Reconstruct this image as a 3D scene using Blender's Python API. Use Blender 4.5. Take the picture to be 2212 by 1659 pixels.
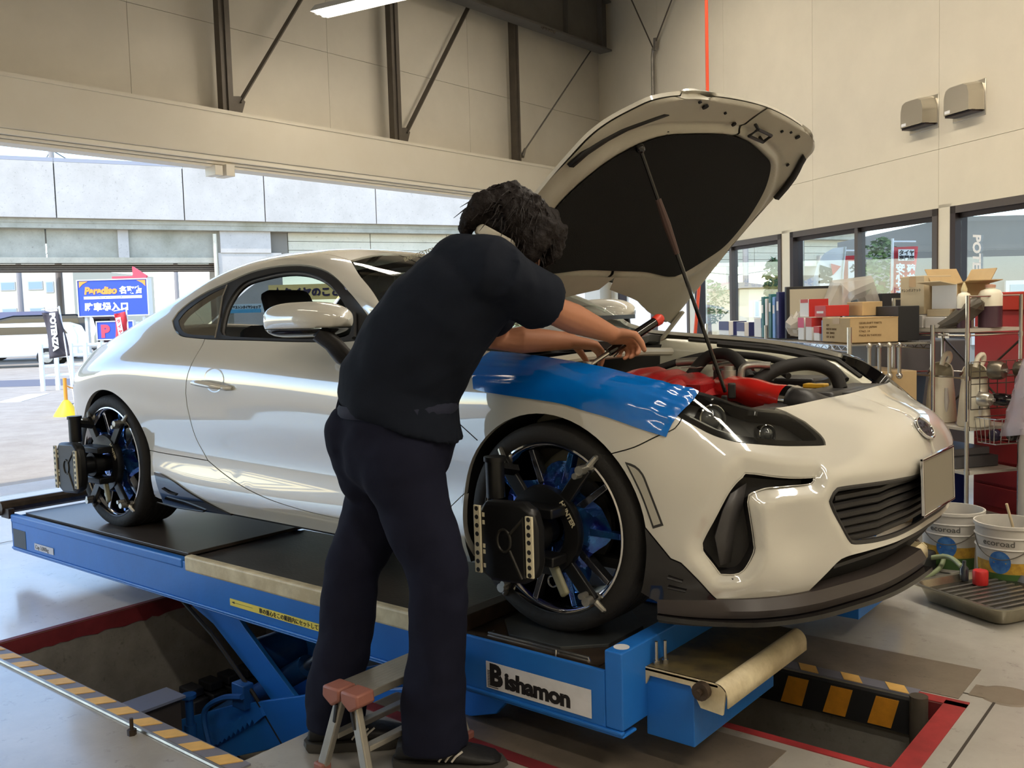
import bpy, bmesh, math, random
import numpy as np
from mathutils import Vector, Matrix, Euler
from mathutils.geometry import delaunay_2d_cdt
random.seed(7)
PI = math.pi
sc = bpy.context.scene
COL = sc.collection
for o in list(bpy.data.objects):
    bpy.data.objects.remove(o)

# ------------------------------------------------------------------ camera
FPX = 2024.0                       # focal length in pixels of the 2212 x 1659 frame
CAM = Vector((1.667, -3.059, 1.255))
cR = Vector((0.7749, 0.6314, -0.0284)).normalized()
cF = Vector((-0.6316, 0.7718, -0.0741)).normalized()
cU = cR.cross(cF).normalized()
cF = cU.cross(cR).normalized()
cam_d = bpy.data.cameras.new('camera')
cam_d.sensor_width = 36.0
cam_d.lens = 36.0 * FPX / 2212.0
cam_d.clip_start = 0.05
cam_d.clip_end = 400
cam_o = bpy.data.objects.new('camera', cam_d)
COL.objects.link(cam_o)
m3 = Matrix((cR, cU, -cF)).transposed()
cam_o.matrix_world = Matrix.Translation(CAM) @ m3.to_4x4()
sc.camera = cam_o

# ------------------------------------------------------------------ world, sun, exposure
w = bpy.data.worlds.new('sky'); sc.world = w
w.use_nodes = True
nt = w.node_tree; nt.nodes.clear()
sky = nt.nodes.new('ShaderNodeTexSky'); sky.sky_type = 'NISHITA'
sky.sun_disc = False
sky.sun_elevation = math.radians(52); sky.sun_rotation = math.radians(175)
sky.air_density = 1.0; sky.dust_density = .35; sky.ozone_density = 1.4
bgn = nt.nodes.new('ShaderNodeBackground'); bgn.inputs['Strength'].default_value = 0.46
won = nt.nodes.new('ShaderNodeOutputWorld')
nt.links.new(sky.outputs[0], bgn.inputs['Color']); nt.links.new(bgn.outputs[0], won.inputs['Surface'])

sd = bpy.data.lights.new('sun', 'SUN'); sd.energy = 2.4; sd.angle = math.radians(0.6); sd.color = (1, .95, .87)
so = bpy.data.objects.new('sun', sd); COL.objects.link(so)
so.rotation_euler = Vector((-0.05, 0.62, -0.78)).to_track_quat('-Z', 'Y').to_euler()

sc.view_settings.view_transform = 'Standard'
sc.view_settings.look = 'None'
sc.view_settings.gamma = 1.0
sc.view_settings.use_curve_mapping = False
sc.view_settings.exposure = 0.55

# ------------------------------------------------------------------ materials
MATS = {}
def mat(name, col, rough=0.5, metal=0.0, spec=0.5, noise=None, bump=None, coat=0.0, coat_ior=1.5, trans=0.0, ior=1.45, alpha=1.0, emit=None, estr=0.0, sheen=0.0):
    """procedural principled material; noise=(scale, amount[, colour2]) mixes wear, bump=(scale, strength)"""
    if name in MATS: return MATS[name]
    m = bpy.data.materials.new(name); m.use_nodes = True
    t = m.node_tree; b = t.nodes['Principled BSDF']
    c = (*col, 1) if len(col) == 3 else col
    b.inputs['Base Color'].default_value = c
    b.inputs['Roughness'].default_value = rough
    b.inputs['Metallic'].default_value = metal
    b.inputs['Specular IOR Level'].default_value = spec
    b.inputs['Coat Weight'].default_value = coat
    b.inputs['Coat Roughness'].default_value = 0.03; b.inputs['Coat IOR'].default_value = coat_ior
    b.inputs['Transmission Weight'].default_value = trans
    b.inputs['IOR'].default_value = ior
    b.inputs['Alpha'].default_value = alpha
    b.inputs['Sheen Weight'].default_value = sheen
    if emit:
        b.inputs['Emission Color'].default_value = (*emit, 1); b.inputs['Emission Strength'].default_value = estr
    tc = None
    if noise or bump:
        tc = t.nodes.new('ShaderNodeTexCoord')
    if noise:
        n = t.nodes.new('ShaderNodeTexNoise'); n.inputs['Scale'].default_value = noise[0]
        n.inputs['Detail'].default_value = 6; n.inputs['Roughness'].default_value = .65
        t.links.new(tc.outputs['Object'], n.inputs['Vector'])
        cr = t.nodes.new('ShaderNodeValToRGB'); cr.color_ramp.elements[0].position = .38; cr.color_ramp.elements[1].position = .66
        c2 = noise[2] if len(noise) > 2 else tuple(x * (1 - noise[1]) for x in c[:3])
        mx = tuple(c[i] * (1 - noise[1]) + c2[i] * noise[1] for i in range(3)) if len(noise) > 2 else c2
        cr.color_ramp.elements[0].color = (*mx, 1); cr.color_ramp.elements[1].color = c
        t.links.new(n.outputs['Fac'], cr.inputs['Fac']); t.links.new(cr.outputs['Color'], b.inputs['Base Color'])
    if bump:
        n2 = t.nodes.new('ShaderNodeTexNoise'); n2.inputs['Scale'].default_value = bump[0]; n2.inputs['Detail'].default_value = 4
        t.links.new(tc.outputs['Object'], n2.inputs['Vector'])
        bp = t.nodes.new('ShaderNodeBump'); bp.inputs['Strength'].default_value = bump[1]; bp.inputs['Distance'].default_value = .01
        t.links.new(n2.outputs['Fac'], bp.inputs['Height']); t.links.new(bp.outputs['Normal'], b.inputs['Normal'])
    MATS[name] = m
    return m
def srgb(r, g, b):
    f = lambda v: ((v / 255) / 12.92) if v / 255 <= .04045 else ((v / 255 + .055) / 1.055) ** 2.4
    return (f(r), f(g), f(b))

# ------------------------------------------------------------------ mesh building
def frame(z, x=None):
    z = Vector(z).normalized()
    if x is None: x = Vector((1, 0, 0)) if abs(z.x) < .9 else Vector((0, 1, 0))
    x = Vector(x); x = (x - z * x.dot(z)).normalized(); y = z.cross(x)
    return x, y, z
class MB:
    def __init__(s): s.v = []; s.f = []
    def add(s, vs, fs, M=None):
        k = len(s.v)
        s.v += [tuple(M @ Vector(p)) if M is not None else tuple(p) for p in vs]
        s.f += [tuple(i + k for i in f) for f in fs]
        return s
    def box(s, c, d, M=None, rz=0):
        x, y, z = d[0] / 2, d[1] / 2, d[2] / 2
        vs = [(i * x, j * y, k * z) for k in (-1, 1) for j in (-1, 1) for i in (-1, 1)]
        if rz:
            ca, sa = math.cos(rz), math.sin(rz); vs = [(p[0] * ca - p[1] * sa, p[0] * sa + p[1] * ca, p[2]) for p in vs]
        vs = [(p[0] + c[0], p[1] + c[1], p[2] + c[2]) for p in vs]
        return s.add(vs, [(0, 2, 3, 1), (4, 5, 7, 6), (0, 1, 5, 4), (2, 6, 7, 3), (0, 4, 6, 2), (1, 3, 7, 5)], M)
    def bb(s, a, b, M=None):
        return s.box([(a[i] + b[i]) / 2 for i in range(3)], [abs(a[i] - b[i]) for i in range(3)], M)
    def beam(s, p, q, wd, th, up=(0, 0, 1), M=None):
        p, q = Vector(p), Vector(q); z = (q - p).normalized(); x = Vector(up).cross(z)
        if x.length < 1e-4: x = Vector((1, 0, 0)).cross(z)
        x.normalize(); y = z.cross(x)
        vs = [r + x * (i * wd / 2) + y * (j * th / 2) for r in (p, q) for j in (-1, 1) for i in (-1, 1)]
        return s.add(vs, [(0, 2, 3, 1), (4, 5, 7, 6), (0, 1, 5, 4), (2, 6, 7, 3), (0, 4, 6, 2), (1, 3, 7, 5)], M)
    def cyl(s, p, q, r, r2=None, n=16, M=None, caps=True):
        p, q = Vector(p), Vector(q); r2 = r if r2 is None else r2
        x, y, z = frame(q - p); vs = []
        for c, rr in ((p, r), (q, r2)):
            vs += [c + x * (rr * math.cos(2 * PI * i / n)) + y * (rr * math.sin(2 * PI * i / n)) for i in range(n)]
        fs = [(i, (i + 1) % n, n + (i + 1) % n, n + i) for i in range(n)]
        if caps: fs += [tuple(range(n - 1, -1, -1)), tuple(range(n, 2 * n))]
        return s.add(vs, fs, M)
    def tube(s, pts, r, n=8, M=None, closed=False, caps=True, flat=1.0, up=None):
        P = [Vector(p) for p in pts]; m = len(P); vs = []; prev = None
        for i, p in enumerate(P):
            a = P[i - 1] if (i or closed) else P[i]; b = P[(i + 1) % m] if (i < m - 1 or closed) else P[i]
            d = (b - a).normalized()
            if prev is None: x, y, _ = frame(d, up)
            else:
                x = prev - d * prev.dot(d); x.normalize(); y = d.cross(x)
            prev = x; rr = r[i] if isinstance(r, (list, tuple)) else r
            vs += [p + x * (rr * math.cos(2 * PI * j / n)) + y * (rr * flat * math.sin(2 * PI * j / n)) for j in range(n)]
        fs = [(i * n + j, i * n + (j + 1) % n, ((i + 1) % m) * n + (j + 1) % n, ((i + 1) % m) * n + j) for i in range(m if closed else m - 1) for j in range(n)]
        if caps and not closed: fs += [tuple(range(n - 1, -1, -1)), tuple(range((m - 1) * n, m * n))]
        return s.add(vs, fs, M)
    def lathe(s, prof, n=24, M=None, a0=0, a1=2 * PI):
        full = abs(a1 - a0 - 2 * PI) < 1e-6; k = n if full else n + 1; vs = []
        for r, z in prof: vs += [(r * math.cos(a0 + (a1 - a0) * i / n), r * math.sin(a0 + (a1 - a0) * i / n), z) for i in range(k)]
        fs = []
        for j in range(len(prof) - 1):
            for i in range(n):
                a, b = j * k + i, j * k + (i + 1) % k
                fs.append((a, b, b + k, a + k))
        return s.add(vs, fs, M)
    def prism(s, poly, z0, z1, M=None):
        n = len(poly); vs = [(p[0], p[1], z0) for p in poly] + [(p[0], p[1], z1) for p in poly]
        fs = [tuple(range(n - 1, -1, -1)), tuple(range(n, 2 * n))] + [(i, (i + 1) % n, n + (i + 1) % n, n + i) for i in range(n)]
        return s.add(vs, fs, M)
    def grid(s, fn, nu, nv, M=None, cu=False, cv=False):
        ku, kv = (nu if cu else nu + 1), (nv if cv else nv + 1)
        vs = [fn(i / nu, j / nv) for i in range(ku) for j in range(kv)]
        fs = [(i * kv + j, ((i + 1) % ku) * kv + j, ((i + 1) % ku) * kv + (j + 1) % kv, i * kv + (j + 1) % kv) for i in range(nu) for j in range(nv)]
        return s.add(vs, fs, M)
    def sphere(s, c, r, n=12, m=8, M=None):
        r = (r, r, r) if not isinstance(r, (tuple, list)) else r
        vs = [(c[0], c[1], c[2] - r[2])]; fs = []
        for j in range(1, m):
            a = -PI / 2 + PI * j / m
            vs += [(c[0] + r[0] * math.cos(a) * math.cos(2 * PI * i / n), c[1] + r[1] * math.cos(a) * math.sin(2 * PI * i / n), c[2] + r[2] * math.sin(a)) for i in range(n)]
        vs.append((c[0], c[1], c[2] + r[2])); L = len(vs) - 1
        fs += [(0, 1 + (i + 1) % n, 1 + i) for i in range(n)]
        for j in range(m - 2): fs += [(1 + j * n + i, 1 + j * n + (i + 1) % n, 1 + (j + 1) * n + (i + 1) % n, 1 + (j + 1) * n + i) for i in range(n)]
        fs += [(1 + (m - 2) * n + i, 1 + (m - 2) * n + (i + 1) % n, L) for i in range(n)]
        return s.add(vs, fs, M)
    def build(s, name, material, parent=None, smooth=35, bevel=0, seg=2, solid=0, sub=0, fix=False):
        me = bpy.data.meshes.new(name); me.from_pydata([tuple(p) for p in s.v], [], s.f); me.update()
        if fix:
            b = bmesh.new(); b.from_mesh(me); bmesh.ops.remove_doubles(b, verts=b.verts, dist=1e-5)
            bmesh.ops.recalc_face_normals(b, faces=b.faces); b.to_mesh(me); b.free()
        return link(name, me, material, parent, smooth, bevel, seg, solid, sub)
def link(name, me, material, parent=None, smooth=35, bevel=0, seg=2, solid=0, sub=0):
    if smooth:
        for p in me.polygons: p.use_smooth = True
        if smooth < 180: me.set_sharp_from_angle(angle=math.radians(smooth))
    o = bpy.data.objects.new(name, me)
    if material:
        for mm in (material if isinstance(material, (list, tuple)) else (material,)): me.materials.append(mm)
    COL.objects.link(o)
    if parent: o.parent = parent
    if solid:
        q = o.modifiers.new('solid', 'SOLIDIFY'); q.thickness = solid; q.offset = -1
    if sub:
        q = o.modifiers.new('sub', 'SUBSURF'); q.levels = sub; q.render_levels = sub
    if bevel:
        q = o.modifiers.new('bevel', 'BEVEL'); q.width = bevel; q.segments = seg; q.limit_method = 'ANGLE'; q.angle_limit = math.radians(40)
    return o
def empty(name, loc=(0, 0, 0), rz=0, parent=None):
    o = bpy.data.objects.new(name, None); COL.objects.link(o); o.location = loc; o.rotation_euler = (0, 0, rz)
    o.empty_display_size = .1
    if parent: o.parent = parent
    return o
def tag(o, label=None, cat=None, group=None, kind=None):
    if label: o['label'] = label
    if cat: o['category'] = cat
    if group: o['group'] = group
    if kind: o['kind'] = kind
    return o
def struct(o): o['kind'] = 'structure'; return o
def copy_tree(o, parent=None):
    c = o.copy(); COL.objects.link(c); c.parent = parent
    for ch in list(o.children): copy_tree(ch, c)
    return c
def text(name, body, size, M, material, parent=None, bold=0.0, depth=0.0006, sx=1.0, align='LEFT', shear=0.0, space=1.0):
    """flat lettering as a thin mesh; M places its local XY plane"""
    c = bpy.data.curves.new(name, 'FONT'); c.body = body; c.size = size; c.extrude = depth; c.offset = bold
    c.align_x = align; c.shear = shear; c.space_character = space; c.resolution_u = 3
    t = bpy.data.objects.new(name, c); COL.objects.link(t)
    bpy.context.view_layer.update()
    me = bpy.data.meshes.new_from_object(t.evaluated_get(bpy.context.evaluated_depsgraph_get()))
    bpy.data.objects.remove(t); bpy.data.curves.remove(c)
    me.transform(M @ Matrix.Diagonal((sx, 1, 1, 1)))
    return link(name, me, material, parent, smooth=0)
def PM(o, x, y):
    """matrix with origin o, local x along x, local y along y"""
    x = Vector(x).normalized(); y = Vector(y); y = (y - x * y.dot(x)).normalized(); z = x.cross(y)
    m = Matrix((x, y, z)).transposed().to_4x4(); m.translation = Vector(o); return m
def lerp(a, b, t): return a + (b - a) * t
def vl(a, b, t): return tuple(a[i] + (b[i] - a[i]) * t for i in range(len(a)))
def cr(pts, n):
    """Catmull-Rom through pts, n samples per span"""
    P = [Vector(p) for p in pts]; out = []
    for i in range(len(P) - 1):
        a, b, c, d = P[max(i - 1, 0)], P[i], P[i + 1], P[min(i + 2, len(P) - 1)]
        for k in range(n):
            t = k / n
            out.append(.5 * ((2 * b) + (c - a) * t + (2 * a - 5 * b + 4 * c - d) * t * t + (3 * b - a - 3 * c + d) * t ** 3))
    out.append(P[-1]); return out
# ------------------------------------------------------------------ shared materials
def glassmat(name, tint=(1, 1, 1), refl=0.12, rough=0.0):
    if name in MATS: return MATS[name]
    m = bpy.data.materials.new(name); m.use_nodes = True; t = m.node_tree; t.nodes.clear()
    out = t.nodes.new('ShaderNodeOutputMaterial'); mx = t.nodes.new('ShaderNodeMixShader')
    tr = t.nodes.new('ShaderNodeBsdfTransparent'); tr.inputs[0].default_value = (*tint, 1)
    gl = t.nodes.new('ShaderNodeBsdfGlossy'); gl.inputs['Roughness'].default_value = rough
    lw = t.nodes.new('ShaderNodeLayerWeight'); lw.inputs['Blend'].default_value = .5
    pw_ = t.nodes.new('ShaderNodeMath'); pw_.operation = 'POWER'; pw_.inputs[1].default_value = 5.0
    ad = t.nodes.new('ShaderNodeMath'); ad.operation = 'MULTIPLY_ADD'; ad.use_clamp = True; ad.inputs[1].default_value = .9; ad.inputs[2].default_value = refl
    t.links.new(lw.outputs['Facing'], pw_.inputs[0]); t.links.new(pw_.outputs[0], ad.inputs[0]); t.links.new(ad.outputs[0], mx.inputs[0])
    t.links.new(tr.outputs[0], mx.inputs[1]); t.links.new(gl.outputs[0], mx.inputs[2]); t.links.new(mx.outputs[0], out.inputs[0])
    MATS[name] = m; return m
def concrete(name, c1, c2, scale, rough=.45, stain=None, bump=.15, coat=0):
    """two-tone floor / concrete with fine speckle and soft stains"""
    m = bpy.data.materials.new(name); m.use_nodes = True; t = m.node_tree; b = t.nodes['Principled BSDF']
    tc = t.nodes.new('ShaderNodeTexCoord')
    n1 = t.nodes.new('ShaderNodeTexNoise'); n1.inputs['Scale'].default_value = scale; n1.inputs['Detail'].default_value = 8; n1.inputs['Roughness'].default_value = .7
    n2 = t.nodes.new('ShaderNodeTexNoise'); n2.inputs['Scale'].default_value = scale * 14; n2.inputs['Detail'].default_value = 5; n2.inputs['Roughness'].default_value = .8
    n3 = t.nodes.new('ShaderNodeTexNoise'); n3.inputs['Scale'].default_value = scale * .45; n3.inputs['Detail'].default_value = 3
    for n in (n1, n2, n3): t.links.new(tc.outputs['Object'], n.inputs['Vector'])
    r1 = t.nodes.new('ShaderNodeValToRGB'); r1.color_ramp.elements[0].position = .35; r1.color_ramp.elements[1].position = .65
    r1.color_ramp.elements[0].color = (*c2, 1); r1.color_ramp.elements[1].color = (*c1, 1)
    t.links.new(n1.outputs['Fac'], r1.inputs['Fac'])
    r2 = t.nodes.new('ShaderNodeValToRGB'); r2.color_ramp.elements[0].position = .28; r2.color_ramp.elements[1].position = .42
    r2.color_ramp.elements[0].color = (.45, .43, .40, 1); r2.color_ramp.elements[1].color = (1, 1, 1, 1)
    t.links.new(n2.outputs['Fac'], r2.inputs['Fac'])
    mx = t.nodes.new('ShaderNodeMix'); mx.data_type = 'RGBA'; mx.blend_type = 'MULTIPLY'; mx.inputs[0].default_value = .8
    t.links.new(r1.outputs[0], mx.inputs[6]); t.links.new(r2.outputs[0], mx.inputs[7])
    last = mx.outputs[2]
    if stain:
        r3 = t.nodes.new('ShaderNodeValToRGB'); r3.color_ramp.elements[0].position = .52; r3.color_ramp.elements[1].position = .68
        r3.color_ramp.elements[0].color = (1, 1, 1, 1); r3.color_ramp.elements[1].color = (*stain, 1)
        t.links.new(n3.outputs['Fac'], r3.inputs['Fac'])
        m2 = t.nodes.new('ShaderNodeMix'); m2.data_type = 'RGBA'; m2.blend_type = 'MULTIPLY'; m2.inputs[0].default_value = 1
        t.links.new(last, m2.inputs[6]); t.links.new(r3.outputs[0], m2.inputs[7]); last = m2.outputs[2]
    t.links.new(last, b.inputs['Base Color'])
    b.inputs['Roughness'].default_value = rough; b.inputs['Coat Weight'].default_value = coat; b.inputs['Coat Roughness'].default_value = .16
    bp = t.nodes.new('ShaderNodeBump'); bp.inputs['Strength'].default_value = bump; bp.inputs['Distance'].default_value = .004
    t.links.new(n2.outputs['Fac'], bp.inputs['Height']); t.links.new(bp.outputs['Normal'], b.inputs['Normal'])
    MATS[name] = m; return m
M_floor = concrete('workshop_floor', srgb(178, 175, 168), srgb(150, 146, 138), .9, .34, (.84, .80, .75), .10, .8)
M_brown = concrete('worn_floor', srgb(128, 116, 102), srgb(98, 88, 76), 1.6, .4)
M_wall = mat('cream_wall', srgb(222, 213, 192), .75, noise=(2.2, .05))
M_wall2 = mat('grey_cream_panel', srgb(206, 199, 184), .8, noise=(1.6, .07))
M_beam = mat('cream_beam', srgb(208, 200, 182), .6, noise=(2.5, .10, srgb(176, 160, 128)))
M_trim = mat('white_trim', srgb(222, 214, 196), .5)
M_steel = mat('dark_steel', srgb(92, 84, 74), .55, .25, noise=(6, .2))
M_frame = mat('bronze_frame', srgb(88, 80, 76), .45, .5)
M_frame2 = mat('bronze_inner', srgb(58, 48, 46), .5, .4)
M_glass = glassmat('pane_glass', (.93, .96, .95), .06)
M_pit = concrete('pit_concrete', srgb(150, 146, 138), srgb(112, 108, 100), 2.2, .7)
M_red = mat('red_paint', srgb(168, 50, 52), .55, noise=(7, .35))
M_dred = mat('dark_red_paint', srgb(122, 38, 42), .6, noise=(7, .3))
M_yel = mat('yellow_paint', srgb(222, 150, 40), .55, noise=(20, .2))
M_yel2 = mat('faded_yellow_paint', srgb(236, 190, 110), .55, noise=(20, .12))
M_blk = mat('black_paint', srgb(34, 34, 36), .5)
M_grey = mat('grey_paint', srgb(126, 126, 140), .5, noise=(9, .15))
M_metal = mat('worn_metal', srgb(170, 166, 160), .35, .9, noise=(12, .25))
M_white = mat('white_paint', srgb(236, 236, 234), .5)

# ------------------------------------------------------------------ room shell
XW = -5.75                       # opening wall
K = Vector((-5.75, 8.345, 0)); eW = Vector((.827, -.562, 0)).normalized(); nW = Vector((-eW.y, eW.x, 0))   # right wall runs from corner K along eW; nW points outdoors
def wp(s, z, off=0):             # point on the right wall, off = towards the room
    return K + eW * s - nW * off + Vector((0, 0, z))
P1 = (-2.26, -0.60, -1.56, -0.28)     # rear lift pit  x0 x1 y0 y1
P2 = (-.05, .885, -.53, -.015)        # front pit
def cdt_plate(outer, holes, z, name, material, extra=()):
    pts = []; eds = []
    for loop in [outer] + holes:
        k = len(pts); pts += [Vector(p) for p in loop]; eds += [(k + i, k + (i + 1) % len(loop)) for i in range(len(loop))]
    r = delaunay_2d_cdt(pts, eds, [], 0, 1e-5)
    def inside(p, poly):
        c = False; j = len(poly) - 1
        for i in range(len(poly)):
            a, b = poly[i], poly[j]
            if (a[1] > p[1]) != (b[1] > p[1]) and p[0] < (b[0] - a[0]) * (p[1] - a[1]) / (b[1] - a[1]) + a[0]: c = not c
            j = i
        return c
    fs = []
    for f in r[2]:
        c = sum((r[0][i] for i in f), Vector((0, 0))) / len(f)
        if inside(c, outer) and not any(inside(c, h) for h in holes): fs.append(tuple(f))
    b = MB(); b.add([(p.x, p.y, z) for p in r[0]], fs)
    return b.build(name, material, smooth=0)
far = wp(14, 0)
outer = [(XW, -7.5), (far.x, -7.5), (far.x, far.y), (K.x, K.y)]
rect = lambda p: [(p[0], p[2]), (p[1], p[2]), (p[1], p[3]), (p[0], p[3])]
floor = cdt_plate(outer, [rect(P1), rect(P2)], 0, 'floor', M_floor); struct(floor)

def pit(name, p, d, red_rear):
    o = empty(name, (0, 0, 0)); struct(o)
    x0, x1, y0, y1 = p
    b = MB()
    b.add([(x0, y0, -d), (x1, y0, -d), (x1, y1, -d), (x0, y1, -d), (x0, y0, 0), (x1, y0, 0), (x1, y1, 0), (x0, y1, 0)],
          [(0, 1, 2, 3), (0, 4, 5, 1), (1, 5, 6, 2), (2, 6, 7, 3), (3, 7, 4, 0)])
    b.build('pit_walls', M_pit, o, smooth=0)
    return o
pit1 = pit('lift_pit', P1, .62, True); pit2 = pit('ramp_pit', P2, .42, False)
# ragged red band on the rear wall of the lift pit + red top edge
b = MB(); n = 40; vs = []; fs = []
for i in range(n + 1):
    y = P1[2] + (P1[3] - P1[2]) * i / n
    vs += [(P1[0] + .004, y, .0), (P1[0] + .004, y, -.062 - .012 * random.random())]
for i in range(n): fs.append((2 * i, 2 * i + 1, 2 * i + 3, 2 * i + 2))
b.add(vs, fs); b.build('red_band', M_dred, pit1, smooth=0)
# floor cover hatch, grating and junk on the pit floor
b = MB(); b.bb((-2.02, -.95, -.618), (-1.62, -.62, -.610)); b.bb((-1.90, -.80, -.612), (-1.78, -.78, -.606)); b.build('floor_hatch', mat('hatch_plate', srgb(186, 178, 160), .6, noise=(8, .2)), pit1)
b = MB(); b.bb((-1.84, -.83, -.609), (-1.74, -.81, -.607)); b.build('hatch_slot', M_blk, pit1)
# striped kerb along the near edge of the lift pit: separate painted blocks
kerb = empty('striped_kerb', (P1[0], P1[2], 0)); kerb['kind'] = 'structure'
b = MB(); b.bb((P1[0] - .05, P1[2] - .062, .0), (P1[1] + .04, P1[2] + .004, .006)); o = b.build('kerb_plate', M_grey, kerb); o.location = (-P1[0], -P1[2], 0)
L = P1[1] - P1[0]; st = .142; k = 0; x = P1[0]
sm = [None, None]
while x < P1[1] - .02:
    w_ = st * .5
    b = MB(); b.add([(0, 0, .0), (w_, 0, .0), (w_ + .04, .058, .0), (.04, .058, .0), (0, 0, .0085), (w_, 0, .0085), (w_ + .04, .058, .0085), (.04, .058, .0085)],
                    [(0, 3, 2, 1), (4, 5, 6, 7), (0, 1, 5, 4), (1, 2, 6, 5), (2, 3, 7, 6), (3, 0, 4, 7)])
    if sm[0] is None:
        so_ = b.build('stripe', M_yel2, kerb, smooth=0); sm[0] = so_.data
    else:
        so_ = bpy.data.objects.new('stripe', sm[0]); COL.objects.link(so_); so_.parent = kerb
    so_.location = (x - P1[0], -.06, 0); x += st
b = MB(); b.cyl((-.02, -.064, .004), (L + .02, -.064, .004), .008, n=8); b.build('kerb_rod', M_metal, kerb)
# striped edge of the ramp pit: flat stripes and the vertical face
k2 = empty('striped_pit_edge', (0, P2[3], 0)); struct(k2)
b = MB(); b.bb((-.05, 0, 0), (.80, .06, .006)); b.build('edge_plate', M_grey, k2)
b = MB(); b.bb((-.05, -.028, -.115), (.795, -.002, -.004)); b.build('edge_face', M_blk, k2)
me1 = me2 = None
for i in range(6):
    x = .72 - i * .148
    if me1 is None:
        b = MB(); b.add([(.0, .002, .0), (.062, .002, .0), (.03, .058, .0), (-.032, .058, .0), (.0, .002, .008), (.062, .002, .008), (.03, .058, .008), (-.032, .058, .008)],
                        [(0, 1, 2, 3), (4, 7, 6, 5), (0, 4, 5, 1), (1, 5, 6, 2), (2, 6, 7, 3), (3, 7, 4, 0)])
        q = b.build('stripe', M_yel2, k2, smooth=0); me1 = q.data
        b = MB(); b.add([(0, -.0305, -.108), (.075, -.0305, -.108), (.100, -.0305, -.012), (.028, -.0305, -.012), (0, -.027, -.108), (.075, -.027, -.108), (.100, -.027, -.012), (.028, -.027, -.012)],
                        [(0, 1, 2, 3), (4, 7, 6, 5), (0, 4, 5, 1), (1, 5, 6, 2), (2, 6, 7, 3), (3, 7, 4, 0)])
        q2 = b.build('stripe', M_yel, k2, smooth=0); me2 = q2.data
    else:
        q = bpy.data.objects.new('stripe', me1); COL.objects.link(q); q.parent = k2
        q2 = bpy.data.objects.new('stripe', me2); COL.objects.link(q2); q2.parent = k2
    q.location = (x, 0, 0); q2.location = (x - .06, 0, 0)
b = MB(); b.cyl((.82, -.03, -.16), (.82, -.03, .02), .028, n=14); b.build('edge_post', M_steel, k2)
# red painted frame round the ramp pit
b = MB(); b.bb((P2[1], P2[2] - .03, 0), (P2[1] + .065, P2[3] + .03, .003)); b.bb((.30, P2[2] - .03, 0), (P2[1], P2[2], .003)); b.bb((.80, P2[3], .0), (P2[1] + .065, P2[3] + .05, .003)); struct(b.build('trim_1', M_red, smooth=0))
b = MB(); b.bb((.80, P2[3] - .004, -.06), (P2[1], P2[3] - .001, -.001)); struct(b.build('trim_2', M_dred, smooth=0))
b = MB(); b.bb((-.6, -1.105, 0), (1.6, -1.06, .003)); struct(b.build('trim_3', M_dred, smooth=0))
b = MB(); b.bb((P1[0] - .03, P1[2], 0.0), (P1[0], P1[3], .004)); struct(b.build('trim_4', M_dred, smooth=0))
# worn brown floor patches
b = MB(); b.bb((-1.2, .05, 0), (.913, .345, .002)); struct(b.build('floor_patch_a', M_brown, smooth=0))
b = MB(); b.bb((-.59, -1.055, 0), (.62, -.60, .002)); struct(b.build('floor_patch_b', M_brown, smooth=0))
b = MB(); b.cyl((1.018, .129, 0), (1.02, .129, .0025), .09, n=20); b = MB(); b.lathe([(0, .0026), (.075, .0026), (.085, 0)], 20, Matrix.Translation((1.03, .16, 0))); b.bb((.93, .10, 0), (1.02, .20, .0024)); struct(b.build('floor_patch_c', M_brown, smooth=0))
M_pale = concrete('pale_daylit_floor', srgb(228, 224, 222), srgb(206, 202, 198), 1.1, .34, (.92, .9, .88), .1, .8)  # pale worn paint, whitened further to carry the daylight near the opening
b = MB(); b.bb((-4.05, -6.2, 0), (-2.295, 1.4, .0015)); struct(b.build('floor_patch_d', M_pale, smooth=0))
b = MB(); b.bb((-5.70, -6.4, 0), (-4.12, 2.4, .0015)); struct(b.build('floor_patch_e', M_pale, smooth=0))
# sawn joints in the slab
b = MB(); b.bb((1.005, -3.5, 0), (1.013, .13, .0012)); b.bb((.90, .105, 0), (1.012, .112, .0012)); struct(b.build('floor_joint', mat('joint', srgb(60, 54, 48), .8), smooth=0))

# opening wall: cream box beam over the door opening, panelled wall above it
zh = 2.655; zf = 2.755; zt = 3.165
wall_o = empty('wall_opening', (XW, 0, 0)); struct(wall_o)
def wpart(name, a, b_, m, bev=0):
    q = MB(); q.bb((a[0] - XW, a[1], a[2]), (b_[0] - XW, b_[1], b_[2])); return q.build(name, m, wall_o, smooth=0, bevel=bev)
wpart('beam_box', (XW - .28, -7.5, zf), (XW, K.y, zt), M_beam, .006)
wpart('soffit_trim', (XW - .27, -7.5, zf - .045), (XW - .012, K.y, zf - .0), M_trim, .006)
wpart('soffit_trim', (XW - .27, -7.5, zf - .072), (XW - .035, K.y, zf - .047), M_trim, .004)
wpart('door_track', (XW - .22, -7.5, zh), (XW - .05, K.y, zf - .074), M_trim, .004)
wpart('beam_lip', (XW - .28, -7.5, zt - .028), (XW + .008, K.y, zt + .004), M_beam)
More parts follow.
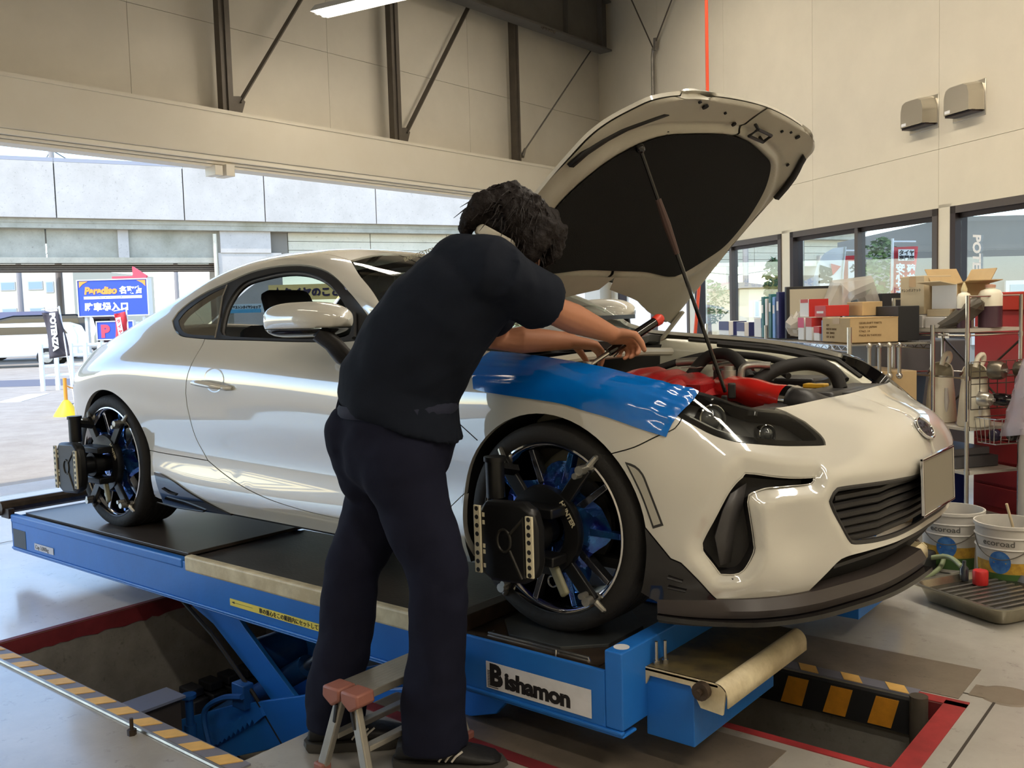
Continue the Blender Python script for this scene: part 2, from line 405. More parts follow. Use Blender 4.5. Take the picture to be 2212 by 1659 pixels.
# panels of the upper wall with seams
zs = [zt, 4.02, 6.2]
yy = [-7.5, -5.3, -3.1, -.9, 1.3, 3.5, 5.7, 8.62]
for j in range(2):
    for i in range(len(yy) - 1):
        wpart('wall_panel', (XW - .36, yy[i] + .002, zs[j] + .002), (XW - .30, yy[i + 1] - .002, zs[j + 1] - .002), M_wall2)
wpart('wall_backing', (XW - .40, -7.5, zt), (XW - .365, 8.9, 6.2), mat('seam_dark', srgb(120, 112, 98), .8))
for y in (2.0, 5.85):
    q = MB(); q.bb((XW + .0, y - .11, zh - .075), (XW - .16, y - .03, zh + .015)); q.bb((XW + .01, y + .0, zh - .075), (XW - .17, y + .09, zh + .03)); o = q.build('door_stop', M_trim, None, bevel=.004)
    tag(o, 'small cream metal door stop under the beam, %s' % ('nearer the left edge of the photo' if y < 3 else 'close beside the bent-over man\'s head'), 'door stop', 'door stops under the beam')
# right jamb of the opening
b = MB(); b.bb((XW - .28, 8.05, 0), (XW - .02, K.y, zf)); struct(b.build('trim_5', M_wall2, smooth=0))
# steel posts and braces in front of the upper wall
for i, y in enumerate((2.118, 4.268, 6.38)):
    wd = .115 if i < 2 else .085
    b = MB(); b.bb((XW - .16, y - wd / 2, zt), (XW - .08, y + wd / 2, 5.2)); b.bb((XW - .20, y - .01, zt), (XW - .06, y + .01, 5.2))
    o = b.build('steel_post', M_steel, None, smooth=0)
    tag(o, 'dark steel hanger post on the cream beam, %s' % ('leftmost of three', 'middle of three', 'rightmost and thinnest, above the bonnet')[i], 'post', 'hanger posts')
    if i < 2:
        b = MB(); b.beam((XW - .11, y + .14, zt + .12), (XW - .11, y + 1.36, 5.05), .012, .075, (1, 0, 0)); 
        b.add([(XW - .12, y, zt), (XW - .12, y + .15, zt), (XW - .12, y + .20, zt + .14), (XW - .12, y + .14, zt + .18), (XW - .12, y, zt + .16),
               (XW - .10, y, zt), (XW - .10, y + .15, zt), (XW - .10, y + .20, zt + .14), (XW - .10, y + .14, zt + .18), (XW - .10, y, zt + .16)],
              [(4, 3, 2, 1, 0), (5, 6, 7, 8, 9), (0, 1, 6, 5), (1, 2, 7, 6), (2, 3, 8, 7), (3, 4, 9, 8)])
        o = b.build('steel_brace', M_steel, None, smooth=0)
        tag(o, 'diagonal dark steel brace with gusset plate, beside the %s post' % ('leftmost', 'middle')[i], 'brace', 'diagonal braces')
b = MB(); b.tube([(XW - .10, 6.46, zt + .09), (XW - .10, 6.53, zt + .20)], [.03, .016], 8); b.tube([(XW - .10, 6.50, zt + .16), (XW - .06, 8.75, 5.6)], .011, 6)
tag(b.build('tie_rod', M_metal), 'thin steel tie rod running diagonally up from the rightmost post', 'tie rod')
# big dark I-beam under the roof
b = MB(); xb = XW + .05
b.bb((xb - .10, -7.4, 4.86), (xb + .10, K.y - .12, 4.885)); b.bb((xb - .012, -7.4, 4.885), (xb + .012, K.y - .12, 5.52)); b.bb((xb - .10, -7.4, 5.52), (xb + .10, K.y - .12, 5.545))
for y in (7.2, 8.0): b.bb((xb - .09, y, 4.885), (xb + .09, y + .012, 5.52))
struct(b.build('roof_beam', mat('beam_paint', srgb(96, 92, 86), .6, noise=(5, .15)), smooth=0))
b = MB()
for i in range(5): b.tube([(xb + .09, 6.62 + i * .06, 4.858), (xb + .10, 6.64 + i * .06, 4.83), (xb + .09, 6.67 + i * .06, 4.858)], .012, 6)
tag(b.build('cable_clips', M_steel), 'row of dark looped cable clips on the roof beam flange', 'cable clips')

# right wall with three aluminium windows and a bright doorway
RW = [(.22, 2.36, 0, 2.0), (2.52, 4.335, .30, 1.975), (4.492, 6.49, .30, 1.975), (6.625, 8.63, .30, 1.975)]
wall_r = empty('wall_right', K); struct(wall_r)
RMAT = PM((0, 0, 0), eW, (0, 0, 1))
def rbox(name, s0, s1, z0, z1, o0, o1, m, parent=wall_r, bev=0):
    q = MB(); q.bb((s0, z0, o0), (s1, z1, o1), RMAT); return q.build(name, m, parent, smooth=0, bevel=bev)
# RMAT z axis = eW x up ; find its sign so that positive offset points into the room
RS = 1 if (RMAT.to_3x3() @ Vector((0, 0, 1))).dot(nW) < 0 else -1
cuts = [-.5]
for r in RW: cuts += [r[0], r[1]]
cuts.append(14)
for i in range(0, len(cuts) - 1, 2):
    rbox('wall_pier', cuts[i], cuts[i + 1], 0, 2.0, -RS * .15, 0, M_wall)
for r in RW[1:]: rbox('wall_below', r[0], r[1], 0, r[2], -RS * .15, 0, M_wall)
seams = [-.5, 1.6, 3.23, 4.86, 6.49, 8.12, 14]
for i in range(len(seams) - 1):
    rbox('wall_panel', seams[i] + .0015, seams[i + 1] - .0015, 1.975, 2.424, -RS * .15, 0, M_wall)
    rbox('wall_panel', seams[i] + .0015, seams[i + 1] - .0015, 2.427, 6.2, -RS * .15, 0, M_wall)
for k, r in enumerate(RW):
    wn = empty('window_%d' % (k + 1) if k else 'door_1', K); struct(wn)
    f = .055
    s0, s1, z0, z1 = r
    rbox('frame_head', s0, s1, z1 - f, z1, RS * .012, -RS * .10, M_frame, wn)
    rbox('frame_sill', s0, s1, z0, z0 + f * .7, RS * .012, -RS * .10, M_frame, wn)
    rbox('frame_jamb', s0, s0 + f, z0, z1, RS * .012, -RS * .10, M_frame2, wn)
    rbox('frame_jamb', s1 - f, s1, z0, z1, RS * .012, -RS * .10, M_frame, wn)
    mid = (s0 + s1) / 2 if k != 1 else 3.33
    rbox('mullion', mid - .022, mid + .022, z0, z1, -RS * .0, -RS * .08, M_frame, wn)
    for a, c in ((s0 + f, mid - .022), (mid + .022, s1 - f)):
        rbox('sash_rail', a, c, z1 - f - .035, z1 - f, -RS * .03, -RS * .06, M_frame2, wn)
        if k: rbox('pane', a, c, z0 + .03, z1 - f - .03, -RS * .043, -RS * .047, M_glass, wn)
# closing walls, ceiling
b = MB(); b.bb((far.x, -7.5, 0), (far.x + .1, far.y + .3, 6.2)); struct(b.build('wall_front', M_wall, smooth=0))
b = MB(); b.bb((XW - .3, -7.6, 0), (far.x + .1, -7.5, 6.2)); struct(b.build('wall_left', M_wall, smooth=0))
b = MB(); b.add([(XW - .4, -7.6, 6.2), (far.x + .1, -7.6, 6.2), (far.x + .1, far.y + .3, 6.2), (K.x - .4, K.y + .5, 6.2), (XW - .4, -7.6, 6.3), (far.x + .1, -7.6, 6.3), (far.x + .1, far.y + .3, 6.3), (K.x - .4, K.y + .5, 6.3)],
                [(0, 1, 2, 3), (4, 7, 6, 5), (0, 4, 5, 1), (1, 5, 6, 2), (2, 6, 7, 3), (3, 7, 4, 0)])
struct(b.build('ceiling', mat('ceiling_paint', srgb(150, 146, 138), .8), smooth=0))
# stainless vent hoods on the right wall
for k, (s, z) in enumerate(((6.33, 2.64), (6.80, 2.64))):
    hd = empty('vent_hood', wp(s, z)); tag(hd, 'stainless vent hood high on the cream wall, %s of the two' % ('left', 'right')[k], 'vent', 'vent hoods')
    W_, H_ = .148, .205
    def prof(u):                     # rounded-top outline, u 0..1 from bottom-left over the top to bottom-right
        pts = [(-W_, -.01), (-W_, H_ * .62), (-W_ * .86, H_ * .90), (-W_ * .55, H_ * 1.0), (W_ * .55, H_ * 1.0), (W_ * .86, H_ * .90), (W_, H_ * .62), (W_, -.01)]
        t = u * (len(pts) - 1); i = min(int(t), len(pts) - 2); return vl(pts[i], pts[i + 1], t - i)
    def sh(u, v):
        x, y = prof(u); kk = 1 - .18 * v
        return Vector((x * kk, y * (1 - .1 * v) , RS * (.002 + .12 * v)))
    MM = PM((0, 0, 0), eW, (0, 0, 1))
    b = MB(); b.grid(lambda u, v: sh(u, v), 28, 4, MM)
    face = [sh(i / 28, 1) for i in range(29)]; b.add(face, [tuple(range(29))], MM)
    b.build('hood', mat('stainless', srgb(200, 194, 180), .28, .85), hd, smooth=50)
    b = MB(); b.bb((-W_ * 1.08, -.05, 0), (W_ * 1.08, H_ * 1.02, RS * .006), MM); b.build('back_plate', MATS['stainless'], hd, bevel=.02)
    b = MB(); b.bb((-W_ * .9, -.022, RS * .01), (W_ * .9, -.008, RS * .10), MM); b.build('outlet', M_frame2, hd)
    b = MB(); b.bb((-W_ * .75, .0, RS * .121), (-W_ * .4, .022, RS * .1235), MM); b.build('label', M_white, hd, smooth=0)
# conduit and wires near the corner
b = MB(); q = [wp(1.56, 4.55, .10), wp(1.56, 4.48, .06)] ; b.tube([wp(1.56, 2.2, .05), wp(1.56, 4.42, .05), wp(1.60, 4.50, .06), wp(1.68, 4.51, .06)], .022, 8); b.tube([wp(1.66, 4.47, .06), wp(1.67, 4.62, .06)], .03, 6)
tag(b.build('conduit_pipe', M_metal), 'grey conduit pipe standing against the cream wall by the corner', 'pipe')
b = MB(); b.tube([wp(1.66, 4.56, .06), wp(3.6, 6.1, .06)], .009, 5); tag(b.build('wall_wire', M_steel), 'thin wire rising to the right from the conduit elbow', 'wire')
b = MB(); b.tube([wp(1.60, 4.52, .06), wp(1.05, 6.1, .5)], .009, 5); tag(b.build('wall_wire', M_steel), 'thin wire rising to the left from the conduit elbow', 'wire')
# red air hose hanging from the ceiling
hx = Vector((-1.45, 2.90, 0))
b = MB(); b.tube([hx + Vector((-.01, .11, 6.2)), hx + Vector((-.01, .11, 3.39)), hx + Vector((.01, .07, 2.78)), hx + Vector((0, -.07, 1.42)), hx + Vector((-.01, -.12, 1.08)), hx + Vector((-.05, -.15, .25)), hx + Vector((.1, -.1, .03))], .012, 8)
tag(b.build('air_hose', mat('red_hose', srgb(226, 84, 52), .4)), 'orange-red air hose hanging straight down from the ceiling', 'hose')
# fluorescent fixtures (their light stays with them)
M_tube = mat('lit_tube', (1, 1, 1), .5, emit=(1, .90, .74), estr=14)
def fluorescent(loc, rz, label, power=60, ln=1.25):
    f = empty('fluorescent_fixture', loc, rz); tag(f, label, 'ceiling light', 'fluorescent fixtures')
    b = MB(); b.add([(-ln / 2, -.05, .06), (ln / 2, -.05, .06), (ln / 2, .05, .06), (-ln / 2, .05, .06), (-ln / 2, -.12, -.01), (ln / 2, -.12, -.01), (ln / 2, .12, -.01), (-ln / 2, .12, -.01)],
                    [(0, 1, 2, 3), (0, 4, 5, 1), (1, 5, 6, 2), (2, 6, 7, 3), (3, 7, 4, 0)])
    b.build('reflector', M_white, f, smooth=0, solid=.004)
    for y in (-.045, .045):
        b = MB(); b.cyl((-ln / 2 + .02, y, -.012), (ln / 2 - .02, y, -.012), .016, n=10); b.build('tube', M_tube, f)
        b = MB(); b.cyl((-ln / 2, y, -.012), (-ln / 2 + .03, y, -.012), .014, n=8); b.cyl((ln / 2, y, -.012), (ln / 2 - .03, y, -.012), .014, n=8); b.build('socket', M_white, f)
    b = MB()
    for x in (-.4, .4): b.cyl((x, 0, .06), (x, 0, 6.2 - loc[2]), .006, n=6)
    b.build('hanger', M_metal, f)
    ld = bpy.data.lights.new('tube_light', 'AREA'); ld.shape = 'RECTANGLE'; ld.size = ln; ld.size_y = .16; ld.energy = power; ld.color = (1, .90, .75)
    lo = bpy.data.objects.new('tube_light', ld); COL.objects.link(lo); lo.parent = f; lo.location = (0, 0, -.04)
    return f
# ------------------------------------------------------------------ wheel alignment lift
G = 0.30
fluorescent((-4.46, 2.70, 4.0), math.radians(10), 'lit twin-tube fluorescent fixture at the top edge of the photo', 5)
for i, (x, y, r, p_, nm) in enumerate(((-3.4, 4.6, -34, 24, 'added as fill light by the far corner'), (-1.2, 2.5, -34, 26, 'above the far side of the car'), (1.1, 1.1, -34, 38, 'above the car\'s front bumper'), (3.4, -.4, -34, 44, 'to the right of the camera'), (3.2, -3.0, 0, 40, 'behind the camera'), (-2.6, -3.4, 0, 2, 'left of the camera'), (1.6, -5.4, 0, 14, 'farthest behind the camera'))):
    fluorescent((x, y, 5.0 if i == 0 else 4.4), math.radians(r), 'twin-tube fluorescent fixture hung out of the photo, %s' % nm, p_, 2.4)  # the far-corner fixture is added fill light, raised out of view
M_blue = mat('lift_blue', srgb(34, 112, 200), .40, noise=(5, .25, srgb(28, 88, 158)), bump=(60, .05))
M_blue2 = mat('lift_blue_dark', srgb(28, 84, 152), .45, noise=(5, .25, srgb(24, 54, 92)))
M_deck = mat('deck_plate', srgb(74, 66, 58), .42, .2, noise=(4, .4, srgb(38, 33, 29)), bump=(90, .1))
M_slip = mat('slip_plate', srgb(96, 88, 82), .30, .35, noise=(3, .3, srgb(64, 57, 52)))
M_cream = mat('cream_paint_worn', srgb(226, 214, 180), .5, noise=(9, .5, srgb(150, 128, 84)))
M_ramp = mat('greasy_ramp', srgb(60, 54, 44), .45, .1, noise=(10, .45, srgb(140, 124, 74)))
M_grease = mat('greasy_steel', srgb(84, 70, 58), .45, .5, noise=(12, .4))
M_bolt = mat('bright_steel', srgb(190, 188, 184), .25, .95)
M_rubber = mat('black_rubber', srgb(30, 28, 27), .7)
M_sticker = mat('white_sticker', srgb(222, 222, 226), .45, noise=(14, .12))
M_ink = mat('black_ink', srgb(26, 22, 24), .6)
M_ysti = mat('yellow_sticker', srgb(236, 216, 96), .5)
lift = empty('alignment_lift', (0, 0, 0))
tag(lift, 'blue scissor alignment lift raised under the white car', 'car lift')
def runway(y0, y1, ynear, sgn, near):
    """one runway: y0 outer edge, y1 inner edge; sgn = outward direction in y"""
    rw = empty('runway', (0, 0, 0), parent=lift)
    ya, yb = min(y0, y1), max(y0, y1)
    b = MB()   # side channel: web with bottom flanges
    b.bb((-3.36, y0, .135), (.289, y0 - sgn * .012, .294))
    b.bb((-3.36, y0, .117), (.345, y0 - sgn * .07, .125)); b.bb((-3.36, y0 + sgn * .006, .125), (.345, y0 - sgn * .01, .137))
    b.bb((-3.36, y1, .117), (.345, y1 + sgn * .012, .294))
    b.bb((-3.36, ya, .200), (-3.345, yb, .292))
    b.bb((.29, ya - .0005, .138), (.345, yb + .0005, .352))
    b.build('side_channel', M_blue, rw, smooth=0, bevel=.004)
    b = MB(); b.bb((-3.40, ya + .03, .15), (-3.36, ya + .12, .27)); b.build('end_bracket', M_blue, rw, smooth=0, bevel=.004)
    b = MB(); b.bb((-3.34, y0 + sgn * .0015, .14), (-3.20, y0 + sgn * .001, .232)); b.build('end_recess', M_blk, rw, smooth=0)
    b = MB(); b.bb((-3.36, y0 + sgn * .004, .262), (-1.76, y0 - sgn * .03, .304)); b.build('top_rail', M_blue, rw, smooth=0, bevel=.008)
    b = MB(); b.bb((-3.35, ya + .012, .262), (.29, yb - .012, .285)); b.build('deck', M_deck, rw, smooth=0)
    b = MB(); b.bb((-3.29, ya + .045, .298), (-1.79, yb + .02, .312)); b.build('slip_plate', M_slip, rw, smooth=0, bevel=.002)
    b = MB(); b.bb((-3.26, y0 - sgn * .03, .285), (-1.80, y0 - sgn * .038, .300)); b.build('seal_strip', M_rubber, rw, smooth=0)
    b = MB(); b.bb((-1.745, y0 + sgn * .003, .255), (-.30, y0 - sgn * .035, .318)); b.build('white_curb', M_cream, rw, smooth=0, bevel=.008)
    b = MB(); b.bb((-1.75, ya + .02, .285), (-.30, yb - .01, .303)); b.build('deck_plate', M_deck, rw, smooth=0)
    b = MB(); b.bb((-.30, ya + .02, .285), (-.24, yb - .02, .335)); b.build('stop_ramp', M_grease, rw, smooth=0, bevel=.006)
    # front turntable: base frame, octagon plate, bright handle rod
    ym = (y0 + y1) / 2 - sgn * .035
    b = MB(); b.bb((-.20, ya + .03, .284), (.25, yb - .03, .290)); b.build('turntable_base', M_grease, rw, smooth=0)
    cy = y0 - sgn * .26
    R1 = .195; c_ = .095
    oc = [(-c_, -R1), (c_, -R1), (R1, -c_), (R1, c_), (c_, R1), (-c_, R1), (-R1, c_), (-R1, -c_)]
    b = MB(); b.prism([(p[0], p[1] + cy) for p in oc], .290, .300); b.build('turn_plate', mat('turn_plate', srgb(92, 96, 96), .42, .6, noise=(8, .25)), rw, smooth=0, bevel=.001)
    if near:
        for z, y in ((.298, -.974), (.290, -.976)):
            b = MB(); b.tube([(-.155, y + .02, z), (-.158, y, z), (.208, y, z), (.213, y, z - .014)], .004, 6); b.build('handle_rod', M_bolt, rw)
        b = MB(); b.tube([(.10, -.982, .30), (.105, -.99, .285), (.11, -.982, .272)], .003, 6); b.build('hook', M_bolt, rw)
    # folding front stop plate with roller
    xa, xb = .312, .585
    yo, yi = y0 - sgn * .118, y1 - sgn * .02
    b = MB(); b.bb((.34, yo + (-sgn) * .01, .085), (.487, yi, .262)); b.build('front_box', M_blue, rw, smooth=0, bevel=.003)
    b = MB(); b.bb((xa, yo, .268), (xb - .02, yi, .280)); b.build('stop_plate', M_ramp, rw, smooth=0, bevel=.003)
    b = MB(); b.add([(xa, yo, .280), (xa, yo, .225), (xa + .03, yo, .225), (xa + .045, yo, .258), (xa + .17, yo, .258), (xa + .20, yo, .205), (xb - .01, yo, .20), (xb, yo, .268), (xb - .015, yo, .280)] +
                    [(p[0], yo - sgn * .008, p[1]) for p in ((xa, .280), (xa, .225), (xa + .03, .225), (xa + .045, .258), (xa + .17, .258), (xa + .20, .205), (xb - .01, .20), (xb, .268), (xb - .015, .280))],
                    [tuple(range(9)), tuple(range(17, 8, -1))] + [(i, i + 9, (i + 1) % 9 + 9, (i + 1) % 9) for i in range(9)])
    b.build('plate_skirt', M_cream, rw, smooth=0)
    b = MB(); b.tube([(xb - .03, yo, .280), (xb - .012, yo, .279), (xb, yo, .268), (xb + .003, yo, .245)], .001, 4)
    b = MB(); n = 6
    for i in range(n + 1):
        a = PI / 2 * i / n
        b.v += [(xb - .03 + .033 * math.sin(a), yo, .247 + .033 * math.cos(a)), (xb - .03 + .033 * math.sin(a), yi, .247 + .033 * math.cos(a))]
    for i in range(n): b.f.append((2 * i, 2 * i + 1, 2 * i + 3, 2 * i + 2))
    b.v += [(xb + .003, yo, .222), (xb + .003, yi, .222)]; b.f.append((2 * n, 2 * n + 1, 2 * n + 3, 2 * n + 2))
    b.build('rounded_nose', M_cream, rw, solid=.004)
    b = MB(); b.cyl((.527, yo + sgn * .03, .262), (.527, yi, .262), .016, n=14); b.cyl((.527, yo + sgn * .032, .262), (.527, yo + sgn * .012, .262), .024, n=14); b.cyl((.527, yo + sgn * .046, .262), (.527, yo + sgn * .03, .262), .009, n=8)
    b.build('roller_shaft', M_grease, rw)
    if near:
        for x, y in ((.361, -.868), (.377, -.848)):
            b = MB(); b.cyl((x, y, .28), (x, y, .345), .005, n=8); b.cyl((x, y, .28), (x, y, .292), .009, n=8); b.build('stop_pin', M_bolt, rw)
        b = MB(); b.cyl((.317, -.975, .3522), (.317, -.975, .3528), .022, n=16); b.build('worn_spot', M_sticker, rw)
    # rear stop bar
    b = MB(); b.cyl((-3.44, y0 + sgn * .02, .33), (-3.44, y1, .33), .035, n=10); b.bb((-3.45, y0 + sgn * .01, .28), (-3.36, y0 - sgn * .02, .33)); b.cyl((-3.47, y0 + sgn * .06, .30), (-3.44, y0 + sgn * .0, .30), .012, n=8); b.build('rear_stop', M_grease, rw)
    return rw
rn = runway(-1.018, -.40, -1.018, -1, True)
rf = runway(1.018, .40, 1.018, 1, False)
# stickers of the near runway (outer face y=-1.018)
FM = lambda x, z, y=-1.0195: PM((x, y, z), (1, 0, 0), (0, 0, 1))
def sticker(name, x0, x1, z0, z1, m, parent=rn, y=-1.0215):
    b = MB(); b.bb((x0, y, z0), (x1, y + .0018, z1)); return b.build(name, m, parent, smooth=0)
s = sticker('maker_sticker', -.131, .246, .151, .231, M_sticker)
text('lettering', 'B', .086, FM(-.118, .165, -1.0220), M_ink, s, bold=.0045, sx=1.0)
text('lettering', 'ishamon', .066, FM(-.060, .165, -1.0220), M_ink, s, bold=.0030, sx=1.12, space=.95)
b = MB()
for i in range(11): b.bb((-.126, -1.0222, .155 + i * .0048), (-.108 if i > 3 else -.085 - i * .004, -1.0218, .1572 + i * .0048))
b.build('emblem_stripes', M_ink, s, smooth=0)
s = sticker('caution_sticker', -1.435, -.70, .168, .195, M_ysti)
text('lettering', '車の重心をこの範囲内にセットして下さい。', .0215, FM(-1.25, .1735, -1.0220), M_ink, s, bold=.0002)
b = MB(); b.bb((-1.42, -1.0222, .1822), (-1.29, -1.0217, .1832)); b.add([(-1.425, -1.022, .1827), (-1.405, -1.022, .1875), (-1.405, -1.022, .178)], [(0, 1, 2)]); b.build('arrow', M_ink, s, smooth=0)
s = sticker('capacity_sticker', -3.10, -2.90, .155, .188, M_sticker)
text('lettering', 'Cap 3,000kg', .028, FM(-3.09, .162, -1.0220), mat('grey_ink', srgb(110, 106, 104), .6), s)
# scissor mechanism under the near runway (and its twin under the far one)
def scissor(yo, sgn, near):
    sx = empty('scissor', (0, 0, 0), parent=lift)
    for y in (yo, yo - sgn * .36):
        b = MB(); b.prism([(-2.17, -.535), (-2.05, -.60), (-1.72, -.565), (-1.05, -.29), (-.45, -.06), (-.16, .035), (-.10, .10), (-.18, .125), (-1.0, -.10), (-1.6, -.30)], 0, .02, PM((0, y, 0), (1, 0, 0), (0, 0, 1)))
        b.build('lower_arm', M_blue, sx, smooth=0, bevel=.003)
    for y in (yo - sgn * .05, yo - sgn * .31):
        b = MB(); b.prism([(-2.16, .135), (-2.02, .14), (-1.66, .13), (-1.52, .02), (-1.05, -.30), (-.78, -.45), (-.80, -.56), (-1.12, -.44), (-1.42, -.20), (-1.75, -.0)], 0, .02, PM((0, y, 0), (1, 0, 0), (0, 0, 1)))
        b.build('upper_arm', M_blue, sx, smooth=0, bevel=.003)
    b = MB(); b.cyl((-2.08, yo, .12), (-2.08, yo - sgn * .36, .12), .03, n=12); b.cyl((-.16, yo, .09), (-.16, yo - sgn * .36, .09), .03, n=12); b.cyl((-2.08, yo + sgn * .01, -.56), (-2.08, yo - sgn * .37, -.56), .03, n=12); b.cyl((-.80, yo, -.50), (-.80, yo - sgn * .36, -.50), .03, n=12)
    b.build('pivot_pin', M_grease, sx)
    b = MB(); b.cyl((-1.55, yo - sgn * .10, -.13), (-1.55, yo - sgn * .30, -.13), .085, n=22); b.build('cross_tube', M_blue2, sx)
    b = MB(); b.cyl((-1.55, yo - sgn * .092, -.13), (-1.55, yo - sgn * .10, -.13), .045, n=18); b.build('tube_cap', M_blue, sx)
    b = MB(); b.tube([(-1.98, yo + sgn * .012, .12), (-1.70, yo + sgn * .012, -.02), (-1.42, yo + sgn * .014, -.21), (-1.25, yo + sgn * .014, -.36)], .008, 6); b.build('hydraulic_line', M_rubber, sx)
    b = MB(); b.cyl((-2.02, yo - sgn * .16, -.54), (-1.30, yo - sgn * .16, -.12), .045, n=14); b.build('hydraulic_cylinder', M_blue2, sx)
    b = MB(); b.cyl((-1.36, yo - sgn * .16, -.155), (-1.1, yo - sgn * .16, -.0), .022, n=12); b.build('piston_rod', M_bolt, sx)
    b = MB()   # toothed safety latch
    pts = [(-1.98, -.58), (-1.36, -.24), (-1.34, -.27)]
    for i in range(9): pts += [(-1.40 - i * .033, -.315 - i * .020), (-1.415 - i * .033, -.30 - i * .022)]
    pts += [(-1.90, -.60)]
    b.prism(pts, 0, .014, PM((0, yo + sgn * .02, 0), (1, 0, 0), (0, 0, 1))); b.build('safety_latch', M_blue, sx, smooth=0)
    b = MB(); b.bb((-1.52, yo + sgn * .0, -.27), (-1.44, yo + sgn * .05, -.17)); b.build('latch_block', M_blue2, sx, bevel=.004)
    # lower slider wheel in its bracket
    b = MB(); b.prism([(-1.40, -.50), (-1.20, -.46), (-1.20, -.56), (-1.26, -.615), (-1.36, -.615)], 0, .012, PM((0, yo + sgn * .03, 0), (1, 0, 0), (0, 0, 1))); b.build('wheel_bracket', M_blue, sx, smooth=0)
    b = MB(); b.cyl((-1.30, yo + sgn * .05, -.565), (-1.30, yo + sgn * .022, -.565), .042, n=20); b.build('slider_wheel', M_grease, sx)
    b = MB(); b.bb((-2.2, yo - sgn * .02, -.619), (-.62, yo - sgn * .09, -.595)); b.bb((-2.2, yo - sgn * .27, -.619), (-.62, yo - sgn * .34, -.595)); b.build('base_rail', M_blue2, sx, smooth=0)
scissor(-.93, -1, True)
# loose equipment in the pit
b = MB(); b.bb((-1.74, -1.32, -.60), (-1.64, -1.13, -.21)); o = b.build('valve_box', mat('dull_box', srgb(70, 64, 60), .6), lift, bevel=.004)
b = MB(); b.bb((-1.76, -1.335, -.21), (-1.62, -1.12, -.200)); b.build('box_lid', mat('lid_plate', srgb(150, 158, 178), .35, .3), lift)
b = MB(); b.cyl((-1.70, -1.06, -.62), (-1.70, -1.06, -.36), .024, n=12); b.cyl((-1.70, -1.06, -.36), (-1.70, -1.06, -.25), .016, n=12); b.cyl((-1.70, -1.06, -.25), (-1.70, -1.06, -.235), .03, n=12); b.build('jack_post', M_blue2, lift)
for i in range(3):
    b = MB(); b.tube(cr([(-1.75, -1.2, -.5 + i * .03), (-1.60, -1.12, -.52 + i * .03), (-1.45, -1.05, -.58), (-1.30, -1.0, -.58)], 5), .012, 6); b.build('hose', M_rubber, lift)
b = MB(); b.tube(cr([(-1.62, -1.02, -.48), (-1.66, -1.02, -.32), (-1.56, -1.0, -.24), (-1.42, -1.0, -.20)], 6), .012, 6); b.build('hose_loop', M_blue2, lift)
b = MB()
for i in range(5): b.bb((-2.24 + .0, -.80 + i * .10, -.60), (-2.10, -.72 + i * .10, -.46)); b.bb((-2.22, -.80 + i * .10, -.45), (-2.12, -.73 + i * .10, -.41))
tag(b.build('battery_pack', mat('dark_plastic', srgb(44, 46, 54), .5), None, bevel=.006), 'row of dark plastic batteries at the back of the lift pit', 'battery')
b = MB(); b.cyl((-2.15, -1.12, -.62), (-2.15, -1.12, -.50), .10, n=16); b.cyl((-2.15, -1.12, -.62), (-2.15, -1.12, -.49), .085, n=16); tag(b.build('rusty_pot', mat('rust', srgb(84, 60, 46), .8, noise=(8, .3))), 'rusty brown round pot on the pit floor', 'pot')
b = MB(); b.cyl((-1.03, -1.655, 0), (-1.03, -1.655, .018), .014, n=6); b.cyl((-1.03, -1.655, .018), (-1.03, -1.655, .052), .006, n=8); tag(b.build('anchor_bolt', M_grease), 'rusty anchor bolt standing beside the striped kerb', 'bolt')
b = MB(); b.cyl((.53, -.28, -.42), (.53, -.28, -.20), .016, n=10); b.cyl((.53, -.28, -.42), (.53, -.28, -.33), .022, n=10); tag(b.build('pit_peg', M_blue2), 'blue steel peg standing in the ramp pit', 'peg')
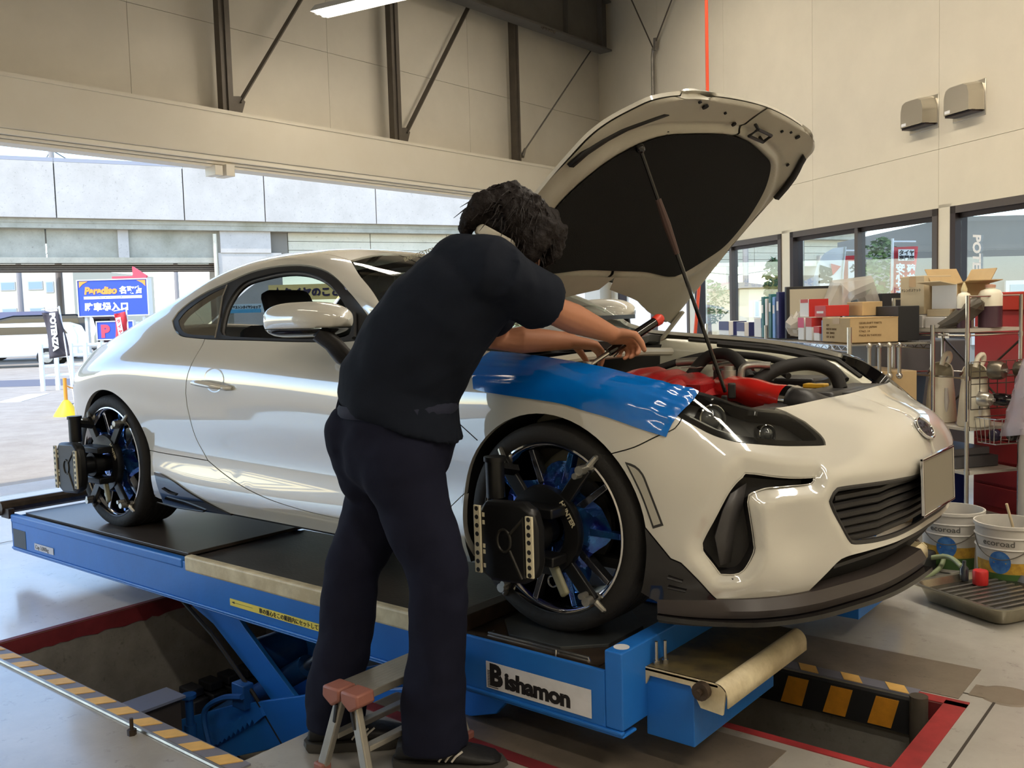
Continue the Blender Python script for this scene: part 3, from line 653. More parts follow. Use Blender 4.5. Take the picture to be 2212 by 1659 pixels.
# ------------------------------------------------------------------ car body master surface  S(t, v) -> right-hand half (y<0), car frame: x forward from the front axle, z up from the tyre contact
CK = [0, 1, 2, 3, 4, 5, 6, 6.5, 7, 7.5, 8, 8.5, 9, 10, 11, 12, 13, 14, 15]
N_ = None
CROWS = [
 # row 0: lower edge
 [(0.8,0,0.175),(0.785,0.3,0.175),(0.735,0.5,0.175),(0.63,0.7,0.165),(0.365,0.848,0.155),(0,0.85,0.17),(-0.4,0.835,0.165),N_,(-0.75,0.832,0.16),N_,(-1.3,0.832,0.16),N_,(-1.9,0.845,0.165),(-2.25,0.855,0.175),(-2.575,0.855,0.2),(-2.92,0.8,0.2),(-3.15,0.66,0.2),(-3.28,0.42,0.2),(-3.3,0,0.2)],
 # row 1
 [(0.832,0,0.25),(0.818,0.3,0.25),(0.755,0.52,0.25),(0.648,0.725,0.245),(0.375,0.868,0.25),(0,0.878,0.27),(-0.4,0.862,0.25),N_,(-0.75,0.857,0.25),N_,(-1.3,0.86,0.25),N_,(-1.9,0.872,0.26),(-2.25,0.884,0.28),(-2.575,0.885,0.3),(-2.92,0.825,0.28),(-3.19,0.68,0.27),(-3.34,0.42,0.27),(-3.38,0,0.27)],
 # row 2
 [(0.848,0,0.36),(0.83,0.3,0.36),(0.765,0.52,0.36),(0.648,0.728,0.36),(0.365,0.872,0.4),(0,0.884,0.42),(-0.4,0.858,0.4),N_,(-0.75,0.846,0.4),N_,(-1.3,0.846,0.4),N_,(-1.9,0.858,0.4),(-2.25,0.878,0.42),(-2.575,0.886,0.45),(-2.93,0.835,0.42),(-3.22,0.69,0.4),(-3.38,0.42,0.4),(-3.43,0,0.4)],
 # row 3
 [(0.848,0,0.49),(0.826,0.3,0.49),(0.757,0.52,0.487),(0.622,0.72,0.497),(0.345,0.868,0.56),(0,0.886,0.58),(-0.4,0.872,0.56),N_,(-0.75,0.864,0.56),N_,(-1.3,0.866,0.57),N_,(-1.9,0.873,0.58),(-2.25,0.892,0.62),(-2.575,0.896,0.64),(-2.93,0.842,0.58),(-3.22,0.7,0.57),(-3.4,0.42,0.57),(-3.45,0,0.57)],
 # row 4
 [(0.785,0,0.595),(0.757,0.3,0.59),(0.69,0.49,0.572),(0.555,0.675,0.62),(0.325,0.835,0.7),(0,0.872,0.735),(-0.4,0.862,0.735),N_,(-0.75,0.852,0.74),N_,(-1.3,0.862,0.755),N_,(-1.9,0.87,0.775),(-2.25,0.884,0.795),(-2.575,0.886,0.775),(-2.93,0.835,0.72),(-3.2,0.69,0.7),(-3.36,0.42,0.715),(-3.41,0,0.72)],
 # row 5: nose / fender crest / belt line
 [(0.585,0,0.669),(0.577,0.28,0.67),(0.535,0.57,0.672),(0.44,0.668,0.715),(0.3,0.748,0.755),(0,0.78,0.808),(-0.4,0.777,0.842),(-0.62,0.767,0.86),(-0.75,0.76,0.873),(-1,0.763,0.878),(-1.3,0.772,0.885),(-1.6,0.776,0.888),(-1.9,0.774,0.893),(-2.25,0.758,0.915),(-2.575,0.735,0.905),(-2.93,0.71,0.845),(-3.18,0.62,0.822),(-3.34,0.4,0.845),(-3.39,0,0.855)],
 # rows 6..9: towards the centre line
 [(0.48,0,0.712),(0.475,0.25,0.71),(0.553,0.43,0.671),(0.46,0.5,0.72),(0.3,0.57,0.765),(0,0.62,0.815),(-0.4,0.63,0.86),(-0.62,0.66,0.89),(-0.75,0.715,0.915),(-1,0.7,0.975),(-1.3,0.687,1.035),(-1.6,0.683,1.06),(-1.9,0.685,1.05),(-2.25,0.678,1.02),(-2.575,0.668,0.965),(-2.93,0.65,0.88),(-3.22,0.52,0.84),(-3.3,0.3,0.985),(-3.3,0,0.99)],
 [N_,N_,(0.568,0.3,0.671),(0.47,0.34,0.717),(0.3,0.38,0.767),(0,0.41,0.824),(-0.4,0.42,0.877),(-0.6,0.45,0.918),(-0.76,0.68,0.95),(-1.02,0.63,1.065),(-1.32,0.567,1.16),(-1.6,0.547,1.205),(-1.9,0.55,1.196),(-2.25,0.562,1.13),(-2.575,0.575,1.028),(-2.94,0.56,0.912),(-3.28,0.38,0.846),N_,N_],
 [N_,N_,(0.58,0.15,0.67),(0.478,0.17,0.716),(0.3,0.19,0.766),(0,0.21,0.827),(-0.4,0.21,0.886),(-0.58,0.22,0.93),(-0.8,0.34,1.012),(-1.07,0.31,1.125),(-1.38,0.285,1.224),(-1.65,0.275,1.266),(-1.95,0.275,1.272),(-2.3,0.28,1.224),(-2.65,0.285,1.118),(-3,0.29,0.955),(-3.35,0.2,0.853),N_,N_],
 [N_,N_,(0.585,0,0.669),(0.482,0,0.715),(0.3,0,0.764),(0,0,0.826),(-0.4,0,0.888),(-0.57,0,0.933),(-0.8,0,1.022),(-1.08,0,1.14),(-1.4,0,1.24),(-1.67,0,1.282),(-1.97,0,1.288),(-2.32,0,1.242),(-2.68,0,1.138),(-3.02,0,0.968),(-3.39,0,0.857),N_,N_],
]
class Spline:
    """natural cubic spline through 3-d keys"""
    def __init__(s, t, P):
        s.t = np.array(t, float); s.P = np.array(P, float); n = len(t); h = np.diff(s.t)
        A = np.eye(n); B = np.zeros((n, 3))
        for i in range(1, n - 1):
            A[i, i - 1] = h[i - 1]; A[i, i] = 2 * (h[i - 1] + h[i]); A[i, i + 1] = h[i]
            B[i] = 6 * ((s.P[i + 1] - s.P[i]) / h[i] - (s.P[i] - s.P[i - 1]) / h[i - 1])
        s.M = np.linalg.solve(A, B); s.h = h
    def __call__(s, x):
        x = np.clip(np.asarray(x, float), s.t[0], s.t[-1]); i = np.clip(np.searchsorted(s.t, x) - 1, 0, len(s.h) - 1)
        h = s.h[i][..., None]; a = ((s.t[i + 1] - x)[..., None]) / h; b = 1 - a
        return a * s.P[i] + b * s.P[i + 1] + ((a ** 3 - a) * s.M[i] + (b ** 3 - b) * s.M[i + 1]) * h * h / 6
CSP = []
for _r in CROWS:
    _k = [(k, p) for k, p in zip(CK, _r) if p is not None]
    # bow the half body: keys are (x, half width, z)
    _t = [a for a, _ in _k]; _p = [p for _, p in _k]
    # mirror-symmetric end condition at the centre line (front and rear)
    if _t[0] == 0: _t = [-1] + _t; _p = [(_p[1][0], -_p[1][1], _p[1][2])] + _p
    if _t[-1] == 15: _t = _t + [16]; _p = _p + [(_p[-2][0], -_p[-2][1], _p[-2][2])]
    CSP.append(Spline(_t, _p))
def S(t, v):
    """vectorised body surface (right half, y negative)"""
    t = np.atleast_1d(np.asarray(t, float)); v = np.atleast_1d(np.asarray(v, float)); t, v = np.broadcast_arrays(t, v)
    Q = np.stack([c(t) for c in CSP])                       # rows, n, 3
    Q9 = Q[8] * np.array([1, -1, 1])                        # mirrored row beyond the centre
    Q0 = 2 * Q[0] - Q[1]
    R = np.concatenate([Q0[None], Q, Q9[None]]); i = np.clip(np.floor(v).astype(int), 0, 8); f = (v - i)[..., None]; idx = np.arange(len(t))
    a, b, c, d = R[i, idx], R[i + 1, idx], R[i + 2, idx], R[i + 3, idx]
    p = .5 * (2 * b + (c - a) * f + (2 * a - 5 * b + 4 * c - d) * f ** 2 + (3 * b - a - 3 * c + d) * f ** 3)
    p[:, 1] = -p[:, 1]
    return p
def SN(t, v, e=.01):
    a = S(np.asarray(t) + e, v) - S(np.asarray(t) - e, v); b = S(t, np.asarray(v) + e) - S(t, np.asarray(v) - e)
    n = np.cross(b, a); n /= (np.linalg.norm(n, axis=1, keepdims=True) + 1e-12)
    return n
# ------------------------------------------------------------------ panels cut out of the master surface
SX, SV = .35, .135                       # rough metric of the (t, v) sheet
def inpoly(P, poly):
    x, y = P[:, 0], P[:, 1]; c = np.zeros(len(P), bool); j = len(poly) - 1
    for i in range(len(poly)):
        xi, yi = poly[i]; xj, yj = poly[j]
        if yi != yj:
            k = ((yi > y) != (yj > y)) & (x < (xj - xi) * (y - yi) / (yj - yi) + xi); c ^= k
        j = i
    return c
def segdist(P, poly, closed=True):
    d = np.full(len(P), 9e9); n = len(poly)
    for i in range(n if closed else n - 1):
        a = np.array(poly[i]); b = np.array(poly[(i + 1) % n]); ab = b - a; L = ab @ ab
        t = np.clip(((P - a) @ ab) / (L + 1e-12), 0, 1); q = a + t[:, None] * ab
        d = np.minimum(d, np.hypot(*(P - q).T))
    return d
def smooth_line(pts, step=.02, corner=40):
    """Catmull-Rom through (t,v) points, keeping sharp corners, resampled to about `step` metres"""
    P = [np.array((p[0] * SX, p[1] * SV)) for p in pts]; out = []; n = len(P)
    def ang(i):
        if i <= 0 or i >= n - 1: return 180
        a, b = P[i] - P[i - 1], P[i + 1] - P[i]; return math.degrees(math.acos(max(-1, min(1, (a @ b) / (np.linalg.norm(a) * np.linalg.norm(b) + 1e-12)))))
    for i in range(n - 1):
        p1, p2 = P[i], P[i + 1]
        p0 = P[i - 1] if (i > 0 and ang(i) < corner) else 2 * p1 - p2
        p3 = P[i + 2] if (i + 2 < n and ang(i + 1) < corner) else 2 * p2 - p1
        m = max(1, int(np.linalg.norm(p2 - p1) / step))
        for k in range(m):
            t = k / m; out.append(.5 * (2 * p1 + (p2 - p0) * t + (2 * p0 - 5 * p1 + 4 * p2 - p3) * t * t + (3 * p1 - p0 - 3 * p2 + p3) * t ** 3))
    out.append(P[-1])
    return [(p[0] / SX, p[1] / SV) for p in out]
def closed(pts, step=.02, corner=40):
    l = smooth_line(list(pts) + [pts[0]], step, corner); return l[:-1]
def inset(loop, d):
    """move a closed (t,v) loop inwards by d metres"""
    P = np.array([(p[0] * SX, p[1] * SV) for p in loop]); n = len(P)
    A = .5 * sum(P[i][0] * P[(i + 1) % n][1] - P[(i + 1) % n][0] * P[i][1] for i in range(n)); sg = 1 if A > 0 else -1
    out = []
    for i in range(n):
        a = P[i] - P[i - 1]; b = P[(i + 1) % n] - P[i]; a /= np.linalg.norm(a) + 1e-12; b /= np.linalg.norm(b) + 1e-12
        na = np.array((-a[1], a[0])); nb = np.array((-b[1], b[0])); m = na + nb; l = np.linalg.norm(m)
        m = m / l if l > .3 else na
        out.append(P[i] + m * sg * d * min(1.6, 1 / max(.5, m @ na)))
    return [(p[0] / SX, p[1] / SV) for p in out]
def inv_xz(x, z, t, v):
    for _ in range(25):
        p = S(t, v)[0]; e = 1e-3; r = np.array((x - p[0], z - p[2]))
        if abs(r).max() < 1e-5: break
        pt = (S(t + e, v)[0] - p) / e; pv = (S(t, v + e)[0] - p) / e
        J = np.array(((pt[0], pv[0]), (pt[2], pv[2]))); d = np.linalg.solve(J, r); d = np.clip(d, -.5, .5)
        t += d[0]; v += d[1]
    return float(t), float(v)
def arc_tv(cx, cz, r, a0, a1, n, t0, v0):
    out = []; t, v = t0, v0
    for i in range(n + 1):
        a = math.radians(a0 + (a1 - a0) * i / n)
        t, v = inv_xz(cx + r * math.cos(a), cz + r * math.sin(a), t, v); out.append((t, v))
    return out
def sheet(outer, holes=(), off=0, disp=None, sp=.028, rim=.012, mirror=None, flip=False):
    """triangulated piece of the body surface. mirror: None = right side only, 'L' = left side copy, 'both' = welded symmetric piece.
    returns verts, faces, normals"""
    loops = [[(p[0] * SX, p[1] * SV) for p in l] for l in [outer] + list(holes)]
    pts = []; eds = []
    for l in loops:
        k = len(pts); pts += l; eds += [(k + i, k + (i + 1) % len(l)) for i in range(len(l))]
    O = np.array(loops[0]); x0, y0 = O.min(0); x1, y1 = O.max(0)
    gx = np.arange(x0, x1, sp); gy = np.arange(y0, y1, sp * .87); g = np.array([(x + (sp / 2 if j % 2 else 0), y) for j, y in enumerate(gy) for x in gx])
    if len(g):
        k = inpoly(g, loops[0]) & (segdist(g, loops[0]) > sp * .45)
        for h in loops[1:]: k &= (~inpoly(g, h)) & (segdist(g, h) > sp * .45)
        pts += [tuple(p) for p in g[k]]
    r = delaunay_2d_cdt([Vector(p) for p in pts], eds, [], 0, 1e-6)
    V2 = np.array([(p.x, p.y) for p in r[0]]); F = np.array([f for f in r[2]])
    c = V2[F].mean(1); k = inpoly(c, loops[0])
    for h in loops[1:]: k &= ~inpoly(c, h)
    F = F[k]; used = np.unique(F); mp = -np.ones(len(V2), int); mp[used] = np.arange(len(used)); F = mp[F]; V2 = V2[used]
    T, Vv = V2[:, 0] / SX, V2[:, 1] / SV
    P = S(T, Vv); Nn = SN(T, Vv); o = np.full(len(P), float(off))
    if disp is not None: o = o + disp(V2)
    P = P + Nn * o[:, None]
    # orientation
    a, b, cc = P[F[:, 0]], P[F[:, 1]], P[F[:, 2]]; fn = np.cross(b - a, cc - a); bad = (fn * Nn[F[:, 0]]).sum(1) < 0; F[bad] = F[bad][:, ::-1]
    if disp is not None:
        a, b, cc = P[F[:, 0]], P[F[:, 1]], P[F[:, 2]]; fn = np.cross(b - a, cc - a); Nn = np.zeros_like(P)
        for i in range(3): np.add.at(Nn, F[:, i], fn)
        Nn /= np.linalg.norm(Nn, axis=1, keepdims=True) + 1e-12
    if mirror == 'both':
        on = np.abs(P[:, 1]) < 6e-3; P[on, 1] = 0; Nn[on, 1] = 0; Nn[on] /= np.linalg.norm(Nn[on], axis=1, keepdims=True) + 1e-12
        n = len(P); mi = np.arange(n) + n; mi[on] = np.where(on)[0]
        F = np.concatenate([F, mi[F][:, ::-1]]); P = np.concatenate([P, P * (1, -1, 1)]); Nn = np.concatenate([Nn, Nn * (1, -1, 1)])
    elif mirror == 'L':
        P = P * (1, -1, 1); Nn = Nn * (1, -1, 1); F = F[:, ::-1]
    used = np.unique(F); mp = -np.ones(len(P), int); mp[used] = np.arange(len(used)); F = mp[F]; P = P[used]; Nn = Nn[used]
    V = [tuple(p) for p in P]; NL = [tuple(p) for p in Nn]; FL = [tuple(int(i) for i in f) for f in F]
    if rim:
        cnt = {}
        for f in FL:
            for i in range(3):
                e = (f[i], f[(i + 1) % 3]); cnt[e] = cnt.get(e, 0) + 1
        be = [e for e in cnt if (e[1], e[0]) not in cnt]
        nv = {}
        for a, b in be:
            for q in (a, b):
                if q not in nv:
                    p = Vector(V[q]); nn = Vector(NL[q]); nv[q] = (len(V), len(V) + 1)
                    V += [tuple(p), tuple(p - nn * rim)]; NL += [None, None]
            d = (Vector(V[b]) - Vector(V[a])).normalized()
            out = d.cross(Vector(NL[a])).normalized()
            for q in (a, b):
                for w_ in nv[q]: NL[w_] = tuple((Vector(NL[w_]) if NL[w_] else Vector((0, 0, 0))) + out)
            FL.append((nv[b][0], nv[a][0], nv[a][1], nv[b][1]))
        NL = [tuple(Vector(n).normalized()) for n in NL]
    return V, FL, NL
def panel(name, material, parent, outer, holes=(), M=None, **kw):
    V, F, N = sheet(outer, holes, **kw)
    me = bpy.data.meshes.new(name); me.from_pydata(V, [], F); me.update()
    for p in me.polygons: p.use_smooth = True
    me.normals_split_custom_set_from_vertices(N)
    if M is not None: me.transform(M)
    o = bpy.data.objects.new(name, me); me.materials.append(material); COL.objects.link(o); o.parent = parent
    return o

# paint: pearl white with a light flake and clear coat
M_paint = mat('pearl_white_paint', srgb(196, 193, 182), .32, .0, .6, coat=1.0, coat_ior=2.1)
M_bplast = mat('black_plastic', srgb(38, 36, 36), .42, bump=(200, .05))
M_gloss = mat('gloss_black', srgb(20, 18, 20), .12, coat=.6)
M_dark = mat('dark_cavity', srgb(14, 14, 15), .8)
M_trimk = mat('rubber_trim', srgb(26, 25, 26), .5)
M_chrome = mat('chrome', srgb(214, 214, 216), .08, 1.0)
M_cglass = glassmat('tinted_glass', (.22, .25, .25), .22)
M_ws = glassmat('windscreen_glass', (.74, .84, .78), .05)

car = empty('car', (0, 0, G)); tag(car, 'white two-door sports coupe with open bonnet raised on the blue lift', 'car')
# seams in (t, v)
DLO_UP = [(7.26, 5.10), (7.23, 5.25), (7.29, 5.65), (7.42, 6.12), (7.53, 6.42), (7.66, 6.62), (7.81, 6.80), (7.97, 6.92), (8.14, 6.95), (8.31, 6.92), (8.43, 6.88), (8.63, 6.83), (8.83, 6.75), (9.09, 6.55), (9.46, 6.38), (9.81, 6.15), (9.96, 5.88), (9.98, 5.52), (9.77, 5.22), (9.48, 5.0), (9.16, 4.97), (8.985, 4.965)]
DLO_LO = [(8.985, 4.965), (8.44, 4.95), (8.01, 4.92), (7.69, 4.93), (7.45, 4.97), (7.26, 5.10)]
DOORR = [(8.985, 4.965), (8.96, 4.75), (8.93, 4.40), (8.93, 4.05), (8.98, 3.65), (9.00, 3.40), (9.0, 3.15), (8.98, 2.92), (8.93, 2.42), (8.80, 1.88)]
DOORB = [(8.80, 1.88), (8.59, 1.57), (8.34, 1.27), (8.04, 1.02), (7.64, .85), (7.2, .80), (6.95, .80)]
DOORF = [(6.95, .80), (6.98, 1.6), (6.97, 3.0), (6.95, 4.3), (6.95, 4.98), (7.26, 5.10)]
QSEAM = [(8.80, 1.88), (9.21, 1.90), (9.86, 1.88)]
FARC = arc_tv(-.003, .315, .345, 8, 168, 30, 4.1, 1.6)           # front arch, front -> rear over the top
ARCF = arc_tv(-.003, .315, .345, -25, 20, 10, 4.0, .7)
RARC = arc_tv(-2.553, .313, .345, 14, 150, 28, 9.8, 1.9)         # rear arch, front -> rear
i0 = min(range(len(FARC)), key=lambda i: abs(FARC[i][1] - 2.92) + abs(FARC[i][0] - 4.27) * 2)
SEAMFB = [FARC[i0], (4.12, 3.10), (3.91, 3.38), (3.75, 3.60), (3.68, 3.84)]
HL_LO = [(4.08, 4.53), (3.98, 4.28), (3.88, 4.08), (3.76, 3.93), (3.68, 3.84), (3.53, 3.73), (3.41, 3.66), (3.22, 3.64), (3.00, 3.70), (2.74, 3.77), (2.36, 3.88), (2.03, 3.93)]
HL_UP = [(2.03, 3.93), (1.86, 4.20), (1.70, 4.52), (1.68, 4.80), (1.80, 4.94), (2.1, 4.985), (2.6, 4.985), (3.1, 4.985), (3.6, 4.985), (3.9, 4.97), (4.05, 4.85), (4.08, 4.53)]
HL = smooth_line(HL_LO)[:-1] + smooth_line(HL_UP)[:-1]
FOG = closed([(2.38, 3.12), (2.43, 2.98), (2.70, 2.95), (2.96, 2.88), (3.10, 2.77), (3.18, 2.67), (3.205, 2.52), (3.205, 2.23), (3.195, 1.70), (3.20, 1.50), (3.30, 1.05), (3.38, .93), (3.50, .93), (3.56, 1.18), (3.64, 1.45), (3.64, 1.60), (3.54, 2.00), (3.36, 2.62), (3.20, 3.00), (3.08, 3.12)], .012, 50)
GRL = [(-.3, 2.60), (.48, 2.60), (.90, 2.65), (1.57, 2.70), (2.11, 2.73), (2.18, 2.65), (2.24, 2.50), (2.18, 2.27), (2.00, 1.77), (1.88, 1.50), (1.78, 1.40), (1.46, 1.33), (1.13, 1.30), (.75, 1.28), (.36, 1.28), (-.3, 1.28)]
GRL = smooth_line(GRL, .015, 50)
LOW = [(2.59, .03), (2.34, .60), (2.12, 1.00), (1.96, 1.10), (1.63, 1.12), (1.25, 1.12), (.78, 1.11), (.29, 1.10), (0, 1.10)]
BCOR = [(3.46, .03), (3.54, .2), (3.68, .8), (3.82, 1.20), (3.9, 1.26)]
j0 = min(range(len(FARC)), key=lambda i: abs(FARC[i][1] - 1.27) + (10 if FARC[i][0] > 5 else 0))
A_SEAM = [(7.98, 7.55), (7.67, 7.19), (7.31, 7.0), (7.07, 6.72), (6.86, 6.3), (6.68, 5.75), (6.6, 5.30)]
# front bumper
BUMP = smooth_line(LOW)[::-1][:-1] + smooth_line([(2.59, .03), (3.0, .03), (3.46, .03)])[:-1] + smooth_line(BCOR)[:-1] + [(3.9, 1.26)] + FARC[j0:i0] + smooth_line(SEAMFB)[:-1] + smooth_line(HL_LO[4:])[:-1] + smooth_line([(2.03, 3.93), (1.86, 4.20), (1.70, 4.52), (1.68, 4.80), (1.74, 4.96)])[:-1] + smooth_line([(1.74, 4.965), (1, 4.97), (0, 4.97)])
FOGm = [(p[0] * SX, p[1] * SV) for p in FOG]; GRLm = [(p[0] * SX, p[1] * SV) for p in GRL]
def bump_disp(V2):
    d = segdist(V2, FOGm); a = np.clip(1 - d / .045, 0, 1); a = a * a * (3 - 2 * a)
    e = segdist(V2, GRLm); b = np.clip(1 - e / .03, 0, 1)
    # shelf under the fog vent pulled out, shallow scoop between vent and grille
    t, v = V2[:, 0] / SX, V2[:, 1] / SV
    c = np.exp(-((t - 2.75) / .35) ** 2 - ((v - 1.9) / .8) ** 2)
    return -.024 * a - .010 * b - .030 * c
bumper = panel('front_bumper', M_paint, car, inset(BUMP, .0015), [FOG, GRL], mirror='both', disp=bump_disp, sp=.016, rim=.02)
# fender pair, doors, sides
FEND = FARC[i0:] + smooth_line([FARC[-1], (6.5, .85), (6.95, .80)])[1:-1] + smooth_line(DOORF[:-1])[:-1] + smooth_line([(6.95, 4.98), (6.6, 5.10), (6.0, 5.10), (5.0, 5.10), (4.3, 5.09), (4.05, 5.02), (4.02, 4.92), (4.06, 4.8), (4.08, 4.53)])[:-1] + smooth_line(HL_LO[:5])[:-1] + smooth_line(SEAMFB)[::-1][:-1]
DOOR = smooth_line(DLO_LO)[::-1][:-1] + smooth_line(DOORR)[:-1] + smooth_line(DOORB)[:-1] + smooth_line(DOORF)[:-1]
SIDE = smooth_line(DLO_UP)[:-1] + smooth_line(DOORR)[:-1] + smooth_line(QSEAM)[:-1] + RARC + smooth_line([RARC[-1], (12.05, 2.6), (12.3, 3.3), (12.42, 3.9), (12.5, 4.6), (12.62, 5.25), (12.3, 6.2), (12.0, 6.6), (11.6, 6.92), (11, 7.2), (10.3, 7.45), (9.6, 7.62), (9.0, 7.62), (8.5, 7.58), (7.98, 7.55)])[1:-1] + smooth_line(A_SEAM)[:-1] + smooth_line([(6.6, 5.30), (6.62, 5.12), (6.95, 4.98), (7.26, 5.10)])[:-1]
SILL = smooth_line([FARC[-1], (6.5, .85), (6.95, .80)])[:-1] + smooth_line(DOORB)[::-1][:-1] + smooth_line(QSEAM)[:-1] + [p for p in RARC[:1]] + arc_tv(-2.553, .313, .345, 14, -22, 8, RARC[0][0], RARC[0][1])[1:] + smooth_line([arc_tv(-2.553, .313, .345, 14, -22, 8, RARC[0][0], RARC[0][1])[-1], (9.6, .03), (8, .03), (7, .03), (6.2, .03), arc_tv(-.003, .315, .345, 168, 203, 8, FARC[-1][0], FARC[-1][1])[-1]])[1:-1] + arc_tv(-.003, .315, .345, 168, 203, 8, FARC[-1][0], FARC[-1][1])[::-1][:-1]
RBMP = arc_tv(-2.553, .313, .345, 150, 205, 12, RARC[-1][0], RARC[-1][1])[::-1] + smooth_line([RARC[-1], (12.05, 2.6), (12.3, 3.3), (12.42, 3.55), (13, 3.5), (14, 3.45), (15, 3.45)])[1:] + smooth_line([(15, .05), (14, .05), (13, .05), (12, .03), (11.9, .04)])
DOORS = []
for side in (None, 'L'):
    panel('front_fender', M_paint, car, inset(FEND, .0015), mirror=side, rim=.016)
    d = panel('door', M_paint, car, inset(DOOR, .002), mirror=side, rim=.02); DOORS.append(d)
    panel('side_panel', M_paint, car, inset(SIDE, .0015), mirror=side, rim=.018, sp=.024)
    panel('side_sill', M_paint, car, inset(SILL, .0015), mirror=side, rim=.02)
panel('rear_bumper', M_paint, car, inset(RBMP, .0015), mirror='both', rim=.02)
# roof, glass, trunk
ROOF = smooth_line([(7.98, 7.55), (8.5, 7.58), (9.0, 7.62), (9.6, 7.62), (10.3, 7.45)])[:-1] + smooth_line([(10.3, 7.45), (10.27, 8.2), (10.25, 9)])[:-1] + smooth_line([(10.25, 9), (9, 9), (8.03, 9)])[:-1] + smooth_line([(8.03, 9), (8.02, 8.3), (7.98, 7.55)])[:-1]
panel('roof', M_paint, car, inset(ROOF, .001), mirror='both', rim=.01)
WS = smooth_line(A_SEAM[::-1])[:-1] + smooth_line([(7.98, 7.55), (8.02, 8.3), (8.03, 9)])[:-1] + smooth_line([(8.03, 9), (7.2, 9), (6.56, 9)])[:-1] + smooth_line([(6.56, 9), (6.55, 8), (6.56, 7), (6.6, 5.9), (6.6, 5.30)])[:-1]
panel('windscreen', M_ws, car, inset(WS, .004), mirror='both', rim=0, off=-.004)
RG = smooth_line([(10.3, 7.45), (11, 7.2), (11.6, 6.92), (12.0, 6.6)])[:-1] + smooth_line([(12.0, 6.6), (12.1, 7.6), (12.12, 9)])[:-1] + smooth_line([(12.12, 9), (11, 9), (10.25, 9)])[:-1] + smooth_line([(10.25, 9), (10.27, 8.2), (10.3, 7.45)])[:-1]
panel('rear_window', M_cglass, car, inset(RG, .004), mirror='both', rim=0, off=-.004)
TR = smooth_line([(12.0, 6.6), (12.3, 6.2), (12.62, 5.25), (13, 5.02)])[:-1] + smooth_line([(13, 5.02), (13, 7), (13, 9)])[:-1] + smooth_line([(13, 9), (12.5, 9), (12.12, 9)])[:-1] + smooth_line([(12.12, 9), (12.1, 7.6), (12.0, 6.6)])[:-1]
panel('trunk_lid', M_paint, car, inset(TR, .002), mirror='both', rim=.02)
TLAMP = closed([(12.42, 3.55), (13, 3.5), (13.7, 3.55), (13.75, 4.1), (13.2, 4.6), (12.66, 4.9), (12.5, 4.6)], .02)
GARN = smooth_line([(13.7, 3.5), (14.4, 3.45), (15, 3.45)])[:-1] + smooth_line([(15, 3.45), (15, 4.96)])[:-1] + smooth_line([(15, 4.96), (14, 4.96), (13, 4.98), (12.64, 5.2)])[:-1] + smooth_line([(12.64, 5.2), (12.66, 4.9), (13.2, 4.6), (13.75, 4.1), (13.7, 3.5)])[:-1]
panel('tail_panel', M_paint, car, inset(GARN, .002), mirror='both', rim=.02)
M_tail = mat('tail_lamp_lens', srgb(150, 30, 34), .15, coat=.8)
for side in (None, 'L'): panel('tail_lamp', M_tail, car, inset(TLAMP, .003), mirror=side, rim=.02)
# side windows: black surround, quarter glass, door seal
QG = closed([(9.79, 5.53), (9.66, 5.32), (9.39, 5.10), (8.86, 5.08), (9.06, 6.43), (9.28, 6.31), (9.55, 6.08), (9.72, 5.83)], .015, 50)
DW = closed([(8.70, 5.06), (8.03, 5.01), (7.60, 5.06), (7.50, 5.20), (7.51, 5.45), (7.58, 5.85), (7.71, 6.30), (7.87, 6.60), (8.02, 6.72), (8.20, 6.75), (8.40, 6.70), (8.62, 6.60), (8.84, 6.45), (8.90, 6.0), (8.84, 5.2)], .015, 60)
for side in (None, 'L'):
    DL = smooth_line(DLO_UP)[:-1] + smooth_line(DLO_LO)[:-1]
    panel('window_surround', M_trimk, car, inset(DL, .003), [QG, DW], mirror=side, rim=.03, off=-.004, sp=.02)
    panel('quarter_window', M_cglass, car, QG, mirror=side, rim=0, off=-.006)
    # seal strips along the window edge
    for nm, lp, r_, mt in (('window_seal', DW, .006, mat('grey_rubber', srgb(84, 82, 82), .55)),):
        q = S([p[0] for p in lp], [p[1] for p in lp]); nn = SN([p[0] for p in lp], [p[1] for p in lp]); q = q - nn * .02
        if side: q = q * (1, -1, 1)
        b = MB(); b.tube([tuple(p) for p in q], r_, 6, closed=True); b.build(nm, mt, car)
    q = S([8.85, 8.90, 9.0, 9.04], [5.0, 5.5, 6.1, 6.45]) + SN([8.85, 8.90, 9.0, 9.04], [5.0, 5.5, 6.1, 6.45]) * .001
    if side: q = q * (1, -1, 1)
    b = MB(); b.tube([tuple(p) for p in q], .004, 6); b.build('window_divider', M_chrome, car)
# raised bonnet: same skin swung about its rear hinge
HX, HZ, HA = -.55, .87, math.radians(-52)
MH = Matrix.Translation((HX, 0, HZ)) @ Matrix.Rotation(HA, 4, 'Y') @ Matrix.Translation((-HX, 0, -HZ))
HOOD = smooth_line([(2.0, 9), (2.0, 8), (2.0, 7), (2.0, 6.1), (2.12, 5.55), (2.5, 5.12), (3.0, 5.02)], .02)[:-1] + smooth_line([(3.0, 5.02), (3.5, 5.02), (3.9, 5.04), (4.3, 5.12), (5.0, 5.13), (6.0, 5.13), (6.17, 5.16)])[:-1] + smooth_line([(6.17, 5.16), (6.2, 5.6), (6.06, 6.7), (5.88, 7.6), (5.74, 8.3), (5.67, 9)])[:-1] + smooth_line([(5.67, 9), (4, 9), (2.0, 9)])[:-1]
bonnet = panel('bonnet', M_paint, car, inset(HOOD, .001), mirror='both', rim=.012, M=MH)
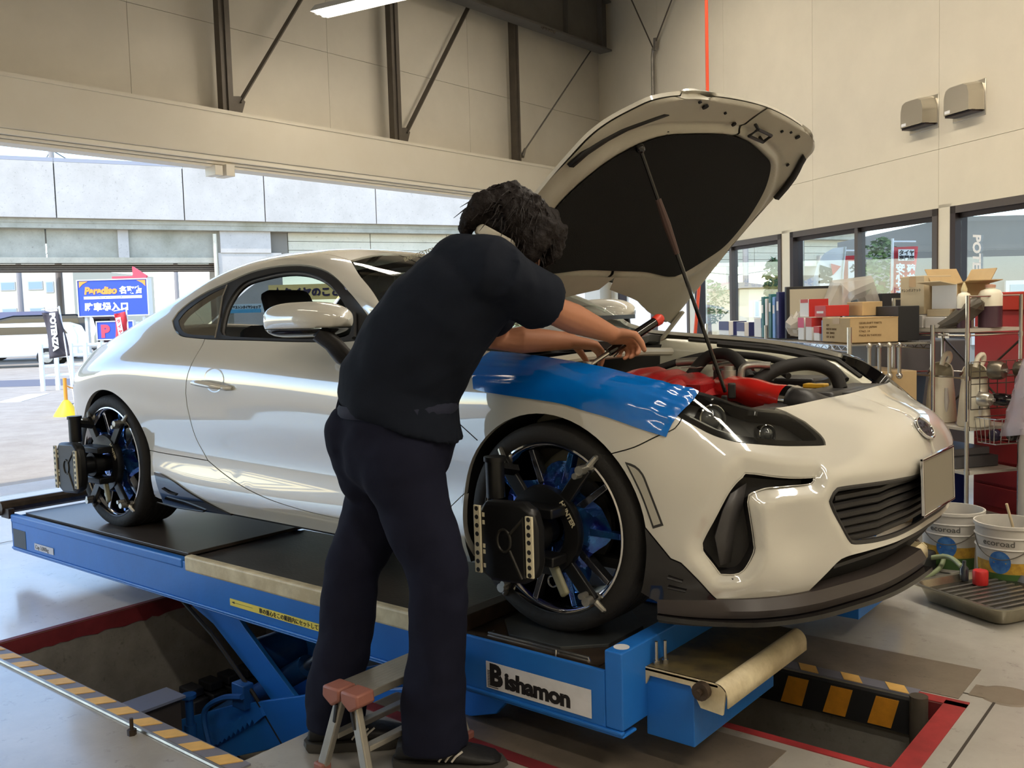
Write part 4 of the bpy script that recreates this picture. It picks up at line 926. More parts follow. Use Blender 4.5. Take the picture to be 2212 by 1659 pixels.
# ------------------------------------------------------------------ bonnet underside
M_under = mat('bonnet_underside', srgb(186, 182, 168), .45, noise=(4, .08))
M_felt = mat('black_felt', srgb(11, 12, 13), .95, bump=(300, .3))
PADl = smooth_line([(3.22, 9), (3.24, 8.4), (3.4, 7.5), (3.6, 6.75), (4.06, 6.20), (4.5, 5.93), (4.83, 5.84), (5.1, 5.9), (5.3, 6.2), (5.52, 6.7), (5.56, 7.1), (5.5, 8), (5.49, 9)], .02, 60)
PAD = PADl[:-1] + smooth_line([(5.49, 9), (4.4, 9), (3.22, 9)])[:-1]
PADm = [(p[0] * SX, p[1] * SV) for p in PADl]; HOm = [(p[0] * SX, p[1] * SV) for p in HOOD]
def under_disp(V2):
    d = segdist(V2, PADm, False); e = segdist(V2, HOm); t = V2[:, 0] / SX; v = V2[:, 1] / SV
    ridge = np.exp(-((d - .03) / .018) ** 2)
    return -.014 * ridge - .012 * np.clip(e / .04, 0, 1) + .008 * np.exp(-((d - .085) / .02) ** 2)
panel('bonnet_frame', M_under, car, inset(HOOD, .006), [PAD + []], M=MH, mirror='both', off=-.014, disp=under_disp, rim=.0, sp=.02)
panel('insulation_pad', M_felt, car, inset(PAD, -.004), M=MH, mirror='both', off=-.034, rim=0)
panel('bonnet_rear_frame', M_under, car, inset(smooth_line([(5.55, 9), (5.56, 7.1), (5.62, 6.6), (6.1, 5.35), (6.17, 5.5), (6.05, 6.7), (5.88, 7.6), (5.7, 9)])[:-1], .002), M=MH, mirror='both', off=-.045, rim=0)
hoodpt = lambda t, v, off=0, side=1: MH @ Vector(tuple((S(t, v)[0] + SN(t, v)[0] * off) * np.array((1, side, 1))))
def hstrip(tv, side, w_, name, m):
    b = MB(); vs = []
    for t, v in tv: vs += [hoodpt(t, v, -.030, side), hoodpt(t, v + w_, -.030, side)]
    b.add(vs, [(2 * i, 2 * i + 1, 2 * i + 3, 2 * i + 2) for i in range(len(tv) - 1)]); return b.build(name, m, car, solid=.012)
hstrip([(4.35, 5.20), (4.15, 5.26), (3.88, 5.40), (3.6, 5.55), (3.3, 5.78), (3.0, 6.0)], 1, .16, 'bonnet_seal', M_rubber)
hstrip([(4.25, 5.22), (4.0, 5.2), (3.7, 5.2), (3.4, 5.24), (3.1, 5.32), (2.85, 5.42)], -1, .22, 'bonnet_seal', M_rubber)
for t, v, sd, r_ in ((2.42, 6.65, 1, .011), (2.44, 6.71, -1, .010), (3.48, 6.75, 1, .008), (2.86, 8.39, 1, .009), (3.44, 5.91, -1, .007), (2.3, 6.2, 1, .006), (2.5, 7.6, 1, .005), (2.5, 7.6, -1, .006), (5.75, 7.6, 1, .006), (5.82, 7.9, -1, .006), (6.0, 6.6, -1, .007), (2.35, 7.2, -1, .005)):
    p = hoodpt(t, v, -.030, sd); q = hoodpt(t, v, -.036, sd); b = MB(); b.cyl(p, q, r_, n=10); b.build('frame_hole', M_dark, car)
b = MB(); q = [hoodpt(t, v, -.045, s_) for t, v, s_ in ((2.72, 8.75, -1), (2.75, 8.0, -1), (3.05, 8.05, -1), (3.02, 8.8, -1))]; b.tube(q, .006, 6, closed=True); b.tube([q[0], hoodpt(2.72, 8.75, -.02, -1)], .006, 6); b.tube([q[2], hoodpt(3.05, 8.05, -.02, -1)], .006, 6); b.build('bonnet_striker', M_blk, car)
# prop rod
pt = hoodpt(3.86, 6.41, -.045, 1); pb = Vector((.26, -.23, .68))
mid_ = pt.lerp(pb, .30)
b = MB(); b.tube([pt, pt.lerp(pb, .12), pt.lerp(pb, .5), pb], .0065, 8); b.sphere(tuple(pt), .016); b.build('prop_rod', M_gloss, car)
b = MB(); b.tube([pt.lerp(pb, .20), mid_, pt.lerp(pb, .42)], [.010, .013, .009], 8); b.build('prop_grip', mat('brown_foam', srgb(74, 56, 50), .8), car)
for sd in (1, -1):   # hinge arms
    b = MB(); b.beam(hoodpt(6.0, 5.5, -.05, sd), (-.53, -.69 * sd, .80), .03, .012); b.build('bonnet_hinge', M_under, car)

# ------------------------------------------------------------------ engine bay
M_bay = mat('bay_paint', srgb(196, 194, 176), .4, coat=.4)
M_redp = mat('red_casting', srgb(158, 28, 30), .35, noise=(30, .15), bump=(150, .2))
M_redg = mat('red_gloss_duct', srgb(190, 36, 30), .22, coat=.6)
M_alu = mat('cast_aluminium', srgb(186, 184, 176), .38, .85, noise=(14, .2))
b = MB(); b.bb((-.50, -.66, .38), (.50, .66, .40)); b.build('bay_floor', M_dark, car, smooth=0)
b = MB(); b.bb((-.52, -.68, .40), (-.49, .68, .80)); b.build('firewall', M_dark, car, smooth=0)
for sd in (-1, 1):
    b = MB(); pts = [(.46, .60, .655), (.30, .690, .735), (0, .725, .788), (-.3, .725, .812), (-.5, .71, .825)]
    vs = []
    for x, y, z in pts: vs += [(x, sd * (y + .01), z), (x, sd * (y - .05), z - .012), (x, sd * (y - .07), z - .05), (x, sd * (y - .10), .42)]
    b.add(vs, [(4 * i + k, 4 * i + k + 1, 4 * i + 5 + k, 4 * i + 4 + k) for i in range(4) for k in range(3)]); b.build('inner_wing', M_bay, car, smooth=60)
    b = MB(); b.lathe([(.0, .06), (.05, .06), (.085, .045), (.11, .0), (.14, -.12)], 20, Matrix.Translation((-.12, sd * .545, .70))); b.build('strut_tower', M_bay, car, smooth=50)
    b = MB(); b.lathe([(0, .075), (.018, .075), (.022, .06), (.055, .06), (.06, .05)], 16, Matrix.Translation((-.12, sd * .545, .705))); b.build('strut_top', M_bplast, car)
    b = MB(); b.tube([(.42, sd * .60, .675), (.30, sd * .672, .738), (0, sd * .705, .79), (-.38, sd * .705, .82)], .010, 6, flat=.6); b.build('bay_seal', M_rubber, car)
b = MB(); b.tube(cr([(.40, .50, .67), (.30, .56, .73), (.10, .62, .77), (-.2, .63, .80)], 5), .012, 6); b.build('wiring_loom', M_rubber, car)
# cross members
b = MB(); b.bb((.40, -.52, .60), (.47, .52, .645)); b.build('radiator_support', M_bplast, car, bevel=.01)
b = MB(); b.bb((.42, .10, .646), (.56, .50, .660)); b.build('radiator_shroud', M_bplast, car, bevel=.01)
# red intake manifold
b = MB(); b.grid(lambda u, v: (-.30 + .42 * u + .02 * math.sin(v * PI), -.13 + .34 * v, .70 + .045 * (1 - (2 * v - 1) ** 4) * (1 - (2 * u - 1) ** 6) - .05 * u + .006 * math.cos(u * 30)), 24, 16)
b.bb((-.29, -.12, .60), (.11, .20, .69)); b.build('intake_manifold', M_redp, car, smooth=45)
for i in range(2):
    b = MB(); b.tube(cr([(-.10 + i * .13, -.13, .68), (-.10 + i * .13, -.20, .66), (-.10 + i * .13, -.26, .58)], 5), .034, 12); b.build('intake_runner', M_redp, car)
b = MB(); b.bb((-.02, -.02, .742), (.05, .03, .746)); b.build('engine_plate', M_chrome, car, bevel=.001)
# red gloss duct with chrome clamp
duct = cr([(.10, .06, .66), (.20, -.02, .668), (.30, -.08, .662), (.40, -.13, .652), (.455, -.15, .648)], 6)
b = MB(); b.tube(duct, [.05 + .002 * math.sin(i * .7) for i in range(len(duct))], 18); b.build('intake_duct', M_redg, car, smooth=60)
d_ = (duct[-1] - duct[-2]).normalized()
b = MB(); b.cyl(duct[-1] - d_ * .012, duct[-1] + d_ * .012, .0545, n=22); b.build('hose_clamp', M_chrome, car)
b = MB(); b.tube(cr([duct[-1], duct[-1] + d_ * .05, duct[-1] + Vector((.09, .04, -.03)), duct[-1] + Vector((.12, .12, -.05))], 5), .047, 16); b.build('air_box_neck', M_bplast, car)
b = MB(); b.bb((.40, .02, .58), (.53, .36, .665)); b.build('air_box', M_bplast, car, bevel=.015)
b = MB(); b.bb((.20, .28, .55), (.36, .46, .69)); b.build('fuse_box', M_bplast, car, bevel=.012)
for i, (p, r_) in enumerate((([(-.08, .16, .70), (-.02, .18, .77), (.06, .17, .785), (.14, .12, .76), (.20, .08, .70)], .022), ([(.24, .02, .68), (.30, .10, .735), (.38, .18, .75), (.45, .22, .72), (.48, .22, .66)], .024), ([(-.28, .26, .72), (-.1, .34, .77), (.1, .40, .76), (.25, .42, .72)], .014), ([(.10, .22, .70), (.20, .28, .72), (.28, .24, .70)], .012))):
    b = MB(); b.tube(cr(p, 7), r_, 12); b.build('coolant_hose', M_rubber, car, smooth=60)
for p, r_ in (([(.0, .20, .73), (.10, .20, .745), (.20, .15, .735)], .015), ([(.20, .02, .66), (.20, .02, .735), (.23, .04, .752), (.29, .06, .75)], .013), ([(-.18, .24, .745), (-.02, .25, .755), (.1, .24, .75)], .016)):
    b = MB(); b.tube(cr(p, 7), r_, 12); b.build('metal_pipe', M_alu, car, smooth=60)
b = MB(); b.cyl((.16, .00, .66), (.16, .00, .735), .026, n=16); b.cyl((.16, .00, .735), (.16, .0, .75), .018, n=12); b.build('throttle_motor', M_alu, car)
b = MB(); b.bb((.08, .03, .64), (.15, .14, .735)); b.build('throttle_body', M_bplast, car, bevel=.01)
b = MB(); b.bb((.34, .22, .66), (.42, .27, .675)); b.build('dipstick_tab', mat('yellow_plastic', srgb(214, 168, 40), .4), car, bevel=.004)
b = MB(); b.bb((.30, .12, .55), (.40, .30, .66)); b.build('alternator', M_alu, car, bevel=.02)
b = MB()
for i in range(40):
    x, y = random.uniform(-.3, .45), random.uniform(-.4, .45); h = random.uniform(.56, .68)
    b.box((x, y, h), (random.uniform(.02, .07), random.uniform(.02, .07), random.uniform(.02, .06)), rz=random.random() * 3)
tag(b.build('engine_clutter', mat('engine_grey', srgb(52, 50, 48), .5, .4), car, bevel=.004), kind='stuff')
b = MB(); b.tube([(-.36, -.50, .775), (-.32, -.2, .79), (-.32, .2, .79), (-.36, .5, .775)], .018, 10); b.build('strut_bar', M_under, car)
# cowl in front of the windscreen
panel('cowl', M_bplast, car, smooth_line([(5.72, 9), (5.9, 7.6), (6.1, 6.6), (6.25, 5.5), (6.35, 5.15), (6.6, 5.25), (6.6, 5.9), (6.56, 7), (6.55, 8), (6.56, 9)])[:-1], mirror='both', off=-.03, rim=.03)
b = MB()
for p, q in (((-.50, -.50, .915), (-.62, .10, .985)), ((-.50, .10, .93), (-.60, .60, .93))): b.beam(p, q, .012, .018)
b.build('wiper', M_bplast, car)

# ------------------------------------------------------------------ front end details
for side in (None, 'L'):
    sg = 1 if side else -1; my = np.array((1, -1, 1)) if side else np.array((1, 1, 1))
    hl = empty('headlight', (0, 0, 0), parent=car)
    panel('housing', mat('lamp_housing', srgb(48, 46, 46), .3), hl, inset(HL, -.004), mirror=side, off=-.045, rim=0)
    panel('bezel', M_gloss, hl, inset(HL, .002), [inset(HL, .020)], mirror=side, off=-.003, rim=.04, sp=.012)
    panel('lens_cover', glassmat('lamp_glass', (.86, .88, .86), .05), hl, inset(HL, .003), mirror=side, off=.0, rim=0)
    P = lambda t, v, off: Vector(tuple((S(t, v)[0] + SN(t, v)[0] * off) * my))
    Nn = Vector((.85, sg * .5, .12)).normalized()
    for t, v, r_, nm in ((3.28, 4.28, .040, 'projector'), (2.55, 4.30, .026, 'projector')):
        c = P(t, v, -.035); x, y, z = frame(Nn); MM = Matrix((x, y, z)).transposed().to_4x4(); MM.translation = c
        b = MB(); b.lathe([(r_, -.02), (r_ * 1.08, .012), (r_, .014), (r_ * .92, .004), (r_ * .85, -.004)], 24, MM); b.build('lamp_ring', M_chrome, hl)
        b = MB(); b.lathe([(r_ * .86, -.002), (r_ * .7, .012), (r_ * .4, .020), (0, .023)], 20, MM); b.build(nm, mat('lens_dark', srgb(70, 72, 76), .05, coat=1), hl)
    b = MB(); b.tube([P(t, v, -.012) for t, v in ((3.6, 3.95), (3.35, 3.80), (3.1, 3.80), (2.8, 3.86), (2.5, 3.94), (2.2, 4.0))], .006, 6); b.build('light_guide', mat('light_guide', srgb(150, 150, 146), .3), hl)
    # fog vent: dark duct with a lighter inner cheek
    fv = empty('bumper_vent', (0, 0, 0), parent=car)
    lp = inset(FOG, -.003); o1 = S([p[0] for p in lp], [p[1] for p in lp]); n1 = SN([p[0] for p in lp], [p[1] for p in lp])
    cen = o1.mean(0); A = (o1 - n1 * .022) * my; Bq = (cen + (o1 - cen) * .86 - n1.mean(0) * .085) * my
    b = MB(); n = len(lp); b.add([tuple(p) for p in A] + [tuple(p) for p in Bq], [(i, (i + 1) % n, n + (i + 1) % n, n + i) for i in range(n)] + [tuple(range(n, 2 * n))]); b.build('duct', M_bplast, fv, smooth=45)
    e = [(3.16, 2.9), (3.22, 2.0), (3.32, 1.25)]
    b = MB(); vs = []
    for (t, v), (t2, v2) in zip([(3.14, 2.95), (3.24, 2.4), (3.36, 1.8), (3.40, 1.15)], [(3.34, 2.62), (3.44, 2.25), (3.53, 1.75), (3.50, 1.15)]): vs += [P(t, v, -.055), P(t2, v2, -.028)]
    b.add(vs, [(2 * i, 2 * i + 1, 2 * i + 3, 2 * i + 2) for i in range(3)]); b.build('vent_cheek', mat('vent_grey', srgb(72, 70, 70), .45), fv, solid=.004)
    # side reflector
    RF = closed([(4.20, 2.80), (4.12, 2.77), (4.06, 2.66), (4.02, 2.42), (3.94, 1.85), (4.02, 1.77), (4.08, 2.23), (4.13, 2.50)], .01, 60)
    panel('side_reflector', M_gloss, car, inset(RF, -.002), mirror=side, off=.0015, rim=.006, sp=.01)
    panel('reflector_lens', mat('clear_reflector', srgb(168, 164, 152), .2, coat=.6), car, inset(RF, .004), mirror=side, off=.003, rim=.003, sp=.01)
    # black corner of the lip, with two slots
    BC = smooth_line([(3.46, .03), (3.54, .2), (3.68, .8), (3.82, 1.20), (3.9, 1.26)])[:-1] + [(3.9, 1.26), FARC[j0]] + arc_tv(-.003, .315, .345, 0, -24, 8, FARC[j0][0], FARC[j0][1] - .3) + [(3.9, -.25), (3.5, -.25)]
    panel('lip_corner', M_gloss, car, inset(BC, .001), mirror=side, off=.004, rim=.02, sp=.015)
    for v in (.52, .82):
        b = MB(); b.tube([P(3.78 + (v - .5) * .1, v - .05, .006), P(3.93, v + .03, .008)], .007, 6, flat=.5); b.build('lip_slot', M_bplast, car)
    # rear side under-spoiler
    SPO = smooth_line([(9.74, 1.25), (9.57, 1.23), (9.27, 1.05), (9.05, .78), (8.88, .53), (8.72, .25), (8.56, .0)])[:-1] + [(8.56, .0), (9.0, -.1), (9.70, -.1)]
    panel('side_spoiler', M_gloss, car, SPO, mirror=side, off=.008, rim=.02, sp=.015)
    b = MB(); b.tube([P(9.72, .05, .03), P(9.3, .0, .028), P(8.9, -.05, .012)], .008, 6, flat=.4); b.build('spoiler_fin', M_gloss, car)
    b = MB(); b.tube([P(9.55, .72, .011), P(9.42, .60, .011), P(9.28, .56, .010)], .007, 6, flat=.5); b.build('spoiler_slot', M_trimk, car)
    # underside closing strip below the sill
    b = MB(); b.tube([P(t, .05, -.02) for t in np.linspace(6.35, 9.4, 12)], .02, 8); b.build('jacking_strip', M_dark, car)
# grille
GRc = GRL
panel('grille_back', M_dark, car, [(max(p[0], 0), p[1]) for p in inset(GRc, -.004)], mirror='both', off=-.06, rim=0)
def half_tube(tv, off, r_, name, m, parent=car, flat=1.0, n=6):
    q = S([p[0] for p in tv], [p[1] for p in tv]) + SN([p[0] for p in tv], [p[1] for p in tv]) * off
    pts = [tuple(p * (1, -1, 1)) for p in q[::-1]] + [tuple(p) for p in q[1:]]
    b = MB(); b.tube(pts, r_, n, flat=flat, up=(0, 0, 1)); return b.build(name, m, parent)
for i in range(6):
    v = 1.50 + i * .205; tm = min(2.12, 1.84 + (v - 1.4) * .40) if v < 2.5 else 2.10
    half_tube([(0, v), (.5, v + .005), (1.0, v + .012), (1.22, v - .03), (1.6, v - .02), (tm, v - .01)], -.030, .011, 'grille_bar', M_bplast, flat=.8)
q = S([p[0] for p in GRL if p[0] >= 0], [p[1] for p in GRL if p[0] >= 0]); nn = SN([p[0] for p in GRL if p[0] >= 0], [p[1] for p in GRL if p[0] >= 0]); q = q - nn * .014
pts = [tuple(p) for p in q] + [tuple(p * (1, -1, 1)) for p in q[::-1]]
b = MB(); b.tube(pts, .008, 6, closed=True); b.build('grille_frame', M_bplast, car)
# lower intake and front lip
LOWf = smooth_line(LOW)[::-1]
panel('lower_intake', M_dark, car, [(p[0], p[1]) for p in LOWf] + [(3.0, -.30), (0, -.30)], mirror='both', off=-.035, rim=0)
half_tube([(0, .78), (.8, .80), (1.6, .80), (2.1, .72)], -.022, .010, 'intake_bar', M_bplast)
def lip(prof, name, m):
    b = MB(); ts = np.linspace(0, 4.02, 46); vs = []; n = len(prof)
    for s_ in (-1, 1):
        tt = ts[::-1] if s_ == -1 else ts[1:]
        for t in tt:
            base = S(t, 0)[0]; nv = SN(t, .3)[0]; nv = np.array((nv[0], nv[1], 0)); nv /= np.linalg.norm(nv); k = 1 - .75 * max(0, (t - 3.2) / .82)
            for o, z in prof:
                p = base + nv * o * k; p[2] = z + (base[2] - .17) * .5; vs.append(tuple(p * np.array((1, -s_ if s_ == -1 else 1, 1)) if s_ == -1 else p))
    m_ = len(vs) // n
    b.add(vs, [(i * n + j, i * n + (j + 1) % n, (i + 1) * n + (j + 1) % n, (i + 1) * n + j) for i in range(m_ - 1) for j in range(n)] + [tuple(range(n)), tuple(range((m_ - 1) * n, m_ * n))[::-1]])
    return b.build(name, m, car, smooth=40, fix=True)
lip([(-.03, .185), (.012, .178), (.030, .150), (.022, .128), (-.03, .128)], 'front_lip', mat('lip_satin', srgb(58, 52, 50), .38))
lip([(-.03, .128), (.046, .124), (.048, .112), (-.03, .108)], 'splitter', M_gloss)
lip([(-.03, .118), (.0, .108), (.0, .100), (-.03, .100)], 'splitter_underside', M_bplast)
# emblem and number plate
em = empty('emblem', (0, 0, 0), parent=car)
c = Vector(tuple(S(0, 3.66)[0])); nz = Vector(tuple(SN(0.001, 3.66)[0])); nz.y = 0; x, y, z = frame(nz, (0, 1, 0)); ME_ = Matrix((x, y, z)).transposed().to_4x4(); ME_.translation = c
ov = [(.058 * math.cos(a * PI / 16), .036 * math.sin(a * PI / 16)) for a in range(32)]
b = MB(); b.prism([(p[0] * .9, p[1] * .88) for p in ov], .001, .005, ME_); b.build('badge_face', mat('badge_dark', srgb(70, 68, 74), .2, .6), em)
b = MB(); b.tube([ME_ @ Vector((p[0], p[1], .005)) for p in ov], .0048, 8, closed=True); b.build('badge_ring', M_chrome, em)
def star(cx, cy, s_, nm):
    pts = []
    for k in range(8):
        r_ = s_ * (1 if k % 4 == 0 else (.62 if k % 2 == 0 else .16)); a = k * PI / 4; pts.append((cx + r_ * math.cos(a), cy + r_ * .8 * math.sin(a)))
    b = MB(); b.prism(pts, .005, .008, ME_); b.build(nm, M_chrome, em, smooth=0)
star(.022, .006, .021, 'badge_star')
for k, (cx, cy) in enumerate(((-.012, .018), (-.030, .004), (-.020, -.014), (.004, -.016), (-.006, .002))): star(cx, cy, .009, 'badge_star')
pl = empty('number_plate', (0, 0, 0), parent=car)
MPl = PM((.862, 0, .405), (0, 1, 0), (-.03, 0, 1))
b = MB(); b.bb((-.165, -.0825, -.002), (.165, .0825, .0015), MPl); b.build('plate_face', mat('blanked_plate', srgb(131, 124, 110), .6), pl, smooth=0)
for a, c2 in (((-.171, -.088), (.171, -.080)), ((-.171, .080), (.171, .088)), ((-.171, -.088), (-.163, .088)), ((.163, -.088), (.171, .088))):
    b = MB(); b.bb((a[0], a[1], -.004), (c2[0], c2[1], .006), MPl); b.build('plate_frame', M_chrome, pl, bevel=.002)
b = MB(); b.bb((-.03, -.05, -.035), (.03, .05, -.004), MPl); b.build('plate_bracket', M_bplast, pl)
# door handles, mirrors
for side in (None, 'L'):
    my = np.array((1, -1, 1)) if side else np.array((1, 1, 1)); sg = 1 if side else -1
    P = lambda t, v, off: Vector(tuple((S(t, v)[0] + SN(t, v)[0] * off) * my))
    dh = DOORS[1 if side else 0]
    b = MB(); b.tube([P(8.82, 3.66, .004), P(8.80, 3.67, .024), P(8.72, 3.67, .034), P(8.58, 3.65, .034), P(8.50, 3.63, .028), P(8.47, 3.62, .006)], [.010, .016, .018, .018, .015, .010], 10, flat=.65, up=(0, sg, 0)); b.build('door_handle', M_paint, dh, smooth=60)
    b = MB(); b.tube([P(8.49, 3.62, .012), P(8.44, 3.61, .014), P(8.41, 3.60, .004)], [.017, .016, .01], 10, flat=.7, up=(0, sg, 0)); b.build('lock_cap', M_paint, dh, smooth=60)
    ring = [P(8.62 + .115 * math.cos(a), 3.76 + .27 * math.sin(a), .0012) for a in np.linspace(0, 2 * PI, 24, endpoint=False)]
    b = MB(); b.add(ring + [P(8.62, 3.76, -.012)], [(i, (i + 1) % 24, 24) for i in range(24)]); b.build('handle_recess', M_paint, dh, smooth=60)
    mr = empty('side_mirror', (0, 0, 0), parent=car)
    mx, mz = -.965, .957
    def shell(u, v, up):
        a = v * PI; xx = -.205 + .41 * u; prof = math.sin(min(1, (u * 1.12 + .02)) * PI) ** .42 if u < .9 else .62 + (1 - u) * 2.2
        prof = max(.08, min(1, prof)); return None
    # egg-shaped cap: sections along x (rear tip -> front), flattened towards the glass
    n1_, n2_ = 26, 22; vsU = []
    def sec(u):
        # u 0 = rear/outer tip ; half height & half depth
        h = .062 * (1 - abs(2 * (u ** .78) - 1) ** 3.0) ** .5 + .001; d = .085 * (1 - abs(2 * (u ** .85) - 1) ** 3.2) ** .5 + .001
        return h, d
    def body(u, a):
        h, d = sec(u); ca, sa = math.cos(a), math.sin(a); e_ = .75
        dy = math.copysign(abs(ca) ** e_, ca) * d; dz = math.copysign(abs(sa) ** e_, sa) * h
        x_ = mx - .20 + .365 * u
        return (x_, sg * (.962 + dy - .04 * u), mz + dz - .004 + .018 * u * (1 - u))
    zc = lambda u: mz - .030
    b = MB(); b.grid(lambda u, v: (lambda p: (p[0], p[1], max(p[2], zc(u))))(body(u, 2 * PI * v)), 30, 28, cv=True); b.build('mirror_cap', M_paint, mr, smooth=60)
    b = MB(); b.grid(lambda u, v: (lambda p: (p[0], p[1], min(p[2], zc(u) - .002)))(body(u, 2 * PI * v)), 30, 28, cv=True); b.build('mirror_base', M_gloss, mr, smooth=60)
    b = MB(); b.tube([(mx + .06, sg * .965, mz - .045), (mx + .09, sg * .93, mz - .085), (mx + .10, sg * .89, mz - .135), (mx + .10, sg * .855, mz - .15)], [.050, .048, .050, .055], 12, flat=.55, up=(1, 0, 0)); b.build('mirror_stalk', M_bplast, mr, smooth=60)
    b = MB(); b.tube([P(7.42, 5.05, .004), P(7.47, 5.5, .004), P(7.52, 5.95, .004)], .010, 6); b.build('mirror_sail', M_trimk, mr)
# fender seam behind the front wheel
for side in (None, 'L'):
    my = np.array((1, -1, 1)) if side else np.array((1, 1, 1)); i_ = [inv_xz(x, z, 5.8, 3) for x, z in ((-.265, .565), (-.36, .625), (-.46, .672), (-.60, .70))]
    q = [tuple((S(t, v)[0] + SN(t, v)[0] * .0004) * my) for t, v in i_]; b = MB(); b.tube(q, .0016, 5); b.build('fender_seam', M_dark, car)
# ------------------------------------------------------------------ inner shell, cabin
INN = smooth_line([(6.3, .25), (9.4, .25), (9.4, 2.0), (9.9, 3.8), (11.2, 3.9), (12, 3.2), (12.9, 3.2), (12.9, 4.9), (12.5, 5.1), (10.2, 5.0), (8.9, 4.8), (7.2, 4.85), (6.7, 4.7), (6.3, 4.5)], .03)[:-1]
for side in (None, 'L'):
    panel('inner_shell', M_dark, car, INN, mirror=side, off=-.045, rim=0, sp=.06)
    my = -1 if side is None else 1
    for cx, r_ in ((-.003, .352), (-2.553, .352)):
        b = MB(); vs = []; n = 28
        for i in range(n + 1):
            a = math.radians(-25 + 230 * i / n); vs += [(cx + r_ * math.cos(a), my * .862, .315 + r_ * math.sin(a)), (cx + r_ * math.cos(a), my * .55, .315 + r_ * math.sin(a))]
        b.add(vs, [(2 * i, 2 * i + 1, 2 * i + 3, 2 * i + 2) for i in range(n)]); b.add([(cx, my * .55, .315)] + [(cx + r_ * math.cos(math.radians(-25 + 230 * i / n)), my * .55, .315 + r_ * math.sin(math.radians(-25 + 230 * i / n))) for i in range(n + 1)], [(0, i, i + 1) for i in range(1, n + 1)])
        b.build('wheel_liner', M_dark, car)
b = MB(); b.bb((-3.2, -.78, .20), (.55, .78, .23)); b.build('underbody', M_dark, car, smooth=0)
M_seat = mat('seat_cloth', srgb(30, 29, 31), .85)
for y in (-.36, .36):
    st = empty('seat', (0, 0, 0), parent=car)
    b = MB(); b.bb((-1.75, y - .25, .35), (-1.15, y + .25, .50)); b.build('seat_cushion', M_seat, st, bevel=.05)
    b = MB(); b.add([(-1.70, y - .26, .45), (-1.58, y - .26, .45), (-1.86, y - .22, .95), (-1.98, y - .22, .92), (-1.70, y + .26, .45), (-1.58, y + .26, .45), (-1.86, y + .22, .95), (-1.98, y + .22, .92)], [(0, 1, 2, 3), (4, 7, 6, 5), (0, 4, 5, 1), (1, 5, 6, 2), (2, 6, 7, 3), (3, 7, 4, 0)]); b.build('seat_back', M_seat, st, bevel=.05)
    b = MB(); b.add([(-1.86, y - .13, .93), (-1.76, y - .13, .95), (-1.84, y - .12, 1.10), (-1.93, y - .12, 1.09), (-1.86, y + .13, .93), (-1.76, y + .13, .95), (-1.84, y + .12, 1.10), (-1.93, y + .12, 1.09)], [(0, 1, 2, 3), (4, 7, 6, 5), (0, 4, 5, 1), (1, 5, 6, 2), (2, 6, 7, 3), (3, 7, 4, 0)]); b.build('headrest', M_seat, st, bevel=.035)
b = MB(); b.bb((-.95, -.70, .50), (-.55, .70, .82)); b.build('dashboard', M_bplast, car, bevel=.05)
b = MB(); b.tube([(-1.10 + .05 * math.cos(a) * .4, -.36 + .18 * math.cos(a + 0), .80 + .18 * math.sin(a)) for a in np.linspace(0, 2 * PI, 26, endpoint=False)], .014, 8, closed=True); b.bb((-1.12, -.40, .77), (-1.08, -.32, .83)); b.beam((-1.10, -.54, .80), (-1.10, -.18, .80), .02, .03); b.build('steering_wheel', M_bplast, car)
panel('headliner', mat('headliner', srgb(60, 58, 56), .9), car, smooth_line([(7.9, 7.5), (8.5, 7.5), (9.6, 7.55), (10.3, 7.4), (10.25, 9), (8.0, 9)])[:-1], mirror='both', off=-.03, rim=0, sp=.05)
b = MB(); b.bb((-1.42, -.11, 1.10), (-1.39, .11, 1.16)); b.build('rear_view_mirror', M_bplast, car, bevel=.012)
